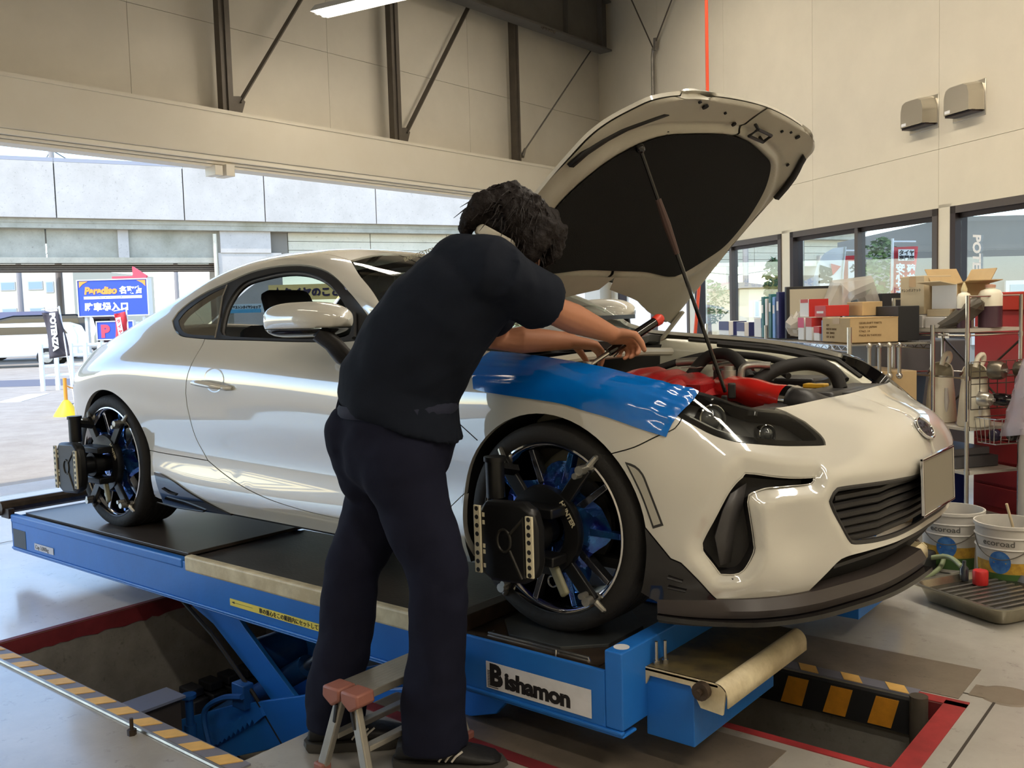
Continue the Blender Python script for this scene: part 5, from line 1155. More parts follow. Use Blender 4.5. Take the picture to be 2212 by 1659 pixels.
# ------------------------------------------------------------------ wheels
M_tyre = mat('tyre_rubber', srgb(34, 32, 31), .75, bump=(60, .25))
M_rim = mat('rim_dark', srgb(40, 40, 46), .25, .9)
M_film = mat('blue_violet_film', srgb(44, 30, 150), .14, .75, noise=(14, .6, srgb(60, 150, 210)), bump=(18, .6), coat=.6)
def wheel():
    wv = empty('wheel', (0, 0, 0), parent=car)
    b = MB(); b.lathe([(.252, -.095), (.262, -.105), (.300, -.112), (.3135, -.095), (.3165, -.06), (.3165, .06), (.3135, .095), (.300, .112), (.275, .114), (.262, .108), (.252, .098)], 72); b.build('tyre', M_tyre, wv, smooth=60)
    b = MB()
    for z in (-.045, -.015, .015, .045): b.lathe([(.3172, z - .004), (.3172, z + .004)], 72)
    b.build('tread_groove', M_blk, wv)
    b = MB(); b.lathe([(.257, .104), (.259, .108), (.254, .110), (.249, .106), (.243, .095), (.238, .085)], 72); b.build('rim_lip', M_chrome, wv, smooth=60)
    b = MB(); b.lathe([(.238, .085), (.228, .04), (.222, -.09), (.25, -.098)], 48); b.build('rim_barrel', M_rim, wv, smooth=60)
    for k in range(10):
        a = 2 * PI * k / 10; R = Matrix.Rotation(a, 4, 'Z')
        b = MB(); b.add([(.05, -.018, .070), (.05, .018, .070), (.14, .011, .088), (.24, .009, .094), (.24, -.009, .094), (.14, -.011, .088), (.05, -.014, .04), (.05, .014, .04), (.14, .009, .055), (.236, .008, .06), (.236, -.008, .06), (.14, -.009, .055)],
                        [(0, 1, 2, 5), (5, 2, 3, 4), (6, 11, 8, 7), (11, 10, 9, 8), (0, 5, 11, 6), (5, 4, 10, 11), (1, 7, 8, 2), (2, 8, 9, 3), (3, 9, 10, 4), (0, 6, 7, 1)], R)
        b.build('spoke', mat('spoke_metal', srgb(150, 152, 160), .18, .95) if k % 2 else M_film, wv, smooth=0, bevel=.002)
    # crumpled blue-violet film over the hub and some spokes
    b = MB(); rnd = random.Random(3); n = 30
    def ff(u, v):
        a = 2 * PI * u; r_ = .045 + v * (.105 + .055 * (.5 + .5 * math.sin(5 * a + 1)))
        return (r_ * math.cos(a), r_ * math.sin(a), .098 - .02 * v + .012 * math.sin(9 * a + 6 * v) * v + rnd.uniform(-.003, .003))
    b.grid(ff, 60, 8, cu=False); b.build('hub_film', M_film, wv, smooth=25)
    b = MB(); b.lathe([(0, .09), (.05, .088), (.055, .07), (.055, .03)], 20); b.build('hub', M_rim, wv)
    b = MB(); b.lathe([(.15, -.02), (.15, .0), (.08, .0), (.08, -.02)], 32); b.build('brake_disc', mat('brake_steel', srgb(150, 146, 140), .35, .9), wv)
    return wv
w0 = wheel()
def place(wv, x, y, out): wv.matrix_local = PM((x, y, .3165), (out, 0, 0) if out > 0 else (-1, 0, 0), (0, 0, 1)) if False else PM((x, y, .3165), (1, 0, 0) if out < 0 else (-1, 0, 0), (0, 0, 1))
# local z must point outwards: right side -> -y
for i, (x, y, out) in enumerate(((0, -.757, -1), (-2.575, -.765, -1), (0, .757, 1), (-2.575, .765, 1))):
    wv = w0 if i == 0 else copy_tree(w0, car)
    place(wv, x, y, out)
# ------------------------------------------------------------------ blue protective film on the right front fender
FILM = smooth_line([(5.75, 5.06), (5.75, 4.4), (5.68, 3.92), (5.55, 3.86), (5.18, 3.77), (4.82, 3.70), (4.55, 3.60), (4.36, 3.55), (4.07, 3.45), (3.83, 3.40)])[:-1] + smooth_line([(3.83, 3.40), (3.77, 3.68), (3.68, 3.98), (3.52, 4.40), (3.30, 4.88)])[:-1] + smooth_line([(3.30, 4.90), (3.6, 4.98), (4.1, 5.0), (4.6, 5.06), (5.2, 5.06), (5.75, 5.06)])[:-1]
M_bfilm = mat('blue_film', srgb(0, 96, 184), .16, .0, .5, coat=.8, noise=(5, .2, srgb(20, 128, 206)))
def film_disp(V2):
    t, v = V2[:, 0] / SX, V2[:, 1] / SV
    wr = .0012 * np.sin(26 * v + 3 * t) * (t > 5.2) + .003 * np.sin(9 * t + 13 * v) * np.sin(17 * t - 5 * v) * np.clip((4.25 - t) / .4, 0, 1) + .0006 * np.sin(40 * v + 7 * t)
    return wr
film = panel('protective_film', M_bfilm, None, FILM, off=.005, disp=film_disp, sp=.011, rim=0)
film.location = (0, 0, G); tag(film, 'crinkled glossy blue protective film laid over the front fender beside the man', 'plastic film')
film2 = panel('protective_film', M_bfilm, None, smooth_line([(5.6, 5.08), (5.6, 4.6), (4.8, 4.5), (4.2, 4.5), (3.7, 4.6), (3.5, 4.95), (4.2, 5.02), (4.8, 5.07)])[:-1], off=.005, disp=film_disp, sp=.02, rim=0, mirror='L')
film2.location = (0, 0, G); tag(film2, 'strip of blue protective film on the far front fender, by the shelves', 'plastic film')
# ------------------------------------------------------------------ wheel alignment heads clamped to the right wheels
M_headk = mat('head_black', srgb(18, 18, 19), .38)
M_bar = mat('target_cream', srgb(206, 198, 170), .5)
M_lever = mat('grey_green_lever', srgb(126, 124, 100), .45)
def align_head():
    h = empty('alignment_sensor', (0, 0, 0))
    # local: x right, y up, z outwards; origin on the wheel face
    b = MB(); b.lathe([(.075, .0), (.13, .0), (.135, .012), (.13, .03), (.085, .032), (.075, .02), (.075, 0)], 40); b.build('clamp_ring', M_headk, h, smooth=40)
    for k, a in enumerate((128, 52, 232, -48)):
        ca, sa = math.cos(math.radians(a)), math.sin(math.radians(a))
        b = MB(); b.beam((.10 * ca, .10 * sa, .016), (.252 * ca, .252 * sa, .016), .040, .018, (0, 0, 1)); b.build('clamp_arm', M_headk, h, bevel=.003)
        b = MB(); b.cyl((.245 * ca, .245 * sa, -.01), (.245 * ca, .245 * sa, .05), .014, n=12); b.cyl((.225 * ca, .225 * sa, .025), (.225 * ca, .225 * sa, .055), .009, n=10); b.build('arm_knob', M_alu, h)
        b = MB(); b.tube([(.25 * ca, .25 * sa, .01), (.285 * ca, .285 * sa, .0), (.30 * ca, .30 * sa, -.03)], [.010, .009, .006], 8); b.build('tyre_hook', M_alu, h)
    b = MB(); b.cyl((-.115, .10, .10), (-.115, .215, .10), .028, n=16); b.cyl((-.115, .208, .10), (-.115, .222, .10), .033, n=16); b.beam((-.115, .19, .10), (-.10, .17, .02), .03, .02); b.build('handle_post', M_headk, h)
    b = MB(); b.cyl((0, 0, -.005), (0, 0, .16), .040, n=20); b.cyl((0, .0, .05), (0, 0, .09), .055, n=20); b.build('spindle', M_headk, h)
    b = MB(); b.bb((-.09, .055, .03), (.09, .085, .10)); b.build('yoke', M_headk, h, bevel=.005)
    b = MB(); b.bb((-.09, -.085, .03), (.09, -.055, .10)); b.build('yoke', M_headk, h, bevel=.005)
    pl_ = [(-.108, -.062), (-.108, .062), (-.072, .112), (.062, .118), (.100, .098), (.115, .05), (.115, -.05), (.100, -.090), (.060, -.112), (-.05, -.118), (-.085, -.10)]
    b = MB(); b.prism(pl_, .160, .205); b.build('target_body', M_headk, h, bevel=.012)
    b = MB(); b.prism([(-.15, -.055), (-.15, .045), (-.125, .085), (-.10, .09), (-.10, -.095), (-.125, -.09)], .155, .165); b.build('side_flange', mat('smoke_plastic', srgb(64, 62, 60), .2), h, bevel=.003)
    for x, y0, y1 in ((-.094, -.098, .098), (.094, -.086, .086)):
        bar = MB(); bar.bb((x - .0125, y0, .2045), (x + .0125, y1, .212)); bo = bar.build('target_bar', M_bar, h, bevel=.002)
        for i in range(8):
            yy_ = y0 + (y1 - y0) * (i + .5 + (.12 if i > 3 else -.12)) / 8
            d = MB(); d.cyl((x, yy_, .2115), (x, yy_, .2126), .0068, n=14); d.build('target_hole', M_blk, bo)
    for yy_ in (-.075, -.035, -.018, .05, .072): 
        b = MB(); b.bb((-.078, yy_ - .006, .2048), (-.070, yy_ + .006, .2062)); b.build('code_mark', M_bar, h)
    b = MB(); b.tube([(.024 * math.cos(a), .006 + .032 * math.sin(a), .206) for a in np.linspace(0, 2 * PI, 22, endpoint=False)], .004, 6, closed=True); b.tube([(.022, .028, .206), (.07, .075, .206)], .0045, 6); b.tube([(.02, -.02, .206), (.062, -.095, .206)], .0045, 6); b.tube([(.07, .08, .206), (.072, -.09, .206)], .003, 6)
    b.build('target_bracket', mat('bracket_grey', srgb(60, 58, 54), .4, .5), h)
    b = MB(); b.beam((.055, -.085, .055), (.115, -.165, .075), .030, .018, (0, 0, 1)); b.build('release_lever', M_lever, h, bevel=.007)
    b = MB(); b.tube([(.05 + .016 * math.cos(a), -.14 + .016 * math.sin(a), .05) for a in np.linspace(0, 2 * PI, 16, endpoint=False)], .003, 6, closed=True); b.build('key_ring', M_bolt, h)
    text('lettering', 'HUNTER', .021, Matrix.Translation((.068, .092, .0325)) @ Matrix.Rotation(math.radians(-58), 4, 'Z'), M_bar, h, bold=.0006)
    return h
h0 = align_head(); h0.matrix_world = PM((0, -.872, G + .3165), (1, 0, 0), (0, 0, 1)); tag(h0, 'black alignment target head clamped to the front wheel', 'alignment head', 'wheel alignment heads')
h1 = copy_tree(h0); h1.matrix_world = PM((-2.575, -.878, G + .3165), (1, 0, 0), (0, 0, 1)); h1['label'] = 'black alignment target head clamped to the rear wheel, at the left'
# ------------------------------------------------------------------ the man leaning over the fender
M_skin = mat('skin', srgb(178, 122, 92), .55, noise=(18, .10, srgb(150, 88, 66)))
M_shirt = mat('navy_shirt', srgb(21, 26, 37), .9, spec=.2, bump=(22, .25))
M_pants = mat('navy_trousers', srgb(22, 24, 40), .92, spec=.2, bump=(16, .35))
M_hair = mat('dark_hair', srgb(22, 15, 14), .65, spec=.25, bump=(80, .6))
M_shoe = mat('black_shoe', srgb(26, 25, 25), .6, bump=(60, .2))
M_sole = mat('grey_sole', srgb(62, 60, 56), .75)
V3 = Vector
fd = V3((.84, .54, 0)).normalized(); lf = V3((-.54, .84, 0)).normalized(); up = V3((0, 0, 1))
def ring(c, u, v, a, b, n=28, e=1.0):
    out = []
    for i in range(n):
        t = 2 * PI * i / n; x, y = math.cos(t), math.sin(t)
        x = math.copysign(abs(x) ** e, x); y = math.copysign(abs(y) ** e, y); out.append(V3(c) + V3(u) * (a * x) + V3(v) * (b * y))
    return out
def loft(b, rings, caps=True):
    n = len(rings[0]); vs = [p for r in rings for p in r]
    fs = [(i * n + j, i * n + (j + 1) % n, (i + 1) * n + (j + 1) % n, (i + 1) * n + j) for i in range(len(rings) - 1) for j in range(n)]
    if caps: fs += [tuple(range(n - 1, -1, -1)), tuple(range((len(rings) - 1) * n, len(rings) * n))]
    b.add(vs, fs); return b
def limb(b, pts, rad, n=14):
    """rounded, tapering tube with hemispherical ends"""
    P = [V3(p) for p in pts]; d0 = (P[0] - P[1]).normalized(); d1 = (P[-1] - P[-2]).normalized(); Q = []; R = []
    for k in (1.0, .9, .6, .3): Q.append(P[0] + d0 * rad[0] * k); R.append(max(.0008, rad[0] * math.sqrt(max(0, 1 - k * k))))
    Q += P; R += list(rad)
    for k in (.3, .6, .9, 1.0): Q.append(P[-1] + d1 * rad[-1] * k); R.append(max(.0008, rad[-1] * math.sqrt(max(0, 1 - k * k))))
    b.tube(Q, R, n); return b
def remesh(o, vox, smooth_it=6, fac=.5):
    q = o.modifiers.new('remesh', 'REMESH'); q.mode = 'VOXEL'; q.voxel_size = vox; q.use_smooth_shade = True
    if smooth_it:
        s_ = o.modifiers.new('smooth', 'SMOOTH'); s_.iterations = smooth_it; s_.factor = fac
    return o
def wrinkle(o, size, strength):
    tx = bpy.data.textures.new('folds', 'CLOUDS'); tx.noise_scale = size; tx.noise_depth = 1
    d = o.modifiers.new('folds', 'DISPLACE'); d.texture = tx; d.strength = strength; d.mid_level = .5; d.texture_coords = 'GLOBAL'
# ---- joints (world)
A = [V3(p) for p in ((-.295, -1.215, .955), (-.262, -1.19, 1.10), (-.150, -1.14, 1.259), (-.077, -1.10, 1.344), (-.029, -1.06, 1.428))]
RS = V3((.075, -1.185, 1.372)); RE = V3((.063, -.90, 1.262)); RW_ = V3((.112, -.69, 1.190)); RK = V3((.118, -.61, 1.165))
LS = V3((-.135, -.955, 1.400)); LE = V3((-.185, -.865, 1.180)); LW = V3((-.040, -.69, 1.168)); LK = V3((.012, -.625, 1.150))
HC = V3((-.004, -1.0, 1.472)); hf = (fd * .70 + up * -.66 + lf * .22).normalized(); hu = (up - hf * up.dot(hf)).normalized(); hl_ = hu.cross(hf).normalized()
person = MB(); b = person
# torso core, neck, arms, legs
loft(b, [ring(A[i], fd, lf, w1, w2) for i, (w1, w2) in enumerate(((.10, .13), (.10, .13), (.10, .15), (.09, .15), (.055, .06)))])
limb(b, [A[4], A[4].lerp(HC, .5), HC + hf * -.02 + hu * -.03], [.062, .058, .06])
limb(b, [RS + V3((0, .03, -.01)), RS.lerp(RE, .5), RE, RE.lerp(RW_, .35), RW_.lerp(RE, .12), RW_], [.038, .046, .042, .045, .031, .028])
limb(b, [LS, LS.lerp(LE, .5), LE, LE.lerp(LW, .35), LW.lerp(LE, .12), LW], [.056, .048, .040, .043, .030, .028])
hipR, hipL = V3((-.215, -1.275, .88)), V3((-.325, -1.14, .88)); knR, knL = V3((-.100, -1.24, .55)), V3((-.41, -1.28, .53)); anR, anL = V3((-.125, -1.255, .09)), V3((-.445, -1.335, .09))
limb(b, [hipR, knR, anR], [.075, .05, .035]); limb(b, [hipL, knL, anL], [.075, .05, .035])
# head: cranium, jaw, nose, brow, ear, chin
def hp(f, u_, l): return HC + hf * f + hu * u_ + hl_ * l
loft(b, [ring(hp(0, z, 0), hf, hl_, a, w_, 24) for z, a, w_ in ((-.105, .03, .03), (-.085, .065, .05), (-.05, .085, .062), (0, .098, .072), (.05, .100, .075), (.085, .082, .065), (.108, .045, .038))])
limb(b, [hp(.07, -.085, 0), hp(.085, -.095, 0)], [.030, .022])               # chin
limb(b, [hp(.09, .01, 0), hp(.108, -.03, 0), hp(.105, -.04, 0)], [.010, .015, .013])   # nose
limb(b, [hp(.086, .022, -.04), hp(.093, .026, 0), hp(.086, .022, .04)], [.012, .012, .012])   # brow
limb(b, [hp(.086, -.066, -.018), hp(.092, -.066, 0), hp(.086, -.066, .018)], [.009, .010, .009])   # lips
for s_ in (-1, 1): limb(b, [hp(-.005, .02, .074 * s_), hp(-.010, -.02, .077 * s_)], [.018, .012])   # ears
# hands
def hand(b, w_, k, palm, curl, spread=.010, thumb_side=1, thumb_curl=.5):
    """w_ wrist, k knuckle centre; palm = direction the palm faces"""
    x = (k - w_).normalized(); z = (V3(palm) - x * V3(palm).dot(x)).normalized(); y = z.cross(x) * thumb_side
    L = (k - w_).length
    loft(b, [ring(w_ + x * (L * t), y, z, a, c_, 16, .8) for t, a, c_ in ((-.1, .026, .020), (.25, .032, .019), (.65, .040, .017), (1.0, .041, .014), (1.08, .034, .010))])
    for i, ln in enumerate((.070, .079, .074, .058)):
        o = k + y * (.030 - i * .0205); d = x.copy(); p = [o - x * .012, o]; r_ = .0092 - .0006 * i
        cu = curl[i] if isinstance(curl, (list, tuple)) else curl
        ang = 0
        for seg, f in enumerate((.45, .32, .23)):
            ang += cu * (1.0, 1.15, .75)[seg]; d = (x * math.cos(ang) + z * math.sin(ang) + y * (spread * (1.5 - i))).normalized(); p.append(p[-1] + d * ln * f)
        limb(b, p, [r_ * 1.1, r_ * 1.08, r_, r_ * .95, r_ * .82], 10)
    t0 = w_ + x * (L * .30) + y * .026; td = (x * .62 + y * .72 + z * .25).normalized(); t1 = t0 + td * .042; t2 = t1 + (x * .8 + y * .2 + z * thumb_curl).normalized() * .030; t3 = t2 + (x * .8 - y * .1 + z * (thumb_curl + .2)).normalized() * .024
    limb(b, [t0, t1, t2, t3], [.015, .0125, .0105, .0088], 10)
hand(b, RW_, RK, (.30, .30, -.90), [.85, .9, .9, .95], thumb_side=1, thumb_curl=.9)
hand(b, LW, LK, (.1, -.1, -1), [.55, .6, .65, .7], thumb_side=-1, thumb_curl=.7)
body = person.build('person', M_skin, None, smooth=0)
remesh(body, .0045, 4, .5)
tag(body, 'man in navy T-shirt and trousers bending over the fender, working with both hands', 'person')
# eyes as small dark lids (face is turned down)
for s_ in (-1, 1):
    b = MB(); b.sphere(tuple(hp(.086, .0, .032 * s_)), .011, 10, 8); b.build('eye', mat('eye_white', srgb(220, 214, 206), .3), body)
# ---- trousers
b = MB()
pel = [(V3((-.268, -1.205, 1.015)), .150, .168), (V3((-.272, -1.21, .97)), .158, .175), (V3((-.275, -1.212, .90)), .168, .180), (V3((-.278, -1.21, .83)), .155, .170), (V3((-.28, -1.21, .77)), .10, .12)]
loft(b, [ring(c, fd, lf, a, w_, 28, .9) for c, a, w_ in pel])
limb(b, [hipR + V3((.01, 0, -.02)), hipR.lerp(knR, .5), knR], [.118, .100, .083], 20); b.tube([knR, knR.lerp(anR, .5), anR + V3((0, 0, .10)), anR + V3((0, 0, -.03))], [.083, .083, .089, .094], 20)
limb(b, [hipL + V3((-.01, 0, -.02)), hipL.lerp(knL, .5), knL], [.116, .098, .082], 20); b.tube([knL, knL.lerp(anL, .5), anL + V3((0, 0, .10)), anL + V3((0, 0, -.02))], [.082, .081, .085, .089], 20)
limb(b, [V3((-.36, -1.30, .93)), V3((-.35, -1.27, .80))], [.085, .08], 16); limb(b, [V3((-.40, -1.22, .93)), V3((-.40, -1.20, .80))], [.085, .08], 16)
tr = b.build('trousers', M_pants, body, smooth=0); remesh(tr, .011, 6, .5); wrinkle(tr, .085, .018)
b = MB(); rr = ring(V3((-.27, -1.205, 1.0)), fd, lf, .163, .180, 30, .9); b.tube(rr, .017, 6, closed=True, flat=.35, up=(0, 0, 1)); b.build('waistband', mat('waistband', srgb(30, 34, 54), .85), body)
# belt loop and pocket edges on the back
b = MB(); b.beam(V3((-.415, -1.318, .975)), V3((-.405, -1.305, 1.03)), .016, .006, fd); b.build('belt_loop', MATS['waistband'], body)
# ---- shirt
b = MB()
sp = [(V3((-.262, -1.197, .955)), .178, .194, (.30, .19, 1)), (V3((-.268, -1.20, .995)), .176, .194, (.28, .18, 1)), (A[1] + V3((-.01, 0, -.03)), .172, .196, (.35, .2, 1)), (A[1].lerp(A[2], .5), .168, .202, (.5, .32, 1)), (A[2] + V3((0, 0, -.0)), .162, .210, (.6, .38, 1)), (A[3], .142, .205, (.6, .38, 1)), (A[3].lerp(A[4], .55), .105, .165, (.55, .35, 1)), (A[4], .070, .085, (.5, .3, 1)), (A[4] + V3((.012, .008, .02)), .058, .068, (.5, .3, 1))]
rings = []
for c, a, w_, ax in sp:
    ax = V3(ax).normalized(); f2 = (fd - ax * fd.dot(ax)).normalized(); rings.append(ring(c, f2, lf, a, w_, 32, .92))
loft(b, rings)
se = RS.lerp(RE, .66)
limb(b, [A[3] + V3((.03, -.05, .03)), RS + V3((0, .01, .0)), RS.lerp(RE, .30)], [.107, .092, .080], 20); b.tube([RS + V3((0, .01, 0)), RS.lerp(RE, .35), RS.lerp(RE, .55), RS.lerp(RE, .78)], [.084, .079, .081, .086], 20)
se2 = LS.lerp(LE, .62)
limb(b, [A[3] + V3((-.02, .05, .03)), LS, LS.lerp(LE, .35), se2], [.10, .085, .076, .078], 18)
sh = b.build('shirt', M_shirt, body, smooth=0); remesh(sh, .0095, 7, .5); wrinkle(sh, .10, .016)
# white undershirt collar and pale back lettering
b = MB(); ax = V3((.5, .3, 1)).normalized(); f2 = (fd - ax * fd.dot(ax)).normalized(); b.tube(ring(A[4] + V3((.018, .012, .034)), f2, lf, .064, .070, 26), .017, 8, closed=True, flat=.5, up=tuple(ax)); b.build('collar', mat('white_cotton', srgb(205, 198, 182), .85), body)
b = MB(); q = [V3((-.100, -1.150, 1.458)), V3((-.078, -1.155, 1.470)), V3((-.055, -1.160, 1.474)), V3((-.040, -1.155, 1.468))]; b.tube(q, .003, 6); b.build('collar_edge', MATS['white_cotton'], body)
text('lettering', 'BRIDGESTONE', .0165, PM((-.245, -1.185, 1.412), (.78, .42, .26), (-.25, -.5, .8)), mat('pale_print', srgb(188, 184, 160), .8), body, bold=.0003)
# ---- hair: messy mop with loose strands
b = MB()
loft(b, [ring(hp(-.012, z, 0), hf, hl_, a, w_, 24) for z, a, w_ in ((-.06, .055, .060), (-.02, .100, .092), (.03, .120, .104), (.075, .112, .098), (.11, .085, .075), (.130, .04, .035))])
rnd = random.Random(11)
for i in range(46):
    a = rnd.uniform(0, 2 * PI); z = rnd.uniform(-.01, .115); rr_ = .098 * math.sqrt(max(.05, 1 - (z / .15) ** 2))
    c = hp(-.012 + rr_ * math.cos(a), z, rr_ * .9 * math.sin(a))
    if math.cos(a) > .75 and z < .035: continue
    b.sphere(tuple(c), rnd.uniform(.018, .034), 8, 6)
limb(b, [hp(-.08, .06, -.02), hp(-.115, .0, -.03), hp(-.118, -.06, -.03), hp(-.105, -.10, -.028)], [.05, .045, .028, .008])
limb(b, [hp(-.08, .06, .04), hp(-.11, .0, .045), hp(-.112, -.05, .05), hp(-.10, -.085, .05)], [.05, .042, .026, .008])
for s_ in (-1, 1): limb(b, [hp(.05, .07, .06 * s_), hp(.055, .01, .085 * s_), hp(.060, -.045, .085 * s_), hp(.07, -.075, .078 * s_)], [.04, .034, .024, .007]); limb(b, [hp(.085, .085, .03 * s_), hp(.115, .03, .038 * s_), hp(.120, -.02, .035 * s_)], [.035, .026, .008])
hr = b.build('hair', M_hair, body, smooth=0); remesh(hr, .008, 3, .4); wrinkle(hr, .018, .016)
b = MB()
for i in range(420):
    a = rnd.uniform(0, 2 * PI); z = rnd.uniform(-.02, .128); rr_ = .112 * math.sqrt(max(.03, 1 - (z / .148) ** 2)) + .004
    if math.cos(a) > .8 and z < .03: continue
    dirv = hf * math.cos(a) + hl_ * math.sin(a) * .9
    p0 = hp(-.012, z, 0) + dirv * (rr_ - .012); fall = V3((0, 0, -1)) * .6 + hu * -.4 + dirv * rnd.uniform(.1, .7)
    fall += V3((rnd.uniform(-.5, .5), rnd.uniform(-.5, .5), rnd.uniform(-.2, .5))) * .6
    ln = rnd.uniform(.03, .075); p1 = p0 + (dirv * .7 + fall * .4).normalized() * ln * .5; p2 = p1 + fall.normalized() * ln * .6
    b.tube([p0, p1, p2], [.0028, .0022, .0006], 4)
tag(b.build('hair_strands', M_hair, body, smooth=0), kind='stuff')
# ---- shoes
def shoe(an, d, name):
    d = V3(d).normalized(); s_ = V3((-d.y, d.x, 0)); o = V3((an.x, an.y, 0)); sh_ = empty(name, (0, 0, 0), parent=body)
    b = MB(); R = []
    for t, w_, h, z0 in ((-.085, .020, .045, .034), (-.075, .034, .085, .028), (-.04, .040, .105, .026), (.0, .042, .105, .026), (.05, .044, .088, .026), (.10, .048, .068, .026), (.15, .048, .056, .026), (.19, .040, .046, .028), (.21, .020, .032, .030)):
        c = o + d * t; n = 20; r_ = []
        for i in range(n):
            a = 2 * PI * i / n; y = math.cos(a); z = math.sin(a); r_.append(c + s_ * (w_ * math.copysign(abs(y) ** .8, y)) + V3((0, 0, z0 + (h - z0) * (.5 + .5 * math.copysign(abs(z) ** .8, z)))))
        R.append(r_)
    loft(b, R); b.build('shoe_upper', M_shoe, sh_, smooth=60)
    b = MB(); R = []
    for z, k in ((.002, .96), (.014, 1.04), (.030, 1.02)):
        R.append([o + d * (t * k + .0) + s_ * (w_ * k) + V3((0, 0, z)) for t, w_ in ((-.095, 0), (-.085, .030), (-.04, .043), (.03, .043), (.10, .051), (.16, .050), (.205, .034), (.222, 0), (.205, -.034), (.16, -.050), (.10, -.051), (.03, -.043), (-.04, -.043), (-.085, -.030))])
    loft(b, R); b.build('shoe_sole', M_sole, sh_, smooth=40)
    for k in range(3):
        b = MB(); x0 = .045 + k * .018; b.tube([o + d * x0 - s_ * .046 + V3((0, 0, .040)), o + d * (x0 + .012) - s_ * .047 + V3((0, 0, .056)), o + d * (x0 + .03) - s_ * .041 + V3((0, 0, .068))], .003, 5); b.build('shoe_mark', mat('shoe_white', srgb(206, 200, 190), .6), sh_)
    return sh_
shoe(anR + V3((-.02, -.015, 0)), (.84, .54, 0), 'shoe'); shoe(anL, (.70, .72, 0), 'shoe')
# ---- tool in the right hand, socket in the left
t0 = RK + V3((-.03, -.05, -.035)); t1 = V3((.165, -.47, 1.232))
tool = empty('ratchet_wrench', t0); tag(tool, 'black-handled wrench with red end held in the man\'s right hand', 'wrench')
z_ = V3((0, 0, 0))
b = MB(); b.tube([z_, (t1 - t0) * .3, (t1 - t0) * .9], [.012, .016, .015], 12); b.build('handle', M_gloss, tool)
b = MB(); b.tube([(t1 - t0) * .86, (t1 - t0) * .95, (t1 - t0)], [.017, .0185, .012], 12); b.build('end_cap', mat('red_cap', srgb(206, 60, 44), .4), tool)
b = MB(); b.tube([-(t1 - t0) * .35, z_], .007, 10); b.cyl(-(t1 - t0) * .38 + V3((0, 0, -.015)), -(t1 - t0) * .38 + V3((0, 0, .015)), .015, n=12); b.build('shank', M_bolt, tool)
b = MB(); c = LK + V3((.045, .03, -.03)); b.cyl(c, c + V3((.02, .012, .022)), .011, n=12); b.cyl(c + V3((.02, .012, .022)), c + V3((.03, .018, .03)), .008, n=10); o = b.build('socket_bit', M_bolt); tag(o, 'small chrome socket held in the man\'s left fingers', 'socket')
# ------------------------------------------------------------------ folding step stool between the man's feet
M_alst = mat('stool_aluminium', srgb(170, 166, 156), .4, .6, noise=(16, .12))
M_cap = mat('brown_plastic', srgb(148, 96, 84), .5)
sx0, sx1, sy0, sy1, sz = -.345, -.205, -1.43, -1.09, .25
stool = empty('step_stool', ((sx0 + sx1) / 2, (sy0 + sy1) / 2, 0)); tag(stool, 'small folding aluminium step stool with brown plastic corners at the man\'s feet', 'step stool')
st0 = V3(stool.location)
def sb(name, fn, m, **k):
    b = MB(); fn(b); b.v = [tuple(V3(p) - st0) for p in b.v]; return b.build(name, m, stool, **k)
cx = (sx0 + sx1) / 2
for i in range(8):
    x = sx0 + .012 + i * (sx1 - sx0 - .02) / 8
    sb('tread_slat', lambda b: b.bb((x, sy0 + .03, sz - .022), (x + .017, sy1 - .03, sz)), M_alst, smooth=0, bevel=.002)
for y in (sy0, sy1):
    for xa, xb in ((sx0, cx - .004), (cx + .004, sx1)):
        sb('end_cap', lambda b: b.prism([(xa, sz + .004), (xb, sz + .004), (xb + (.0 if xb < cx else .004), sz - .028), ((xa + xb) / 2, sz - .05), (xa - (.004 if xa < cx - .05 else 0), sz - .028)], -.032, .032, PM((0, y, 0), (1, 0, 0), (0, 0, 1))), M_cap, bevel=.006)
    for s_ in (-1, 1):
        sb('leg', lambda b: b.beam((cx + s_ * .024, y, sz - .02), (cx + s_ * .095, y + (-.02 if y == sy0 else .02), .012), .030, .022, (0, 1, 0)), M_alst, smooth=0, bevel=.004)
        sb('leg_slot', lambda b: b.beam((cx + s_ * .030, y - .018 if y == sy0 else y + .018, sz - .045), (cx + s_ * .042, y - .0185 if y == sy0 else y + .0185, sz - .10), .010, .006, (0, 1, 0)), M_blk, bevel=.002)
        sb('rubber_foot', lambda b: b.box((cx + s_ * .098, y + (-.021 if y == sy0 else .021), .012), (.04, .034, .024)), M_cap, bevel=.005)
for s_ in (-1, 1):
    sb('cross_rung', lambda b: b.beam((cx + s_ * .066, sy0, .10), (cx + s_ * .066, sy1, .10), .028, .016), M_alst, smooth=0, bevel=.003)
sb('lock_stay', lambda b: b.beam((cx - .055, sy1, .14), (cx + .055, sy1, .14), .006, .022), M_alst, smooth=0)
# ------------------------------------------------------------------ shelves, boxes and clutter along the right wall
M_card = mat('cardboard', srgb(196, 168, 124), .8, noise=(6, .10))
M_card2 = mat('pale_cardboard', srgb(208, 190, 156), .8, noise=(6, .08))
M_cin = mat('cardboard_inside', srgb(150, 122, 84), .85)
M_tape = mat('tan_tape', srgb(186, 150, 100), .35)
M_redb = mat('red_print', srgb(190, 48, 44), .5); M_pink = mat('pink_print', srgb(206, 74, 110), .5); M_navy = mat('navy_print', srgb(40, 44, 96), .5)
M_wht = mat('white_card', srgb(226, 222, 216), .6); M_teal = mat('teal_cover', srgb(46, 110, 112), .5); M_lblue = mat('light_blue_print', srgb(120, 160, 214), .5)
M_shelfc = mat('chrome_wire', srgb(200, 198, 192), .22, .95)
M_bagp = glassmat('clear_bag', (.86, .84, .82), .10, .25)
M_jug = mat('milky_plastic', srgb(240, 234, 214), .45, spec=.4, noise=(5, .12, srgb(190, 160, 110)))
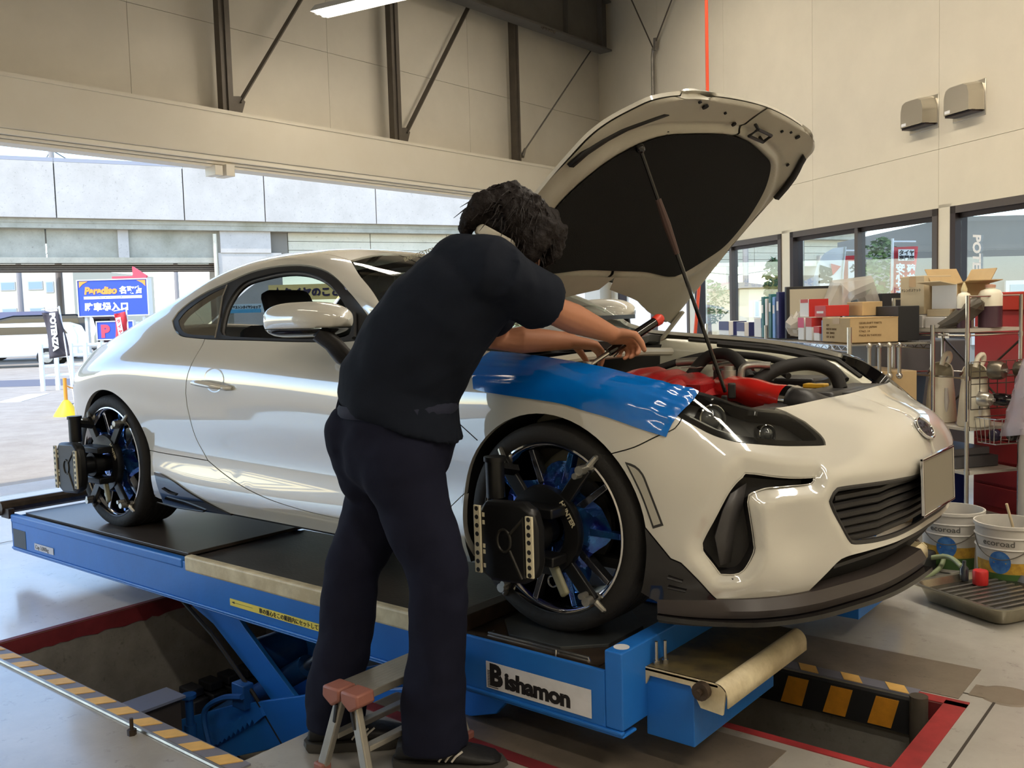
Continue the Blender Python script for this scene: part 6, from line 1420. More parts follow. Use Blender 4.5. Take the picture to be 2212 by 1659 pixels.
Pr = V3((-.091, 1.925, 1.05)); uS = V3((-.694, .720, 0)).normalized(); vS = V3((.720, .694, 0)).normalized()
def SH(s, w_, z): return Pr + uS * s + vS * w_ + V3((0, 0, z))
def boxat(name, label, cat, group, s0, s1, w0, w1, z0, z1, m, face=None, bev=.003, fr=SH):
    """carton as a thing standing in the shelf frame; face = list of (axis 's'|'w', a0, a1, z0, z1, material) printed patches"""
    o = empty(name, fr((s0 + s1) / 2, (w0 + w1) / 2, z0)); tag(o, label, cat, group); lo = V3(o.location)
    def add(nm, a, b2, mm, bv=0):
        q = MB(); pts = [fr(s, w_, z) - lo for z in (a[2], b2[2]) for w_ in (a[1], b2[1]) for s in (a[0], b2[0])]
        q.add(pts, [(0, 2, 3, 1), (4, 5, 7, 6), (0, 1, 5, 4), (2, 6, 7, 3), (0, 4, 6, 2), (1, 3, 7, 5)]); return q.build(nm, mm, o, smooth=0, bevel=bv, fix=True)
    add('box_body', (s0, w0, z0), (s1, w1, z1), m, bev)
    for ax, a0, a1, za, zb, mm in (face or ()):
        if ax == 's': add('print', (s0 + (s1 - s0) * a0, w0 - .0012, z0 + (z1 - z0) * za), (s0 + (s1 - s0) * a1, w0 + .001, z0 + (z1 - z0) * zb), mm)
        else: add('print', (s0 - .0012, w0 + (w1 - w0) * a0, z0 + (z1 - z0) * za), (s0 + .001, w0 + (w1 - w0) * a1, z0 + (z1 - z0) * zb), mm)
    return o
# wire shelf unit
ws = empty('wire_shelf', Pr - V3((0, 0, 1.05))); tag(ws, 'chrome wire shelf unit standing behind the car engine bay', 'shelf'); l0 = V3(ws.location)
SL, SW = 2.62, .46
def wsb(nm, fn, m=M_shelfc):
    b = MB(); fn(b); b.v = [tuple(V3(p) - l0) for p in b.v]; return b.build(nm, m, ws)
for s in (0, 1.25, SL):
    for w_ in (0, SW): wsb('post', lambda b: b.cyl(SH(s, w_, -1.05), SH(s, w_, .085), .0125, n=10))
for zz in (-.02, -.50, -.92):
    for w_ in (0, SW):
        wsb('shelf_rail', lambda b: (b.cyl(SH(0, w_, zz + .008), SH(SL, w_, zz + .008), .004, n=6), b.cyl(SH(0, w_, zz - .022), SH(SL, w_, zz - .022), .004, n=6)))
        def zig(b):
            n = 56; b.tube([SH(SL * i / n, w_, zz + (.006 if i % 2 else -.020)) for i in range(n + 1)], .0028, 4)
        wsb('shelf_lattice', zig)
    for s in (0, SL): wsb('shelf_end', lambda b: b.cyl(SH(s, 0, zz + .008), SH(s, SW, zz + .008), .004, n=6))
    tag(wsb('shelf_wires', lambda b: [b.cyl(SH(SL * i / 60, 0, zz + .012), SH(SL * i / 60, SW, zz + .012), .002, n=4, caps=False) for i in range(1, 60)]), kind='stuff')
c0 = boxat('cardboard_box', 'long brown cardboard box with printed lettering on the wire shelf', 'box', None, .06, .42, .03, .30, .0, .135, M_card, [('w', 0, 1, .97, 1.0, M_tape), ('s', .35, .6, .75, 1.0, M_tape)])
CM = lambda s, w_, z: PM(SH(s, w_, z) - V3(c0.location), tuple(-uS), (0, 0, 1))
for i, t_ in enumerate(('Q\'TY', 'MADE IN TAIWAN', 'N.W.  23.8 KGS', 'G.W.  26.1 KGS')): text('print_text', t_, .016, CM(.36, .0285, .088 - i * .022), mat('box_ink', srgb(110, 84, 54), .8), c0)
CW = lambda w_, z: PM(SH(.0585, w_, z) - V3(c0.location), tuple(vS), (0, 0, 1))
for i, t_ in enumerate(('GEAR-SHIFT PARTS', 'TOKYO JAPAN', 'C/NO. 14', 'MADE IN TAIWAN')): text('print_text', t_, .015, CW(.08, .10 - i * .022), MATS['box_ink'], c0)
boxat('filter_box', 'white oil filter box with red top, beside the long brown box', 'box', 'oil filter boxes', .46, .54, .03, .12, 0, .085, M_wht, [('s', 0, 1, .55, 1, M_redb), ('w', 0, 1, .5, 1, M_redb)])
boxat('filter_box', 'white box with light blue edge between brown box and red filter boxes', 'box', 'oil filter boxes', .43, .455, .04, .14, 0, .12, M_lblue)
boxat('filter_box', 'tall white filter box with red top band, left of the lying one', 'box', 'oil filter boxes', .57, .66, .03, .12, 0, .135, M_wht, [('s', 0, 1, .6, 1, M_redb), ('w', 0, 1, .6, 1, M_redb)])
boxat('filter_box', 'slim white box with pink top next to the plastic bag', 'box', 'oil filter boxes', .69, .78, .03, .11, 0, .135, M_wht, [('s', 0, 1, .55, 1, M_pink)])
boxat('filter_box', 'red printed box lying on top of the filter boxes', 'box', 'oil filter boxes', .44, .60, .06, .20, .14, .205, M_redb, [('s', .2, .8, .3, .5, M_wht)])
boxat('filter_box', 'white box with red side balanced highest on the filter boxes', 'box', 'oil filter boxes', .66, .80, .05, .17, .14, .245, M_wht, [('w', 0, 1, 0, 1, M_redb), ('s', .1, .9, .8, 1, M_redb)])
boxat('parts_box', 'small brown parts box behind the red filter boxes', 'box', None, .36, .56, .24, .36, .14, .22, M_card)
boxat('parts_box', 'flat dark parts box behind the long brown box', 'box', None, .10, .36, .32, .44, .0, .19, mat('black_case', srgb(40, 40, 42), .5))
wb = MB(); wb.bb((-.35, -.30, 0), (.35, .30, 1.02)); o = wb.build('work_bench', mat('bench_grey', srgb(92, 90, 88), .6), None, bevel=.01); o.matrix_world = PM((-.30, 3.35, 0), tuple(uS), tuple(-vS)); tag(o, 'grey cupboard under the window behind the wire shelf', 'cupboard')
def WBf(s, w_, z): return V3((-.30, 3.35, 1.02)) + uS * s + vS * w_ + V3((0, 0, z))
boxat('storage_crate', 'black plastic storage crate with pale logo in front of the window', 'crate', None, -.28, .0, -.22, .10, .0, .30, MATS['black_case'], [('w', .2, .8, .1, .16, M_wht)], fr=WBf)
boxat('storage_crate', 'dark green-black crate left of the crate with the logo', 'crate', None, .04, .30, -.20, .10, .0, .27, mat('crate_green', srgb(48, 54, 50), .55), fr=WBf)
boxat('picture_panel', 'framed pale panel leaning among the binders on the shelf', 'panel', None, 1.02, 1.05, .05, .42, .0, .33, MATS['black_case'], [('w', .06, .94, .05, .95, mat('pale_panel', srgb(186, 178, 158), .5))])
for i, (s, h, m, nm) in enumerate(((1.10, .30, M_navy, 'dark blue'), (1.17, .27, M_lblue, 'light blue'), (1.24, .29, M_teal, 'teal'), (1.31, .26, M_wht, 'white'), (1.38, .275, M_teal, 'sea green'))):
    boxat('binder', '%s binder standing upright on the wire shelf%s' % (nm, ''), 'binder', 'upright binders', s, s + .045, .03, .26, 0, h, m, [('s', .15, .85, .6, .8, M_wht)])
boxat('parts_box', 'white and blue carton beside the upright binders', 'box', None, 1.46, 1.60, .04, .2, 0, .13, M_wht, [('w', 0, 1, .5, 1, M_lblue)])
boxat('parts_box', 'navy and white parts box, right one of the low pair on the shelf', 'box', 'navy parts boxes', 1.78, 1.95, .03, .16, 0, .10, M_wht, [('s', 0, 1, .35, 1, M_navy), ('w', .25, 1, 0, 1, M_navy)])
boxat('parts_box', 'navy and white parts box, left one of the low pair on the shelf', 'box', 'navy parts boxes', 2.14, 2.38, .03, .17, 0, .105, M_wht, [('s', 0, 1, .35, 1, M_navy), ('w', .25, 1, 0, 1, M_navy)])
boxat('carton', 'brown carton on the lower wire shelf', 'box', None, .05, .50, .05, .40, -.50 + .012, -.16, M_card)
boxat('carton', 'second brown carton on the lower wire shelf, farther from the car', 'box', None, .65, 1.15, .05, .40, -.50 + .012, -.2, M_card2)
b = MB(); rnd = random.Random(5); b.sphere((0, 0, .07), (.09, .12, .075), 14, 10)
b.v = [(p[0] * (1 + rnd.uniform(-.15, .15)), p[1] * (1 + rnd.uniform(-.15, .15)), max(.003, p[2] * (1 + rnd.uniform(-.2, .2)))) for p in b.v]
o = b.build('plastic_bag', mat('milky_bag', srgb(206, 200, 190), .3, alpha=.55), None, smooth=20); o.location = SH(.90, .10, .013); tag(o, 'crumpled clear plastic bag slumped at the shelf edge', 'bag')
b = MB(); b.tube([(0, 0, 0), (.1, .12, .28), (.2, .25, .30), (.24, .3, .15)], [.05, .09, .08, .05], 10); b.v = [(p[0] + rnd.uniform(-.012, .012), p[1] + rnd.uniform(-.012, .012), max(.0, p[2] + rnd.uniform(-.012, .012))) for p in b.v]
o = b.build('plastic_bag', MATS['milky_bag'], None, smooth=20); o.location = SH(.92, .22, .013); tag(o, 'loose pale plastic bag draped over the framed panel', 'bag')
# dark bundle on the far end of the shelf line (seat or tyre stack by the window)
for i in range(2):
    b = MB(); b.lathe([(.20, -.10), (.29, -.11), (.325, -.07), (.33, 0), (.325, .07), (.29, .11), (.20, .10)], 32); o = b.build('spare_tyre', M_tyre, None, smooth=50)
    o.location = (-1.75, 2.20, .11 + i * .225 + (0)); tag(o, 'black spare tyre lying behind the engine bay, %s of the stacked pair' % ('lower', 'upper')[i], 'tyre', 'stacked tyres')
# chrome rack at the right
Rc = V3((.437, 2.14, 0)); aR = -eW; bR = nW
def RK_(s, w_, z): return Rc + aR * s + bR * w_ + V3((0, 0, z))
rack = empty('metal_rack', Rc); tag(rack, 'tall chrome post rack full of boxes and jugs at the right wall', 'rack')
def rkb(nm, fn, m=M_shelfc, **k):
    b = MB(); fn(b); b.v = [tuple(V3(p) - Rc) for p in b.v]; return b.build(nm, m, rack, **k)
RWd, RDp = .56, .34
for s in (0, RWd):
    for w_ in (0, RDp):
        rkb('post', lambda b: b.cyl(RK_(s, w_, 0), RK_(s, w_, 1.285), .011, n=10))
        for z in (.10, .37, .60, .86, 1.08): rkb('post_collar', lambda b: b.cyl(RK_(s, w_, z - .012), RK_(s, w_, z + .012), .0145, n=10))
def rkslab(z, th, m, nm='shelf_board'):
    rkb(nm, lambda b: b.add([RK_(s, w_, zz) for zz in (z - th, z) for w_ in (.0, RDp) for s in (.0, RWd)], [(0, 2, 3, 1), (4, 5, 7, 6), (0, 1, 5, 4), (2, 6, 7, 3), (0, 4, 6, 2), (1, 3, 7, 5)]), m, smooth=0, fix=True)
rkslab(1.115, .018, mat('grey_board', srgb(190, 184, 172), .6)); rkslab(.60, .014, MATS['grey_board']); rkslab(.37, .014, MATS['grey_board']); rkslab(.10, .014, MATS['grey_board'])
for z in (1.08, .86, 1.28):
    for a, c in (((0, 0), (RWd, 0)), ((0, 0), (0, RDp)), ((RWd, 0), (RWd, RDp)), ((0, RDp), (RWd, RDp))): rkb('rail', lambda b: b.cyl(RK_(*a, z), RK_(*c, z), .005, n=6)) if not (z == 1.28 and a == (0, 0) and c == (RWd, 0)) else None
rkb('brace', lambda b: b.cyl(RK_(0, RDp, 1.05), RK_(RWd, RDp, .62), .006, n=6), M_steel); rkb('brace', lambda b: b.cyl(RK_(RWd, RDp, 1.05), RK_(0, RDp, .62), .006, n=6), M_steel)
FR = lambda s, w_, z: RK_(s, w_, 1.117 + z)
bx1 = boxat('cardboard_box', 'tan cardboard box with handwriting, left on the top rack shelf', 'box', None, .34, .53, .02, .20, .075, .285, M_card2, [('s', .35, .62, .72, 1, M_tape)], fr=FR)
boxat('paper_tray', 'low white carton with handwriting under the tan box', 'box', None, .34, .54, .01, .22, .0, .07, M_wht, fr=FR)
boxat('paper_tray', 'low white carton under the open cardboard box', 'box', None, .17, .32, .01, .20, .0, .06, M_wht, fr=FR)
boxat('cardboard_box', 'flattened tan carton between white carton and open box', 'box', None, .16, .33, .03, .22, .062, .10, M_card2, fr=FR)
text('handwriting', 'ドレンガスケット', .020, PM(RK_(.52, .0165, 1.117 + .20) - V3(bx1.location), tuple(-aR), (0, 0, 1)), M_ink, bx1)
ob = empty('open_carton', FR(.22, .14, .102)); tag(ob, 'open cardboard carton with raised flaps on the rack', 'box'); l1 = V3(ob.location)
def obp(nm, pts, m):
    q = MB(); P4 = [FR(*p) - l1 for p in pts]; q.add(P4, [(0, 1, 2, 3)]); return q.build(nm, m, ob, smooth=0, solid=.004)
s0_, s1_, w0_, w1_, z0_, z1_ = .13, .31, .05, .26, .102, .23
obp('side', [(s0_, w0_, z0_), (s1_, w0_, z0_), (s1_, w0_, z1_), (s0_, w0_, z1_)], M_wht); obp('side', [(s0_, w1_, z0_), (s1_, w1_, z0_), (s1_, w1_, z1_), (s0_, w1_, z1_)], M_cin); obp('side', [(s0_, w0_, z0_), (s0_, w1_, z0_), (s0_, w1_, z1_), (s0_, w0_, z1_)], M_card); obp('side', [(s1_, w0_, z0_), (s1_, w1_, z0_), (s1_, w1_, z1_), (s1_, w0_, z1_)], M_card)
obp('flap', [(s0_, w0_, z1_), (s1_, w0_, z1_), (s1_ + .03, w0_ - .08, z1_ + .02), (s0_ + .03, w0_ - .08, z1_ + .02)], M_card2); obp('flap', [(s1_, w0_, z1_), (s1_, w1_, z1_), (s1_ + .06, w1_, z1_ + .09), (s1_ + .06, w0_, z1_ + .09)], M_card); obp('flap', [(s0_, w0_, z1_), (s0_, w1_, z1_), (s0_ - .09, w1_, z1_ + .015), (s0_ - .09, w0_, z1_ + .015)], M_card); obp('flap', [(s0_, w1_, z1_), (s1_, w1_, z1_), (s1_, w1_ + .05, z1_ + .08), (s0_, w1_ + .05, z1_ + .08)], M_card)
def bottle(name, label, s, w_, r_, h, mliq, neck, fr=FR, group=None):
    o = empty(name, fr(s, w_, 0)); tag(o, label, 'bottle', group)
    b = MB(); b.lathe([(0, .001), (r_, .001), (r_, h * .55), (r_ * 1.001, h * .551)], 20); b.build('contents', mliq, o, smooth=50)
    b = MB(); b.lathe([(r_, h * .55), (r_, h * .86), (r_ * .8, h * .96), (r_ * .4, h), (r_ * .4, h * 1.05)], 20); b.build('bottle_top', M_jug, o, smooth=50)
    b = MB(); b.lathe([(r_ * .45, h * 1.03), (r_ * .45, h * 1.10), (r_ * .12, h * (1.10 + neck)), (0, h * (1.10 + neck))], 14); b.build('nozzle', mat('nozzle_cream', srgb(214, 196, 150), .5) if neck > .1 else mat('cap_pink', srgb(196, 150, 130), .5), o, smooth=50)
M_liq = mat('purple_brown_liquid', srgb(84, 60, 70), .25)
bottle('squeeze_bottle', 'squeeze bottle with cream pointed nozzle and brown liquid on the rack', .08, .05, .035, .185, M_liq, .18)
bottle('fluid_bottle', 'wide bottle of purple-brown fluid with pink cap on the rack', -.0 + .04, .18, .058, .20, M_liq, .02)
b = MB(); b.tube([(0, 0, 0), (.10, .03, .05), (.18, .05, .12), (.2, .06, .14)], [.03, .05, .045, .02], 10); b.v = [(p[0] + rnd.uniform(-.01, .01), p[1] + rnd.uniform(-.01, .01), max(.0, p[2] + rnd.uniform(-.008, .008) + .0)) for p in b.v]
o = b.build('plastic_bag', mat('smoky_bag', srgb(96, 88, 76), .35, alpha=.8), None, smooth=20); o.matrix_world = PM(FR(.20, -.0 + .02, .002), tuple(-aR), tuple(bR)); tag(o, 'dark smoky plastic bag of small parts beside the squeeze bottle', 'bag')
# oil jugs with arched handles
def jug(s, w_, label, k=1.0):
    o = empty('oil_jug', RK_(s, w_, .602)); tag(o, label, 'jug', 'oil jugs on the rack')
    b = MB(); b.lathe([(0, 0), (.075, 0), (.082, .01), (.070, .16), (.062, .235), (.064, .245), (.062, .25), (.058, .235), (.055, .2)], 24); b.build('jug_body', M_jug, o, smooth=50)
    b = MB()   # half-domed pouring hood
    b.lathe([(.064, .245), (.063, .28), (.052, .31), (.03, .325), (0, .33)], 18, a0=PI * .15, a1=PI * 1.35); b.build('jug_hood', M_jug, o, smooth=50, solid=.003)
    b = MB(); b.tube(cr([(.0, .03, .30), (.01, .05, .345), (.02, .035, .375), (.02, .005, .36), (.015, -.01, .31)], 5), .013, 8); b.build('jug_handle', M_jug, o, smooth=60)
    b = MB(); b.tube([(.066, -.025, .06), (.072, -.025, .12), (.068, -.025, .19)], [.008, .013, .008], 8); b.build('sight_window', M_wht, o, smooth=60)
    b = MB(); b.cyl((-.03, -.052, .275), (-.032, -.056, .278), .014, n=12); b.build('spout_hole', mat('oily_brown', srgb(86, 48, 34), .5), o)
    o.rotation_euler = (0, 0, math.atan2(aR.y, aR.x) + PI); o.scale = (k, k, k); return o
jug(.30, .10, 'milky white oil jug with arched handle, left one on the rack'); jug(.06, .10, 'milky white oil jug with arched handle, right one behind the chrome post')
# red cabinet behind the rack and dark bits around
cab = empty('tool_cabinet', RK_(.26, .62, 0)); tag(cab, 'red metal tool cabinet behind the chrome rack', 'cabinet'); l2 = V3(cab.location)
def cb(nm, s0, s1, w0, w1, z0, z1, m, bv=.006):
    q = MB(); q.add([RK_(s, w_, z) - l2 for z in (z0, z1) for w_ in (w0, w1) for s in (s0, s1)], [(0, 2, 3, 1), (4, 5, 7, 6), (0, 1, 5, 4), (2, 6, 7, 3), (0, 4, 6, 2), (1, 3, 7, 5)]); return q.build(nm, m, cab, smooth=0, bevel=bv, fix=True)
M_cab = mat('cabinet_red', srgb(186, 64, 66), .45, noise=(3, .12)); M_cabd = mat('cabinet_dark_red', srgb(150, 46, 40), .45)
cb('cabinet_body', -.35, .45, .46, .90, .04, 1.20, M_cab)
for i in range(4):
    d = cb('drawer', -.33, .43, .445, .46, .10 + i * .13, .215 + i * .13, M_cab, .004); 
cb('cabinet_top', -.36, .46, .45, .91, 1.20, 1.30, mat('cabinet_top_red', srgb(196, 62, 48), .4)); cb('plinth', -.33, .43, .48, .88, 0, .04, M_blk)
b = MB(); b.bb((-.2, -.3, 0), (.2, .3, 1.5)); o = b.build('locker', mat('maroon_locker', srgb(84, 34, 32), .6, noise=(4, .2)), None, bevel=.01); o.matrix_world = PM(RK_(-.62, .95, 0), tuple(-aR), tuple(bR)); tag(o, 'dark maroon locker at the right edge behind the rack', 'locker')
boxat('grey_case', 'flat grey tool case on the low rack shelf', 'case', None, .10, .50, .02, .30, .372, .43, mat('case_grey', srgb(96, 96, 98), .5), fr=RK_)
boxat('grey_case', 'narrow grey tool case lying on the flat case', 'case', None, .14, .48, .04, .28, .432, .47, mat('case_grey2', srgb(120, 120, 122), .5), fr=RK_)
boxat('blue_box', 'dark blue box on the bottom rack shelf', 'box', None, .30, .52, .02, .26, .102, .34, mat('box_blue', srgb(24, 48, 120), .5), fr=RK_)
b = MB(); b.cyl((0, 0, 0), (.16, .02, 0), .03, n=14); b.cyl((.16, .02, 0), (.20, .02, 0), .018, n=12); o = b.build('red_torch', mat('red_plastic', srgb(196, 44, 56), .4), None); o.matrix_world = PM(RK_(.10, .05, .462 + .04), tuple(-aR), tuple(bR)); tag(o, 'red cylindrical torch lying on the grey case', 'torch')
o.matrix_world = PM(RK_(.44, .08, .502), tuple(-aR), tuple(bR))
# wire grid panel with hanging filter cups, wire basket
gp = empty('wire_grid', RK_(-.02, -.02, .62)); tag(gp, 'wire grid panel hung with tool cups on the rack end', 'wire grid'); l3 = V3(gp.location)
GRD = lambda w_, z: RK_(-.025, w_, z)
for z in (.70, .765, .83, .895, .945):
    q = MB(); q.cyl(GRD(-.0, z) - l3, GRD(.34, z) - l3, .003, n=6); q.build('grid_wire', M_steel if z < .94 else M_shelfc, gp)
for i in range(7):
    q = MB(); q.cyl(GRD(i * .056, .70) - l3, GRD(i * .056, .945) - l3, .0025, n=6); q.build('grid_wire', M_steel, gp)
def cup(w_, z, r_, ln, m, label, off=.0):
    o = empty('filter_cup', GRD(w_, z) + aR * -.0); tag(o, label, 'tool cup', 'hanging filter cups')
    d = -aR * .9 + bR * .3; d.normalize()
    q = MB(); x_, y_, z__ = frame(d); MM = Matrix((x_, y_, z__)).transposed().to_4x4(); q.lathe([(0, .01), (r_ * .9, .01), (r_, .02), (r_ * .97, ln * .8), (r_ * .8, ln), (0, ln)], 18, MM); q.build('cup', m, o, smooth=40)
    q = MB(); q.lathe([(r_ * .25, ln), (r_ * .25, ln + .02), (0, ln + .02)], 10, MM); q.build('drive_nut', M_bolt, o); o.location = o.location + d * .01
M_cup = mat('cup_steel', srgb(128, 120, 106), .35, .8, noise=(10, .2))
cup(.10, .90, .048, .08, M_cup, 'large steel filter cup hanging top left on the wire grid'); cup(.26, .90, .040, .07, M_cup, 'smaller steel filter cup hanging top right on the wire grid'); cup(.03, .755, .038, .07, MATS['stainless'], 'bright steel filter cup low on the wire grid'); cup(.12, .75, .034, .09, M_gloss, 'black filter cup between two steel cups'); cup(.28, .765, .042, .10, M_cup, 'long olive steel cup hanging lowest right on the wire grid')
bk = empty('wire_basket', RK_(-.06, .05, .50)); tag(bk, 'small chrome wire basket of black sockets hooked to the rack', 'basket'); l4 = V3(bk.location)
for z, k in ((.66, 1.0), (.53, .82)):
    q = MB(); q.tube([RK_(-.02 - .14 * k * a, .16 + .13 * k * c, z) - l4 for a, c in ((0, -1), (1, -1), (1, 1), (0, 1))], .0035, 6, closed=True); q.build('basket_rim', M_shelfc, bk)
for i in range(14):
    t = i / 13; a, c = (t * 3, -1) if t < 1 / 3 else ((1, -1 + 2 * (t * 3 - 1)) if t < 2 / 3 else (3 - t * 3, 1))
    q = MB(); q.cyl(RK_(-.02 - .14 * a, .16 + .13 * c, .66) - l4, RK_(-.02 - .115 * a, .16 + .107 * c, .53) - l4, .0018, n=5); q.build('basket_wire', M_shelfc, bk)
for i, (a, c) in enumerate(((.3, -.3), (.7, .2), (.5, .6))):
    q = MB(); q.sphere((0, 0, 0), .033, 12, 8); o = q.build('black_socket', M_gloss if i else mat('plum_gloss', srgb(44, 36, 58), .15), None); o.location = RK_(-.02 - .13 * a, .16 + .12 * c, .565 + .004 * i); tag(o, '%s knob lying in the chrome wire basket' % ('dark plum', 'shiny black', 'small black')[i], 'knob', 'knobs in the basket')
# pipe leaning on the rack post
b = MB(); b.tube([RK_(-.03, -.03, .64), RK_(-.035, -.035, .30), RK_(-.05, -.04, .02)], .008, 8); tag(b.build('steel_pipe', MATS['stainless']), 'thin bright steel pipe leaning against the front rack post', 'pipe')
# black bin and hanging tools left of the rack
b = MB(); b.add([(-.10, -.12, 0), (.10, -.12, 0), (.10, .12, 0), (-.10, .12, 0), (-.13, -.15, .34), (.13, -.15, .34), (.13, .15, .34), (-.13, .15, .34)], [(0, 3, 2, 1), (0, 1, 5, 4), (1, 2, 6, 5), (2, 3, 7, 6), (3, 0, 4, 7)]); o = b.build('black_bin', mat('bin_black', srgb(34, 34, 38), .5), None, solid=.006); o.matrix_world = PM(RK_(.66, .05, .50), tuple(-aR), tuple(bR)); tag(o, 'black plastic bin behind the left rack post', 'bin')
bs = MB(); bs.bb((-.2, -.2, 0), (.2, .2, .5)); o = bs.build('bin_stand', M_card, None, bevel=.006); o.matrix_world = PM(RK_(.70, .08, 0), tuple(-aR), tuple(bR)); tag(o, 'brown carton standing under the black bin', 'box')
for i in range(4):
    b = MB(); b.cyl((0, 0, 0), (0, 0, -.15), .010, n=8); b.sphere((0, 0, -.16), .018, 10, 6); b.sphere((0, 0, .005), .016, 10, 6); o = b.build('hand_tool', M_bolt if i % 2 else MATS['stainless'], None); o.location = SH(-.02, .10 + i * .055, -.02); tag(o, 'bright steel spanner hanging at the shelf end, %s from the shelf post' % ('first', 'second', 'third', 'fourth')[i], 'spanner', 'hanging spanners')
# pails
def pail(loc, label, k=1.0, stick=False, word='ecoroad', ang=0.0):
    o = empty('pail', loc); tag(o, label, 'pail', 'ecoroad pails'); r0, r1, h = .122, .136, .285
    M_p = mat('pail_white', srgb(206, 202, 194), .45, noise=(6, .12)); 
    b = MB(); b.lathe([(0, .004), (r0, .004), (r0 + .002, .02), (r1, h), (r1 + .006, h), (r1 + .006, h - .014), (r1 - .004, h), (r0 - .01, .05), (0, .05)], 40); b.build('pail_body', M_p, o, smooth=40)
    for z in (h - .055, h - .105):
        b = MB(); rr_ = r0 + (r1 - r0) * z / h; b.lathe([(rr_ + .001, z - .005), (rr_ + .006, z), (rr_ + .001, z + .005)], 40); b.build('pail_bead', MATS['pail_white'], o, smooth=50)
    b = MB(); b.lathe([(0, h - .06), (r1 - .012, h - .06)], 30); b.build('waste', mat('pail_dirt', srgb(56, 54, 44), .8), o)
    rr_ = lambda z: r0 + (r1 - r0) * z / h + .0012
    a0, a1 = -2.6, -.5
    b = MB(); b.lathe([(rr_(.02), .02), (rr_(.075), .075)], 24, a0=a0, a1=a1); b.build('green_band', mat('pail_green', srgb(70, 104, 52), .55), o)
    b = MB(); b.lathe([(rr_(.075), .075), (rr_(.125), .125)], 24, a0=a0, a1=a1); b.build('yellow_band', mat('pail_yellow', srgb(206, 164, 60), .6, noise=(40, .5, srgb(120, 84, 40))), o)
    ac = -1.62 + ang; c_ = 1.0
    ov = []
    for i in range(24):
        t = 2 * PI * i / 24; a_ = ac + .34 * math.cos(t); z = .125 + .050 * math.sin(t); ov.append(((rr_(z) + .0012) * math.cos(a_), (rr_(z) + .0012) * math.sin(a_), z))
    cz = ((rr_(.135) + .0022) * math.cos(ac), (rr_(.135) + .0022) * math.sin(ac), .135)
    b = MB(); b.add(ov + [cz], [(i, (i + 1) % 24, 24) for i in range(24)]); b.build('blue_disc', mat('pail_blue', srgb(36, 92, 170), .4, noise=(30, .4, srgb(110, 170, 220))), o)
    tx = text('lettering', word, .036, Matrix.Identity(4), mat('pail_ink', srgb(90, 88, 84), .6), o, align='CENTER', sx=1.15, bold=.0002)
    z0 = h - .088
    for v_ in tx.data.vertices:
        a_ = ac - .05 + v_.co.x / r1; z = z0 + v_.co.y; r_ = rr_(z) + .0008 + (.0006 if v_.co.z > 0 else 0); v_.co = (r_ * math.cos(a_), r_ * math.sin(a_), z)
    b = MB(); b.tube(cr([((rr_(.22)) * math.cos(a_), rr_(.22) * math.sin(a_) * 1.06, .22 - .08 * math.sin((a_ - ac + 1.2) / 2.4 * PI)) for a_ in np.linspace(ac - 1.2, ac + 1.2, 9)], 3), .0022, 5); b.build('bail_handle', M_steel, o)
    if stick:
        b = MB(); b.cyl((.02, .02, h - .06), (-.01, -.0, h + .075), .006, n=8); b.build('stir_stick', M_card2, o)
    return o
pail((.50, 1.62, 0), 'white ecoroad pail standing back against the rack post', word='ecoroad', ang=.1); pail((.77, 1.47, 0), 'white ecoroad pail with a stirring stick in it', stick=True, ang=-.02); pail((1.07, 1.62, 0), 'white ecoroad pail cut by the right edge of the photo', ang=-.35)
# steel drain tray with can and bottle
ty = empty('drain_tray', (.80, 1.12, 0)); tag(ty, 'shallow stainless steel drain tray on the floor', 'tray'); ty.rotation_euler = (0, 0, math.radians(-28))
def rr2(hx_, hy_, r_, z, n=6):
    out = []
    for cx_, cy_, a0 in ((hx_ - r_, hy_ - r_, 0), (-hx_ + r_, hy_ - r_, 90), (-hx_ + r_, -hy_ + r_, 180), (hx_ - r_, -hy_ + r_, 270)):
        for i in range(n + 1): a = math.radians(a0 + 90 * i / n); out.append(V3((cx_ + r_ * math.cos(a), cy_ + r_ * math.sin(a), z)))
    return out
b = MB(); loft(b, [rr2(.17, .19, .04, .004), rr2(.19, .21, .045, .008), rr2(.215, .235, .05, .075), rr2(.232, .252, .055, .077), rr2(.232, .252, .055, .072)], caps=False); b.add(rr2(.17, .19, .04, .004), [tuple(range(28))]); b.build('tray_shell', mat('tray_steel', srgb(176, 170, 152), .28, .9, noise=(8, .25)), ty, smooth=40, solid=.002)
for i in range(9): b = MB(); b.bb((-.15 + i * .04, -.17, .05), (-.138 + i * .04, .17, .054)); b.build('tray_rib', M_metal, ty)
b = MB(); loft(b, [rr2(.20, .22, .045, .046), rr2(.20, .22, .045, .049)]); b.build('tray_liner', mat('oily_black', srgb(40, 38, 36), .25), ty)
b = MB(); b.lathe([(0, 0), (.030, 0), (.031, .004), (.031, .055), (.028, .06), (0, .06)], 20); o = b.build('paint_can', mat('can_red', srgb(186, 38, 36), .4), None, smooth=40); o.location = (.715, 1.21, .055); tag(o, 'small red can standing in the steel tray', 'can')
b = MB(); b.lathe([(0, 0), (.018, 0), (.018, .05), (.008, .065), (.008, .085), (0, .085)], 16); o = b.build('glass_vial', mat('dark_vial', srgb(50, 54, 60), .15, coat=.6), None, smooth=40); o.location = (.645, 1.235, .055); tag(o, 'small dark vial standing beside the red can', 'vial')
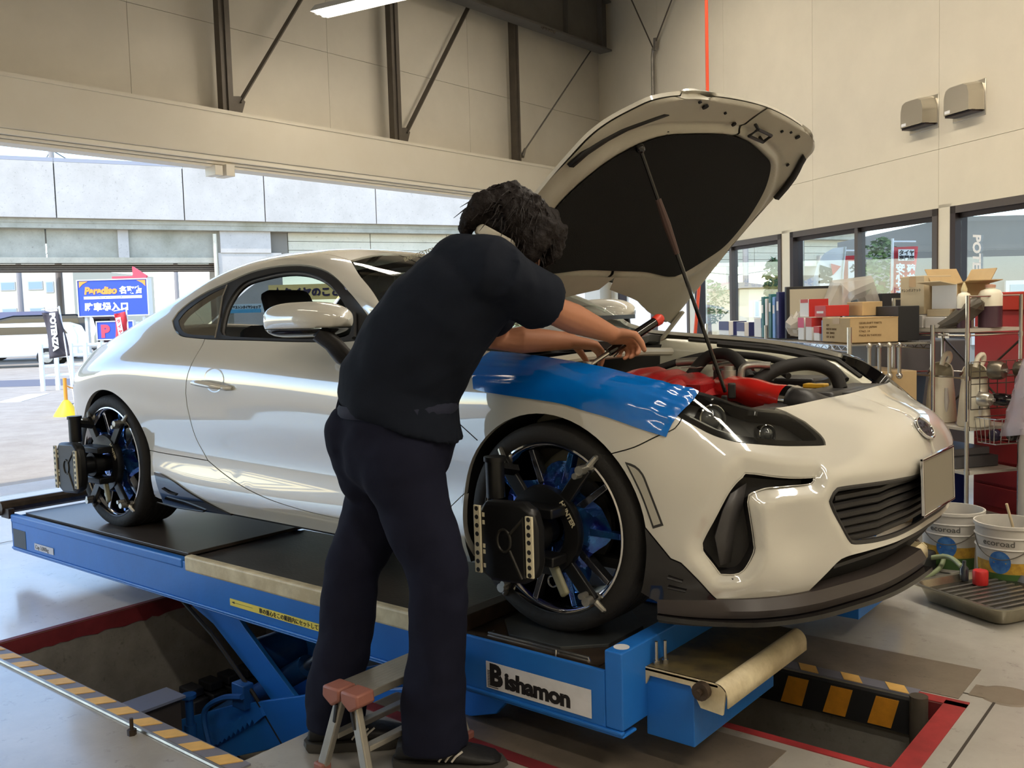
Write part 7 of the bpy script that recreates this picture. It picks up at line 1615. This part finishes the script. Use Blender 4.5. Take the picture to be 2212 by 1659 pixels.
# green hose on the floor
b = MB(); b.tube(cr([(.40, 1.62, .34), (.44, 1.60, .20), (.50, 1.46, .06), (.44, 1.28, .014), (.30, 1.18, .014), (.22, 1.26, .014), (.36, 1.40, .05), (.52, 1.42, .10), (.62, 1.30, .095)], 8), .011, 8); tag(b.build('water_hose', mat('hose_green', srgb(128, 138, 104), .5), smooth=60), 'pale green hose lying in loops under the front bumper', 'hose')
b = MB(); b.bb((.20, 1.30, 0), (.46, 1.52, .10)); o = b.build('oil_crate', MATS['bin_black'], None, bevel=.01); tag(o, 'low black crate on the floor behind the front lip', 'crate')
# big clear bag and white drum at the right edge
b = MB(); b.grid(lambda u, v: ((.10 + .10 * v + .02 * math.sin(14 * u)) * math.cos(2 * PI * u), (.09 + .08 * v) * math.sin(2 * PI * u) + .012 * math.sin(20 * u), .36 - .36 * v + .03 * math.sin(9 * u) * v), 40, 12, cu=True); b.v = [(p[0] + rnd.uniform(-.008, .008), p[1] + rnd.uniform(-.008, .008), p[2]) for p in b.v]
o = b.build('plastic_bag', mat('lilac_bag', srgb(190, 184, 196), .25, alpha=.5), None, smooth=25); o.location = (.80, 2.20, .60); tag(o, 'large clear plastic bag hanging at the right edge above the white drum', 'bag')
b = MB(); b.lathe([(0, 0), (.19, 0), (.195, .02), (.195, .55), (.18, .60), (0, .60)], 32); o = b.build('white_drum', mat('drum_white', srgb(214, 204, 190), .5), None, smooth=40); o.location = (.86, 2.22, 0); tag(o, 'white plastic drum at the right edge behind the pails', 'drum')
# orange lamp on black stand seen through the bay etc.
# ------------------------------------------------------------------ outdoors
def at(px_, py_, t): return CAM + (cF + cR * ((px_ - 1106) / FPX) - cU * ((py_ - 829.5) / FPX)) * t      # point at depth t metres along the view
def atg(px_, t): p = at(px_, 700, t); return V3((p.x, p.y, 0))
rH = V3((cR.x, cR.y, 0)).normalized(); fH = V3((cF.x, cF.y, 0)).normalized()
GZ = -.03
M_asph = concrete('sunlit_asphalt', srgb(176, 163, 146), srgb(160, 147, 130), 2.5, .9, (.9, .88, .86))
M_conc = concrete('viaduct_concrete', srgb(192, 184, 174), srgb(178, 170, 160), .8, .85, (.93, .93, .93))
M_gird = concrete('stained_girder', srgb(176, 170, 154), srgb(150, 146, 130), .9, .85, (.8, .8, .74))
M_conc2 = concrete('cream_formwork', srgb(208, 198, 176), srgb(192, 184, 162), .7, .85)
M_slat = mat('brown_soffit', srgb(104, 90, 74), .7); M_line = mat('road_white', srgb(230, 228, 224), .7)
hole = [(XW - .42, -7.62), (far.x + .12, -7.62), (far.x + .2, far.y + .25), (K.x - .42, K.y + .55)]
g = cdt_plate([(-120, -90), (90, -90), (90, 120), (-120, 120)], [hole], GZ, 'ground', M_asph); struct(g)
b = MB(); b.bb((XW - .45, -7.6, GZ), (XW, K.y + .2, -.001)); struct(b.build('apron', concrete('apron_concrete', srgb(206, 198, 186), srgb(190, 182, 170), 2, .8), smooth=0))
for (x0, y0, x1, y1, w_) in ((-7.6, .2, -9.6, .9, .14), (-8.6, 2.0, -10.2, 3.2, .15), (-11.5, 3.2, -13.4, 4.2, .16), (-9.9, 1.2, -11.0, 1.8, .3), (-15.5, 4.0, -17.0, 5.2, .4), (-13, 7.0, -16, 9, .18)):
    b = MB(); b.beam((x0, y0, GZ + .004), (x1, y1, GZ + .004), w_, .006); struct(b.build('road_marking', M_line, smooth=0))
b = MB(); p0, p1 = at(-300, 800, 22), at(700, 812, 22); b.beam((p0.x, p0.y, GZ + .003), (p1.x, p1.y, GZ + .003), 2.6, .004); struct(b.build('dark_lane', mat('dark_lane', srgb(108, 106, 112), .9), smooth=0))
# --- railway viaduct
vd = V3((6.2, 14.1, 0)).normalized(); vn = V3((vd.y, -vd.x, 0)); v0 = V3((-32.2, 11.0, 0)); vdir0 = -26.0
via = empty('viaduct', v0); tag(via, 'grey concrete railway viaduct with noise-wall panels crossing behind the lot', 'viaduct')
def vb(nm, s0, s1, z0, z1, d0, d1, m, bev=0):
    q = MB(); q.add([vd * s + vn * d + V3((0, 0, z)) for z in (z0, z1) for d in (d0, d1) for s in (s0, s1)], [(0, 2, 3, 1), (4, 5, 7, 6), (0, 1, 5, 4), (2, 6, 7, 3), (0, 4, 6, 2), (1, 3, 7, 5)]); return q.build(nm, m, via, smooth=0, bevel=bev, fix=True)
pj_ = [-26, -22, -18, -14, -10, -6.2, -2.2, 1.75, 6.0, 8.95, 13.4, 18.0, 22.6, 27.2, 31.8, 36.4, 41]
for i in range(len(pj_) - 1): vb('wall_panel', pj_[i] + .02, pj_[i + 1] - .02, 5.06, 6.98, .0, .18, M_conc)
for i in range(len(pj_) - 1): vb('cap_rail', pj_[i] + .01, pj_[i + 1] - .01, 7.0, 7.13, -.02, .10, mat('cap_grey', srgb(150, 150, 156), .6))
vb('wall_core', -26, 41, 4.9, 6.96, -.3, -.02, M_gird)
vb('deck', -26, 41, 4.72, 5.05, -7, -.05, M_gird)
sp_ = 8.9
for i in range(5): vb('girder_panel', -25 + i * 6.6, -25 + (i + 1) * 6.6 - .05, 3.70, 4.72, -.8, -.45, M_gird)
vb('girder_flange', -26, 8, 3.52, 3.72, -.9, -.32, M_gird)
for s in (-12.5, 3.9): vb('girder_rib', s - .18, s + .18, 3.6, 4.72, -.5, -.33, M_conc)
for i in range(4): vb('soffit_slat', -26, 7.6, 3.24 + i * .07, 3.285 + i * .07, -1.4 - i * .05, -.5 - i * .02, M_slat)
vb('pier_block', 7.3, 9.2, 3.9, 4.72, -1.6, -.2, M_conc); vb('pier', 7.2, 9.6, 0 + GZ, 3.9, -2.4, -.25, M_conc)
b = MB(); b.cyl(vd * 7.1 + vn * -.2 + V3((0, 0, 0)), vd * 7.1 + vn * -.2 + V3((0, 0, 4.6)), .07, n=10); b.build('drain_pipe', M_conc2, via)
vb('stained_joint', 9.25, 9.9, 3.7, 4.72, -.6, -.42, mat('joint_stain', srgb(120, 112, 100), .9))
for i in range(9):
    for j in range(4): vb('formwork_panel', 9.95 + i * 3.4, 9.95 + (i + 1) * 3.4 - .03, 3.35 + j * .345, 3.35 + (j + 1) * .345 - .018, -.9, -.50 - .0 * j, M_conc2)
vb('pier', 38, 40.5, GZ, 3.9, -2.4, -.25, M_conc)
# --- parking sign
def board(name, label, px0, px1, py0, py1, t, m, depth=.12, frame_m=None, posts=True, cat='sign', parent=None):
    a = at(px0, py1, t); c = at(px1, py0, t); w_ = (c - a).dot(rH); h = c.z - a.z; o = empty(name, a.x * 0 and a or V3((a.x, a.y, GZ))); tag(o, label, cat)
    z0 = a.z - GZ
    MB_ = PM((0, 0, z0), tuple(rH), (0, 0, 1))      # local z points at the camera side
    q = MB(); q.bb((0, 0, -depth), (w_, h, 0), MB_); q.build('board_face', m, o, smooth=0)
    if frame_m:
        f = .03 * max(1, w_ / 2)
        for (x0, y0, x1, y1) in ((-f, -f, w_ + f, 0), (-f, h, w_ + f, h + f), (-f, 0, 0, h), (w_, 0, w_ + f, h)): q = MB(); q.bb((x0, y0, -depth - .02), (x1, y1, .03), MB_); q.build('board_frame', frame_m, o, smooth=0)
    if posts:
        for x in (.08 * w_, .92 * w_): q = MB(); q.bb((x - .04, -z0, -depth * .8), (x + .04, .0, -depth * .2), MB_); q.build('post', frame_m or M_metal, o, smooth=0)
    return o, MB_, w_, h
M_sblue = mat('sign_blue', srgb(44, 74, 178), .4); M_sfr = mat('sign_frame', srgb(206, 206, 202), .5); M_swhite = mat('sign_white', srgb(240, 240, 240), .5); M_sor = mat('sign_orange', srgb(240, 150, 60), .5)
o, BM, w_, h = board('parking_sign', 'blue Paradiso parking entrance sign with red arrow on top', 172, 319, 603, 683, 27, M_sblue, .25, M_sfr)
text('lettering', 'Paradiso', h * .27, BM @ Matrix.Translation((w_ * .09, h * .62, .012)), M_sor, o, bold=.016, shear=.15)
text('lettering', '名取店', h * .215, BM @ Matrix.Translation((w_ * .60, h * .63, .012)), M_swhite, o, bold=.012)
q = MB(); q.bb((w_ * .08, h * .47, .005), (w_ * .92, h * .55, .014), BM); q.build('white_strip', M_swhite, o, smooth=0)
text('lettering', 'N  A  T  O  R  I', h * .075, BM @ Matrix.Translation((w_ * .5, h * .485, .018)), M_sblue, o, align='CENTER', space=1.5)
text('lettering', '駐車場入口', h * .235, BM @ Matrix.Translation((w_ * .085, h * .16, .012)), M_swhite, o, bold=.014, space=1.17)
for x, sx_ in ((.02, 1), (.98, -1)): q = MB(); q.prism([(w_ * x, h * .98), (w_ * (x + .13 * sx_), h * .98), (w_ * (x + .05 * sx_), h * .90), (w_ * x, h * .80)], .004, .012, BM); q.build('corner_mark', M_sor, o, smooth=0)
q = MB(); ay = h * 1.10; q.prism([(w_ * .50, ay), (w_ * .80, ay), (w_ * .80, ay + h * .27), (w_ * 1.0, ay), (w_ * 1.0, ay - .0), (w_ * .5, ay - .09)][0:4] + [(w_ * .98, ay - .10), (w_ * .5, ay - .10)], -.12, .0, BM); q.build('red_arrow', mat('arrow_red', srgb(220, 70, 84), .4), o, smooth=0)
for x in (.56, .90): q = MB(); q.bb((w_ * x, h * 1.0, -.08), (w_ * x + .03, ay - .09, -.03), BM); q.build('arrow_post', M_sfr, o, smooth=0)
o, BM, w_, h = board('parking_sign', 'square blue P sign below the Paradiso sign', 212, 288, 694, 733, 26.9, M_sblue, .12, M_sfr)
text('lettering', 'P', h * .95, BM @ Matrix.Translation((w_ * .10, h * .14, .012)), mat('p_red', srgb(214, 66, 84), .5), o, bold=.03)
# --- banners and flags
def flag(name, label, corners, t, m, pole=None, cat='banner'):
    """cloth between four pixel corners (tl, tr, br, bl) at depth t, slightly billowed, standing on its pole"""
    P4 = [at(*c, t) for c in corners]; base = atg(pole if pole else corners[3][0], t); base.z = GZ
    o = empty(name, base); tag(o, label, cat)
    q = MB(); q.grid(lambda u, v: (P4[0].lerp(P4[1], u)).lerp(P4[3].lerp(P4[2], u), v) - base + fH * (.05 * math.sin(u * 5 + v * 4)), 10, 16); q.build('cloth', m, o, solid=.004)
    pb_ = base - base; top = max(P4[0].z, P4[1].z) + .1 - GZ; pc = atg(pole if pole else corners[3][0], t)
    q = MB(); e0 = V3((0, 0, 0)); e1 = P4[1] - base if pole and abs(pole - corners[1][0]) < abs(pole - corners[0][0]) else P4[0] - base
    q.cyl(e0, e1 + V3((0, 0, .08)), .014, n=8); q.cyl(e1 + V3((0, 0, .05)), (P4[0] if e1 == P4[1] - base else P4[1]) - base + V3((0, 0, .05)), .009, n=6); q.build('pole', M_swhite, o)
    q = MB(); q.lathe([(0, .06), (.16, .05), (.2, 0)], 14); q.build('pole_base', M_blk, o)
    x = (P4[1] - P4[0]); y = (P4[0] - P4[3]); return o, PM(P4[3] - base - fH * .06, tuple(x), tuple(y)), x.length, y.length
M_fblk = mat('flag_black', srgb(74, 68, 72), .7); M_fred = mat('flag_red', srgb(206, 52, 58), .7); M_fwhite = mat('flag_white', srgb(232, 230, 228), .7)
o, FM_, fw, fh_ = flag('advertising_flag', 'leaning black flag with vertical white POTENZA lettering', ((90, 676), (128, 672), (150, 768), (110, 775)), 15, M_fblk, 152)
text('lettering', 'POTENZA', fw * .42, FM_ @ Matrix.Translation((fw * .72, fh_ * .97, .0)) @ Matrix.Rotation(-PI / 2, 4, 'Z') @ Matrix.Translation((0, -fw * .42, 0)), M_fwhite, o, bold=.008, shear=.0, sx=1.12)
o, FM_, fw, fh_ = flag('advertising_flag', 'small red and white flag in front of the parking sign', ((246, 678), (273, 673), (279, 735), (251, 742)), 17, M_fred, 280)
q = MB(); q.bb((fw * .42, fh_ * .1, -.002), (fw * .82, fh_ * .84, .004), FM_); q.build('white_panel', M_fwhite, o, smooth=0)
for i, ch in enumerate('タイヤ専'): text('lettering', ch, fw * .34, FM_ @ Matrix.Translation((fw * .45, fh_ * (.66 - i * .18), .006)), M_fred, o, bold=.003)
# yellow banner and pale blue sign seen through the car's open windows
M_ban = mat('banner_yellow', srgb(238, 214, 140), .6)
o, BM, w_, h = board('shop_banner', 'long yellow tyre banner seen through the car side window', 581, 905, 607, 650, 14, M_ban, .04, None)
text('lettering', '★タイヤのことならおまかせ', h * .62, BM @ Matrix.Translation((w_ * .03, h * .26, .006)), mat('banner_ink', srgb(54, 46, 74), .6), o, bold=.008)
o, BM, w_, h = board('shop_sign', 'pale blue tyre shop sign below the yellow banner', 490, 588, 655, 677, 13.8, mat('pale_blue_sign', srgb(190, 214, 226), .5), .05, None)
q = MB(); q.bb((0, 0, .0), (w_ * .75, h * .42, .006), BM); q.build('blue_half', mat('cyan_half', srgb(84, 164, 206), .5), o, smooth=0)
text('lettering', 'ブリヂストンタイヤショップ', h * .40, BM @ Matrix.Translation((w_ * .02, h * .50, .006)), M_ink, o, bold=.002, sx=.72)
# banners outside the shop windows
o, FM_, fw, fh_ = flag('advertising_flag', 'red banner with white Japanese lettering outside the middle window', ((1928, 533), (1978, 533), (1976, 668), (1925, 668)), 9.2, M_fred, 1924)
q = MB(); q.bb((fw * .2, fh_ * .77, -.002), (fw * .88, fh_ * .95, .004), FM_); q.build('white_panel', M_fwhite, o, smooth=0)
text('lettering', 'タイヤ', fw * .22, FM_ @ Matrix.Translation((fw * .22, fh_ * .87, .006)), M_ink, o, bold=.002); text('lettering', '専門店', fw * .22, FM_ @ Matrix.Translation((fw * .22, fh_ * .785, .006)), M_ink, o, bold=.002)
for j, (col, sz_) in enumerate((('確かな技術', .36), ('安心サポート', .40))):
    for i, ch in enumerate(col): text('lettering', ch, fw * sz_, FM_ @ Matrix.Translation((fw * (.56 - j * .48), fh_ * (.60 - i * .135), .006)), M_fwhite, o, bold=.004)
o, FM_, fw, fh_ = flag('advertising_flag', 'narrow red flag with white centre strip beside the white sail flag', ((1820, 552), (1864, 552), (1862, 680), (1818, 680)), 9.6, M_fred, 1818)
q = MB(); q.bb((fw * .22, fh_ * .04, -.002), (fw * .72, fh_ * .90, .004), FM_); q.build('white_panel', M_fwhite, o, smooth=0)
for i, ch in enumerate('タイヤ専門'): text('lettering', ch, fw * .44, FM_ @ Matrix.Translation((fw * .25, fh_ * (.72 - i * .19), .006)), mat('navy_ink', srgb(34, 36, 66), .6), o, bold=.004)
sf = atg(1830, 9.0); sf.z = GZ; o = empty('sail_flag', sf); tag(o, 'tall white sail flag with vertical black lettering outside the window', 'banner')
P = lambda x, y: at(x, y, 9.0) - sf
ol = [(1826, 533), (1800, 536), (1780, 548), (1766, 570), (1758, 600), (1755, 640), (1753, 700), (1752, 760), (1812, 760), (1815, 700), (1818, 640), (1821, 590)]
q = MB(); q.add([P(*p) for p in ol], [tuple(range(len(ol)))]); q.build('cloth', M_fwhite, o, smooth=0, solid=.006)
q = MB(); q.tube([P(1812, 760) * 0, P(1814, 700), P(1820, 590), P(1826, 533)], .012, 8); q.build('pole', M_sfr, o)
tm_ = PM(P(1793, 574) - fH * .012, tuple(V3((0, 0, -1)) + rH * -.10), tuple(rH))
text('lettering', 'BRIDGESTONE', .165, tm_ @ Matrix.Translation((0, -.09, 0)), M_ink, o, bold=.010, shear=.25, sx=.92)
q = MB(); q.prism([(-.02, .0), (.09, .03), (.0, .10)], 0, .004, tm_ @ Matrix.Translation((.0, -.0, .002))); q.build('red_wedge', M_fred, o, smooth=0)
# POTENZA letters stuck on the rightmost window
w3 = bpy.data.objects['window_4'] if 'window_4' in bpy.data.objects else None
pw = wp(6.81, 1.75, -.035)
text('window_lettering', 'POTENZA', .105, PM(pw - K, (0, 0, -1), tuple(eW)), M_swhite, w3, bold=.004, shear=.12)
# --- houses, poles, cars, fence, trees
def house(name, label, px0, px1, py_top, t, dp, m, roof=None, wins=(), py_roof=None, flat=False):
    a = atg(px0, t); c = atg(px1, t); a.z = c.z = GZ; w_ = (c - a).dot(rH); zt_ = at(px0, py_top, t).z - GZ; o = empty(name, a); tag(o, label, 'building')
    MB_ = PM((0, 0, 0), tuple(rH), tuple(fH)); q = MB(); q.bb((0, 0, 0), (w_, dp, zt_), MB_); q.build('walls', m, o, smooth=0)
    if roof:
        zr = at(px0, py_roof, t).z - GZ; e = .35
        q = MB(); q.add([(-e, -e, zt_), (w_ + e, -e, zt_), (w_ + e, dp + e, zt_), (-e, dp + e, zt_), (w_ * .2, dp / 2, zr), (w_ * .8, dp / 2, zr)], [(0, 1, 5, 4), (1, 2, 5), (2, 3, 4, 5), (3, 0, 4), (3, 2, 1, 0)], MB_); q.build('roof', roof, o, smooth=0)
    for (x0, x1, z0, z1) in wins:
        f_ = MB(); f_.bb((w_ * x0, -.05, zt_ * z0), (w_ * x1, .02, zt_ * z1), MB_); wo = f_.build('window', mat('house_frame', srgb(170, 172, 172), .5), o, smooth=0)
        f_ = MB(); m_ = .06; f_.bb((w_ * x0 + m_, -.06, zt_ * z0 + m_), (w_ * x1 - m_, -.045, zt_ * z1 - m_), MB_); f_.build('pane', mat('house_pane', srgb(120, 144, 156), .15), wo, smooth=0)
    return o
M_off = mat('office_cream', srgb(196, 186, 164), .8); M_hw = mat('house_white', srgb(206, 202, 196), .8); M_hroof = mat('roof_slate', srgb(96, 90, 104), .7); M_htile = mat('roof_tan', srgb(150, 136, 120), .7)
ho = house('office_building', 'cream three-storey office building behind the viaduct at far left', -260, 164, 592, 62, 14, M_off, wins=[(x, x + .075, z, z + .11) for z in (.74, .40) for x in (.05, .20, .35, .50, .63, .77)] + [(.86, .90, .70, .84)])
text('lettering', 'サイホウズプリント', .9, PM(V3((0, 0, 0)) + rH * 10.2 - fH * .06 + V3((0, 0, 5.6)), tuple(rH), (0, 0, 1)), mat('faint_ink', srgb(150, 144, 134), .8), ho, sx=.8)
house('shop_house', 'low shop with dark slate roof at the left edge', -140, 68, 706, 48, 7, mat('shop_wall', srgb(190, 176, 166), .8), M_hroof, [(.55, .78, .15, .7), (.84, .95, .15, .7)], 676)
house('white_house', 'white wall of a neighbouring house beyond the corner doorway', 1205, 1500, 560, 21, 6, M_hw, None, [(.08, .2, .35, .6)])
house('green_house', 'pale green house front seen through the windscreen', 1030, 1170, 600, 30, 6, mat('house_green', srgb(190, 204, 178), .8), M_htile, [(.1, .3, .3, .6), (.6, .8, .3, .6)], 560)
house('far_house', 'distant house with tan roof seen in the left shop window', 1618, 1670, 622, 40, 8, mat('house_beige', srgb(206, 190, 160), .8), M_htile, [(.2, .45, .4, .75), (.6, .85, .4, .75)], 604)
house('far_house', 'distant house with reddish roof left of the tan-roofed house', 1570, 1620, 624, 55, 8, M_hw, mat('roof_red', srgb(156, 110, 100), .7), [(.2, .45, .4, .75)], 606)
house('far_house', 'grey-roofed house behind the red banner', 1850, 2040, 640, 19, 6, mat('house_brown', srgb(132, 116, 104), .8), mat('roof_grey', srgb(128, 122, 116), .7), [(.1, .25, .4, .8), (.7, .95, .3, .8)], 575)
house('far_house', 'grey building with a white board outside the rightmost window', 2060, 2420, 470, 14, 5, mat('house_grey', srgb(112, 110, 104), .8), None, [(.30, .62, .42, .62), (.1, .2, .25, .6)])
def upole(px_, t, h_, label, cross=True, leanx=0):
    p = atg(px_, t); p.z = GZ; o = empty('utility_pole', p); tag(o, label, 'utility pole', 'utility poles'); q = MB(); q.cyl((0, 0, 0), (leanx, 0, h_), .16, .11, n=10); q.build('pole', mat('pole_concrete', srgb(150, 142, 136), .8), o)
    if cross:
        for z in (.95, .86): q = MB(); q.beam(rH * -.9 + V3((0, 0, h_ * z)), rH * .9 + V3((0, 0, h_ * z)), .09, .09); q.build('crossarm', M_metal, o)
        q = MB(); q.cyl(rH * .35 + V3((0, 0, h_ * .70)), rH * .35 + V3((0, 0, h_ * .79)), .22, n=12); q.build('transformer', M_metal, o)
    return p, h_
pp = [upole(48, 52, 9.2, 'utility pole with transformers at the far left'), upole(134, 40, 9.0, 'tall utility pole with cable left of the blue sign', False), upole(386, 58, 9.5, 'utility pole right of the blue sign'), upole(1612, 45, 9.0, 'utility pole in the left shop window'), upole(1574, 60, 9.5, 'farther utility pole in the left shop window')]
b = MB()
for i in range(7):
    a = V3((pp[1][0].x, pp[1][0].y, 6.2 + i * .42)); c = V3((pp[2][0].x, pp[2][0].y, 6.0 + i * .5)); e = c + (c - a) * 1.4 + V3((0, 0, 1.5 - i * .5)); b.tube(cr([a, a.lerp(c, .5) + V3((0, 0, -.6)), c, c.lerp(e, .5) + V3((0, 0, -.7)), e], 5), .03, 4)
    f_ = V3((pp[0][0].x, pp[0][0].y, 6.2 + i * .4)); b.tube(cr([f_, f_.lerp(a, .5) + V3((0, 0, -.5)), a], 5), .025, 4)
tag(b.build('power_lines', mat('wire_grey', srgb(120, 124, 130), .7)), 'tangle of overhead power lines beside the blue sign', 'power lines')
b = MB(); a = at(1490, 585, 50); c = at(1700, 578, 45); b.tube([a, a.lerp(c, .5) + V3((0, 0, -.3)), c], .03, 4); tag(b.build('power_lines', MATS['wire_grey']), 'single overhead wire crossing the left shop window', 'power lines')
def carbox(px_, t, ang, m, label, van=True, L_=4.6):
    p = atg(px_, t); p.z = GZ; o = empty('parked_car', p); tag(o, label, 'car', 'parked cars'); o.rotation_euler = (0, 0, ang); h_ = 1.8 if van else 1.45
    side = [(-L_ / 2, .35), (-L_ / 2, 1.0), (-L_ / 2 + .15, h_ * .92), (-L_ / 2 + .5, h_), (.5, h_), (1.15, h_ * .92), (1.75, 1.02), (L_ / 2 - .1, .9), (L_ / 2, .6), (L_ / 2, .35)]
    q = MB(); q.prism(side, -.84, .84, PM((0, 0, 0), (1, 0, 0), (0, 0, 1))); q.build('car_body', m, o, bevel=.06)
    gl = [(-L_ / 2 + .3, 1.08), (-L_ / 2 + .45, h_ * .90), (.5, h_ * .92), (1.05, h_ * .86), (1.5, 1.08)]
    q = MB(); q.prism(gl, -.852, .852, PM((0, 0, 0), (1, 0, 0), (0, 0, 1))); q.build('car_windows', M_gloss, o, smooth=0)
    q = MB(); q.add([(1.16, -.7, h_ * .9), (1.74, -.76, 1.06), (1.74, .76, 1.06), (1.16, .7, h_ * .9)], [(0, 1, 2, 3)]); q.v = [(p_[0] + .03, p_[1], p_[2] + .02) for p_ in q.v]; q.build('windscreen', M_gloss, o, smooth=0)
    for x in (-1.35, 1.45):
        for y in (-.80, .80): q = MB(); q.cyl((x, y - .1, .32), (x, y + .1, .32), .32, n=18); q.build('wheel', M_rubber, o); q = MB(); q.cyl((x, y - .11, .32), (x, y + .11, .32), .18, n=14); q.build('hubcap', M_metal, o)
    for y in (-.6, .6): q = MB(); q.box((L_ / 2 - .04, y, .78), (.1, .34, .14)); q.build('headlamp', M_sfr, o, bevel=.02)
for i, (px_, t, an_, col, lb) in enumerate(((14, 31, -2.2, srgb(232, 232, 232), 'white estate car parked at the far left edge'), (70, 38, -2.2, srgb(58, 62, 74), 'dark blue minivan parked behind the white estate car'), (-40, 46, -2.2, srgb(86, 96, 120), 'blue-grey van parked farther back at the left edge'), (158, 44, -2.3, srgb(60, 44, 50), 'dark maroon minivan parked left of the blue P sign'), (214, 46, -2.3, srgb(196, 200, 198), 'silver hatchback parked beside the maroon minivan'), (118, 54, -2.3, srgb(120, 150, 140), 'green-grey car parked behind the black flag'))):
    carbox(px_, t, an_, mat('parked_paint_%d' % i, col, .35, coat=.6), lb, i in (1, 2, 3))
# white guard fence (also runs past the left of the frame, where the car's side mirrors it)
fe = empty('guard_fence', atg(84, 19)); tag(fe, 'white tubular guard fence along the lot beside the black flag', 'fence'); l6 = V3(fe.location)
def fbar(nm, a, c, r_=.035, z0=None):
    q = MB(); q.cyl(V3(a) - l6, V3(c) - l6, r_, n=8); q.build(nm, M_swhite, fe)
fa, fb = atg(84, 19), atg(330, 20.5); fa.z = fb.z = GZ
for i in range(9):
    p = fa.lerp(fb, i / 8); fbar('fence_post', p, p + V3((0, 0, .95)), .05)
for z in (.30, .50, .70, .90): fbar('fence_rail', fa + V3((0, 0, z)), fb + V3((0, 0, z)))
fc = atg(84, 19); fdv = V3((-14, -22, GZ)); fdv2 = V3((-17.5, -6, GZ))
fe2 = empty('guard_fence', fdv2); tag(fe2, 'second run of white guard fence out of frame to the left', 'fence'); l6 = V3(fdv2); fe = fe2
for i in range(9): p = fdv2.lerp(fdv, i / 8); fbar('fence_post', p, p + V3((0, 0, .95)), .05)
for z in (.30, .50, .70, .90): fbar('fence_rail', fdv2 + V3((0, 0, z)), fdv + V3((0, 0, z)))
# yellow chain stands
for i, (px_, t) in enumerate(((132, 13.5), (166, 14.2))):
    p = atg(px_, t); p.z = GZ; o = empty('chain_stand', p); tag(o, 'yellow plastic chain stand on the asphalt, %s' % ('nearer and left one with wide base', 'farther one with stone base')[i], 'chain stand', 'chain stands')
    q = MB(); q.lathe([(0, .24), (.035, .23), (.06, .20), (.17, .03), (.18, 0)], 16); q.build('stand_base', mat('stand_yellow', srgb(236, 200, 40), .5) if i == 0 else mat('stone_base', srgb(170, 160, 148), .8), o, smooth=40)
    q = MB(); q.cyl((0, 0, .15), (0, 0, .55), .026, n=10); q.build('stand_post', mat('post_orange', srgb(226, 150, 50), .5), o)
a, c = atg(132, 13.5) + V3((0, 0, .42)), atg(166, 14.2) + V3((0, 0, .42)); b = MB(); b.tube(cr([a, a.lerp(c, .5) + V3((0, 0, -.07)), c], 5), .012, 6); tag(b.build('barrier_chain', MATS['post_orange']), 'orange plastic chain hung between the yellow stands', 'chain')
# trees
def tree(px_, t, py0, py1, rpx, label, m, n=700, seed=1):
    p = atg(px_, t); p.z = GZ; zt0, zt1 = at(px_, py0, t).z - GZ, at(px_, py1, t).z - GZ; r_ = rpx * t / FPX; o = empty('tree', p); tag(o, label, 'tree', 'trees outside'); rn = random.Random(seed)
    q = MB(); q.cyl((0, 0, 0), (0, 0, (zt0 + zt1) / 2), .14, .05, n=8); q.build('trunk', mat('bark', srgb(92, 74, 58), .9), o)
    q = MB(); cz_, hz_ = (zt0 + zt1) / 2, (zt0 - zt1) / 2
    for i in range(n):
        a = rn.uniform(0, 2 * PI); u = rn.uniform(-1, 1); rr_ = math.sqrt(1 - u * u) * (rn.random() ** .4); k = 1 + .25 * math.sin(3 * a + 4 * u)
        c = V3((r_ * rr_ * math.cos(a) * k, r_ * rr_ * math.sin(a) * k, cz_ + hz_ * u)); s_ = rn.uniform(.05, .11) * max(.6, r_); d = V3((rn.uniform(-1, 1), rn.uniform(-1, 1), rn.uniform(-1, 1))).normalized(); x, y, z = frame(d)
        q.add([c - x * s_, c - y * s_ * .5, c + x * s_, c + y * s_ * .5], [(0, 1, 2, 3)])
    tag(q.build('foliage', m, o, smooth=0), kind='stuff')
M_leaf = mat('leaf_green', srgb(84, 110, 62), .7, noise=(3, .3)); M_leaf2 = mat('leaf_olive', srgb(112, 116, 70), .7, noise=(3, .3))
tree(1905, 14, 515, 700, 48, 'green garden tree outside the middle shop window', M_leaf, 900, 2); tree(1530, 26, 605, 700, 52, 'round green tree in the left shop window', M_leaf, 800, 3); tree(1672, 13, 560, 690, 22, 'slim ivy-covered tree at the right side of the left shop window', M_leaf, 500, 4); tree(1120, 20, 640, 720, 50, 'leafy tree seen through the windscreen', M_leaf2, 700, 5); tree(1195, 23, 640, 715, 30, 'small tree right of the one in the windscreen', M_leaf, 400, 6)
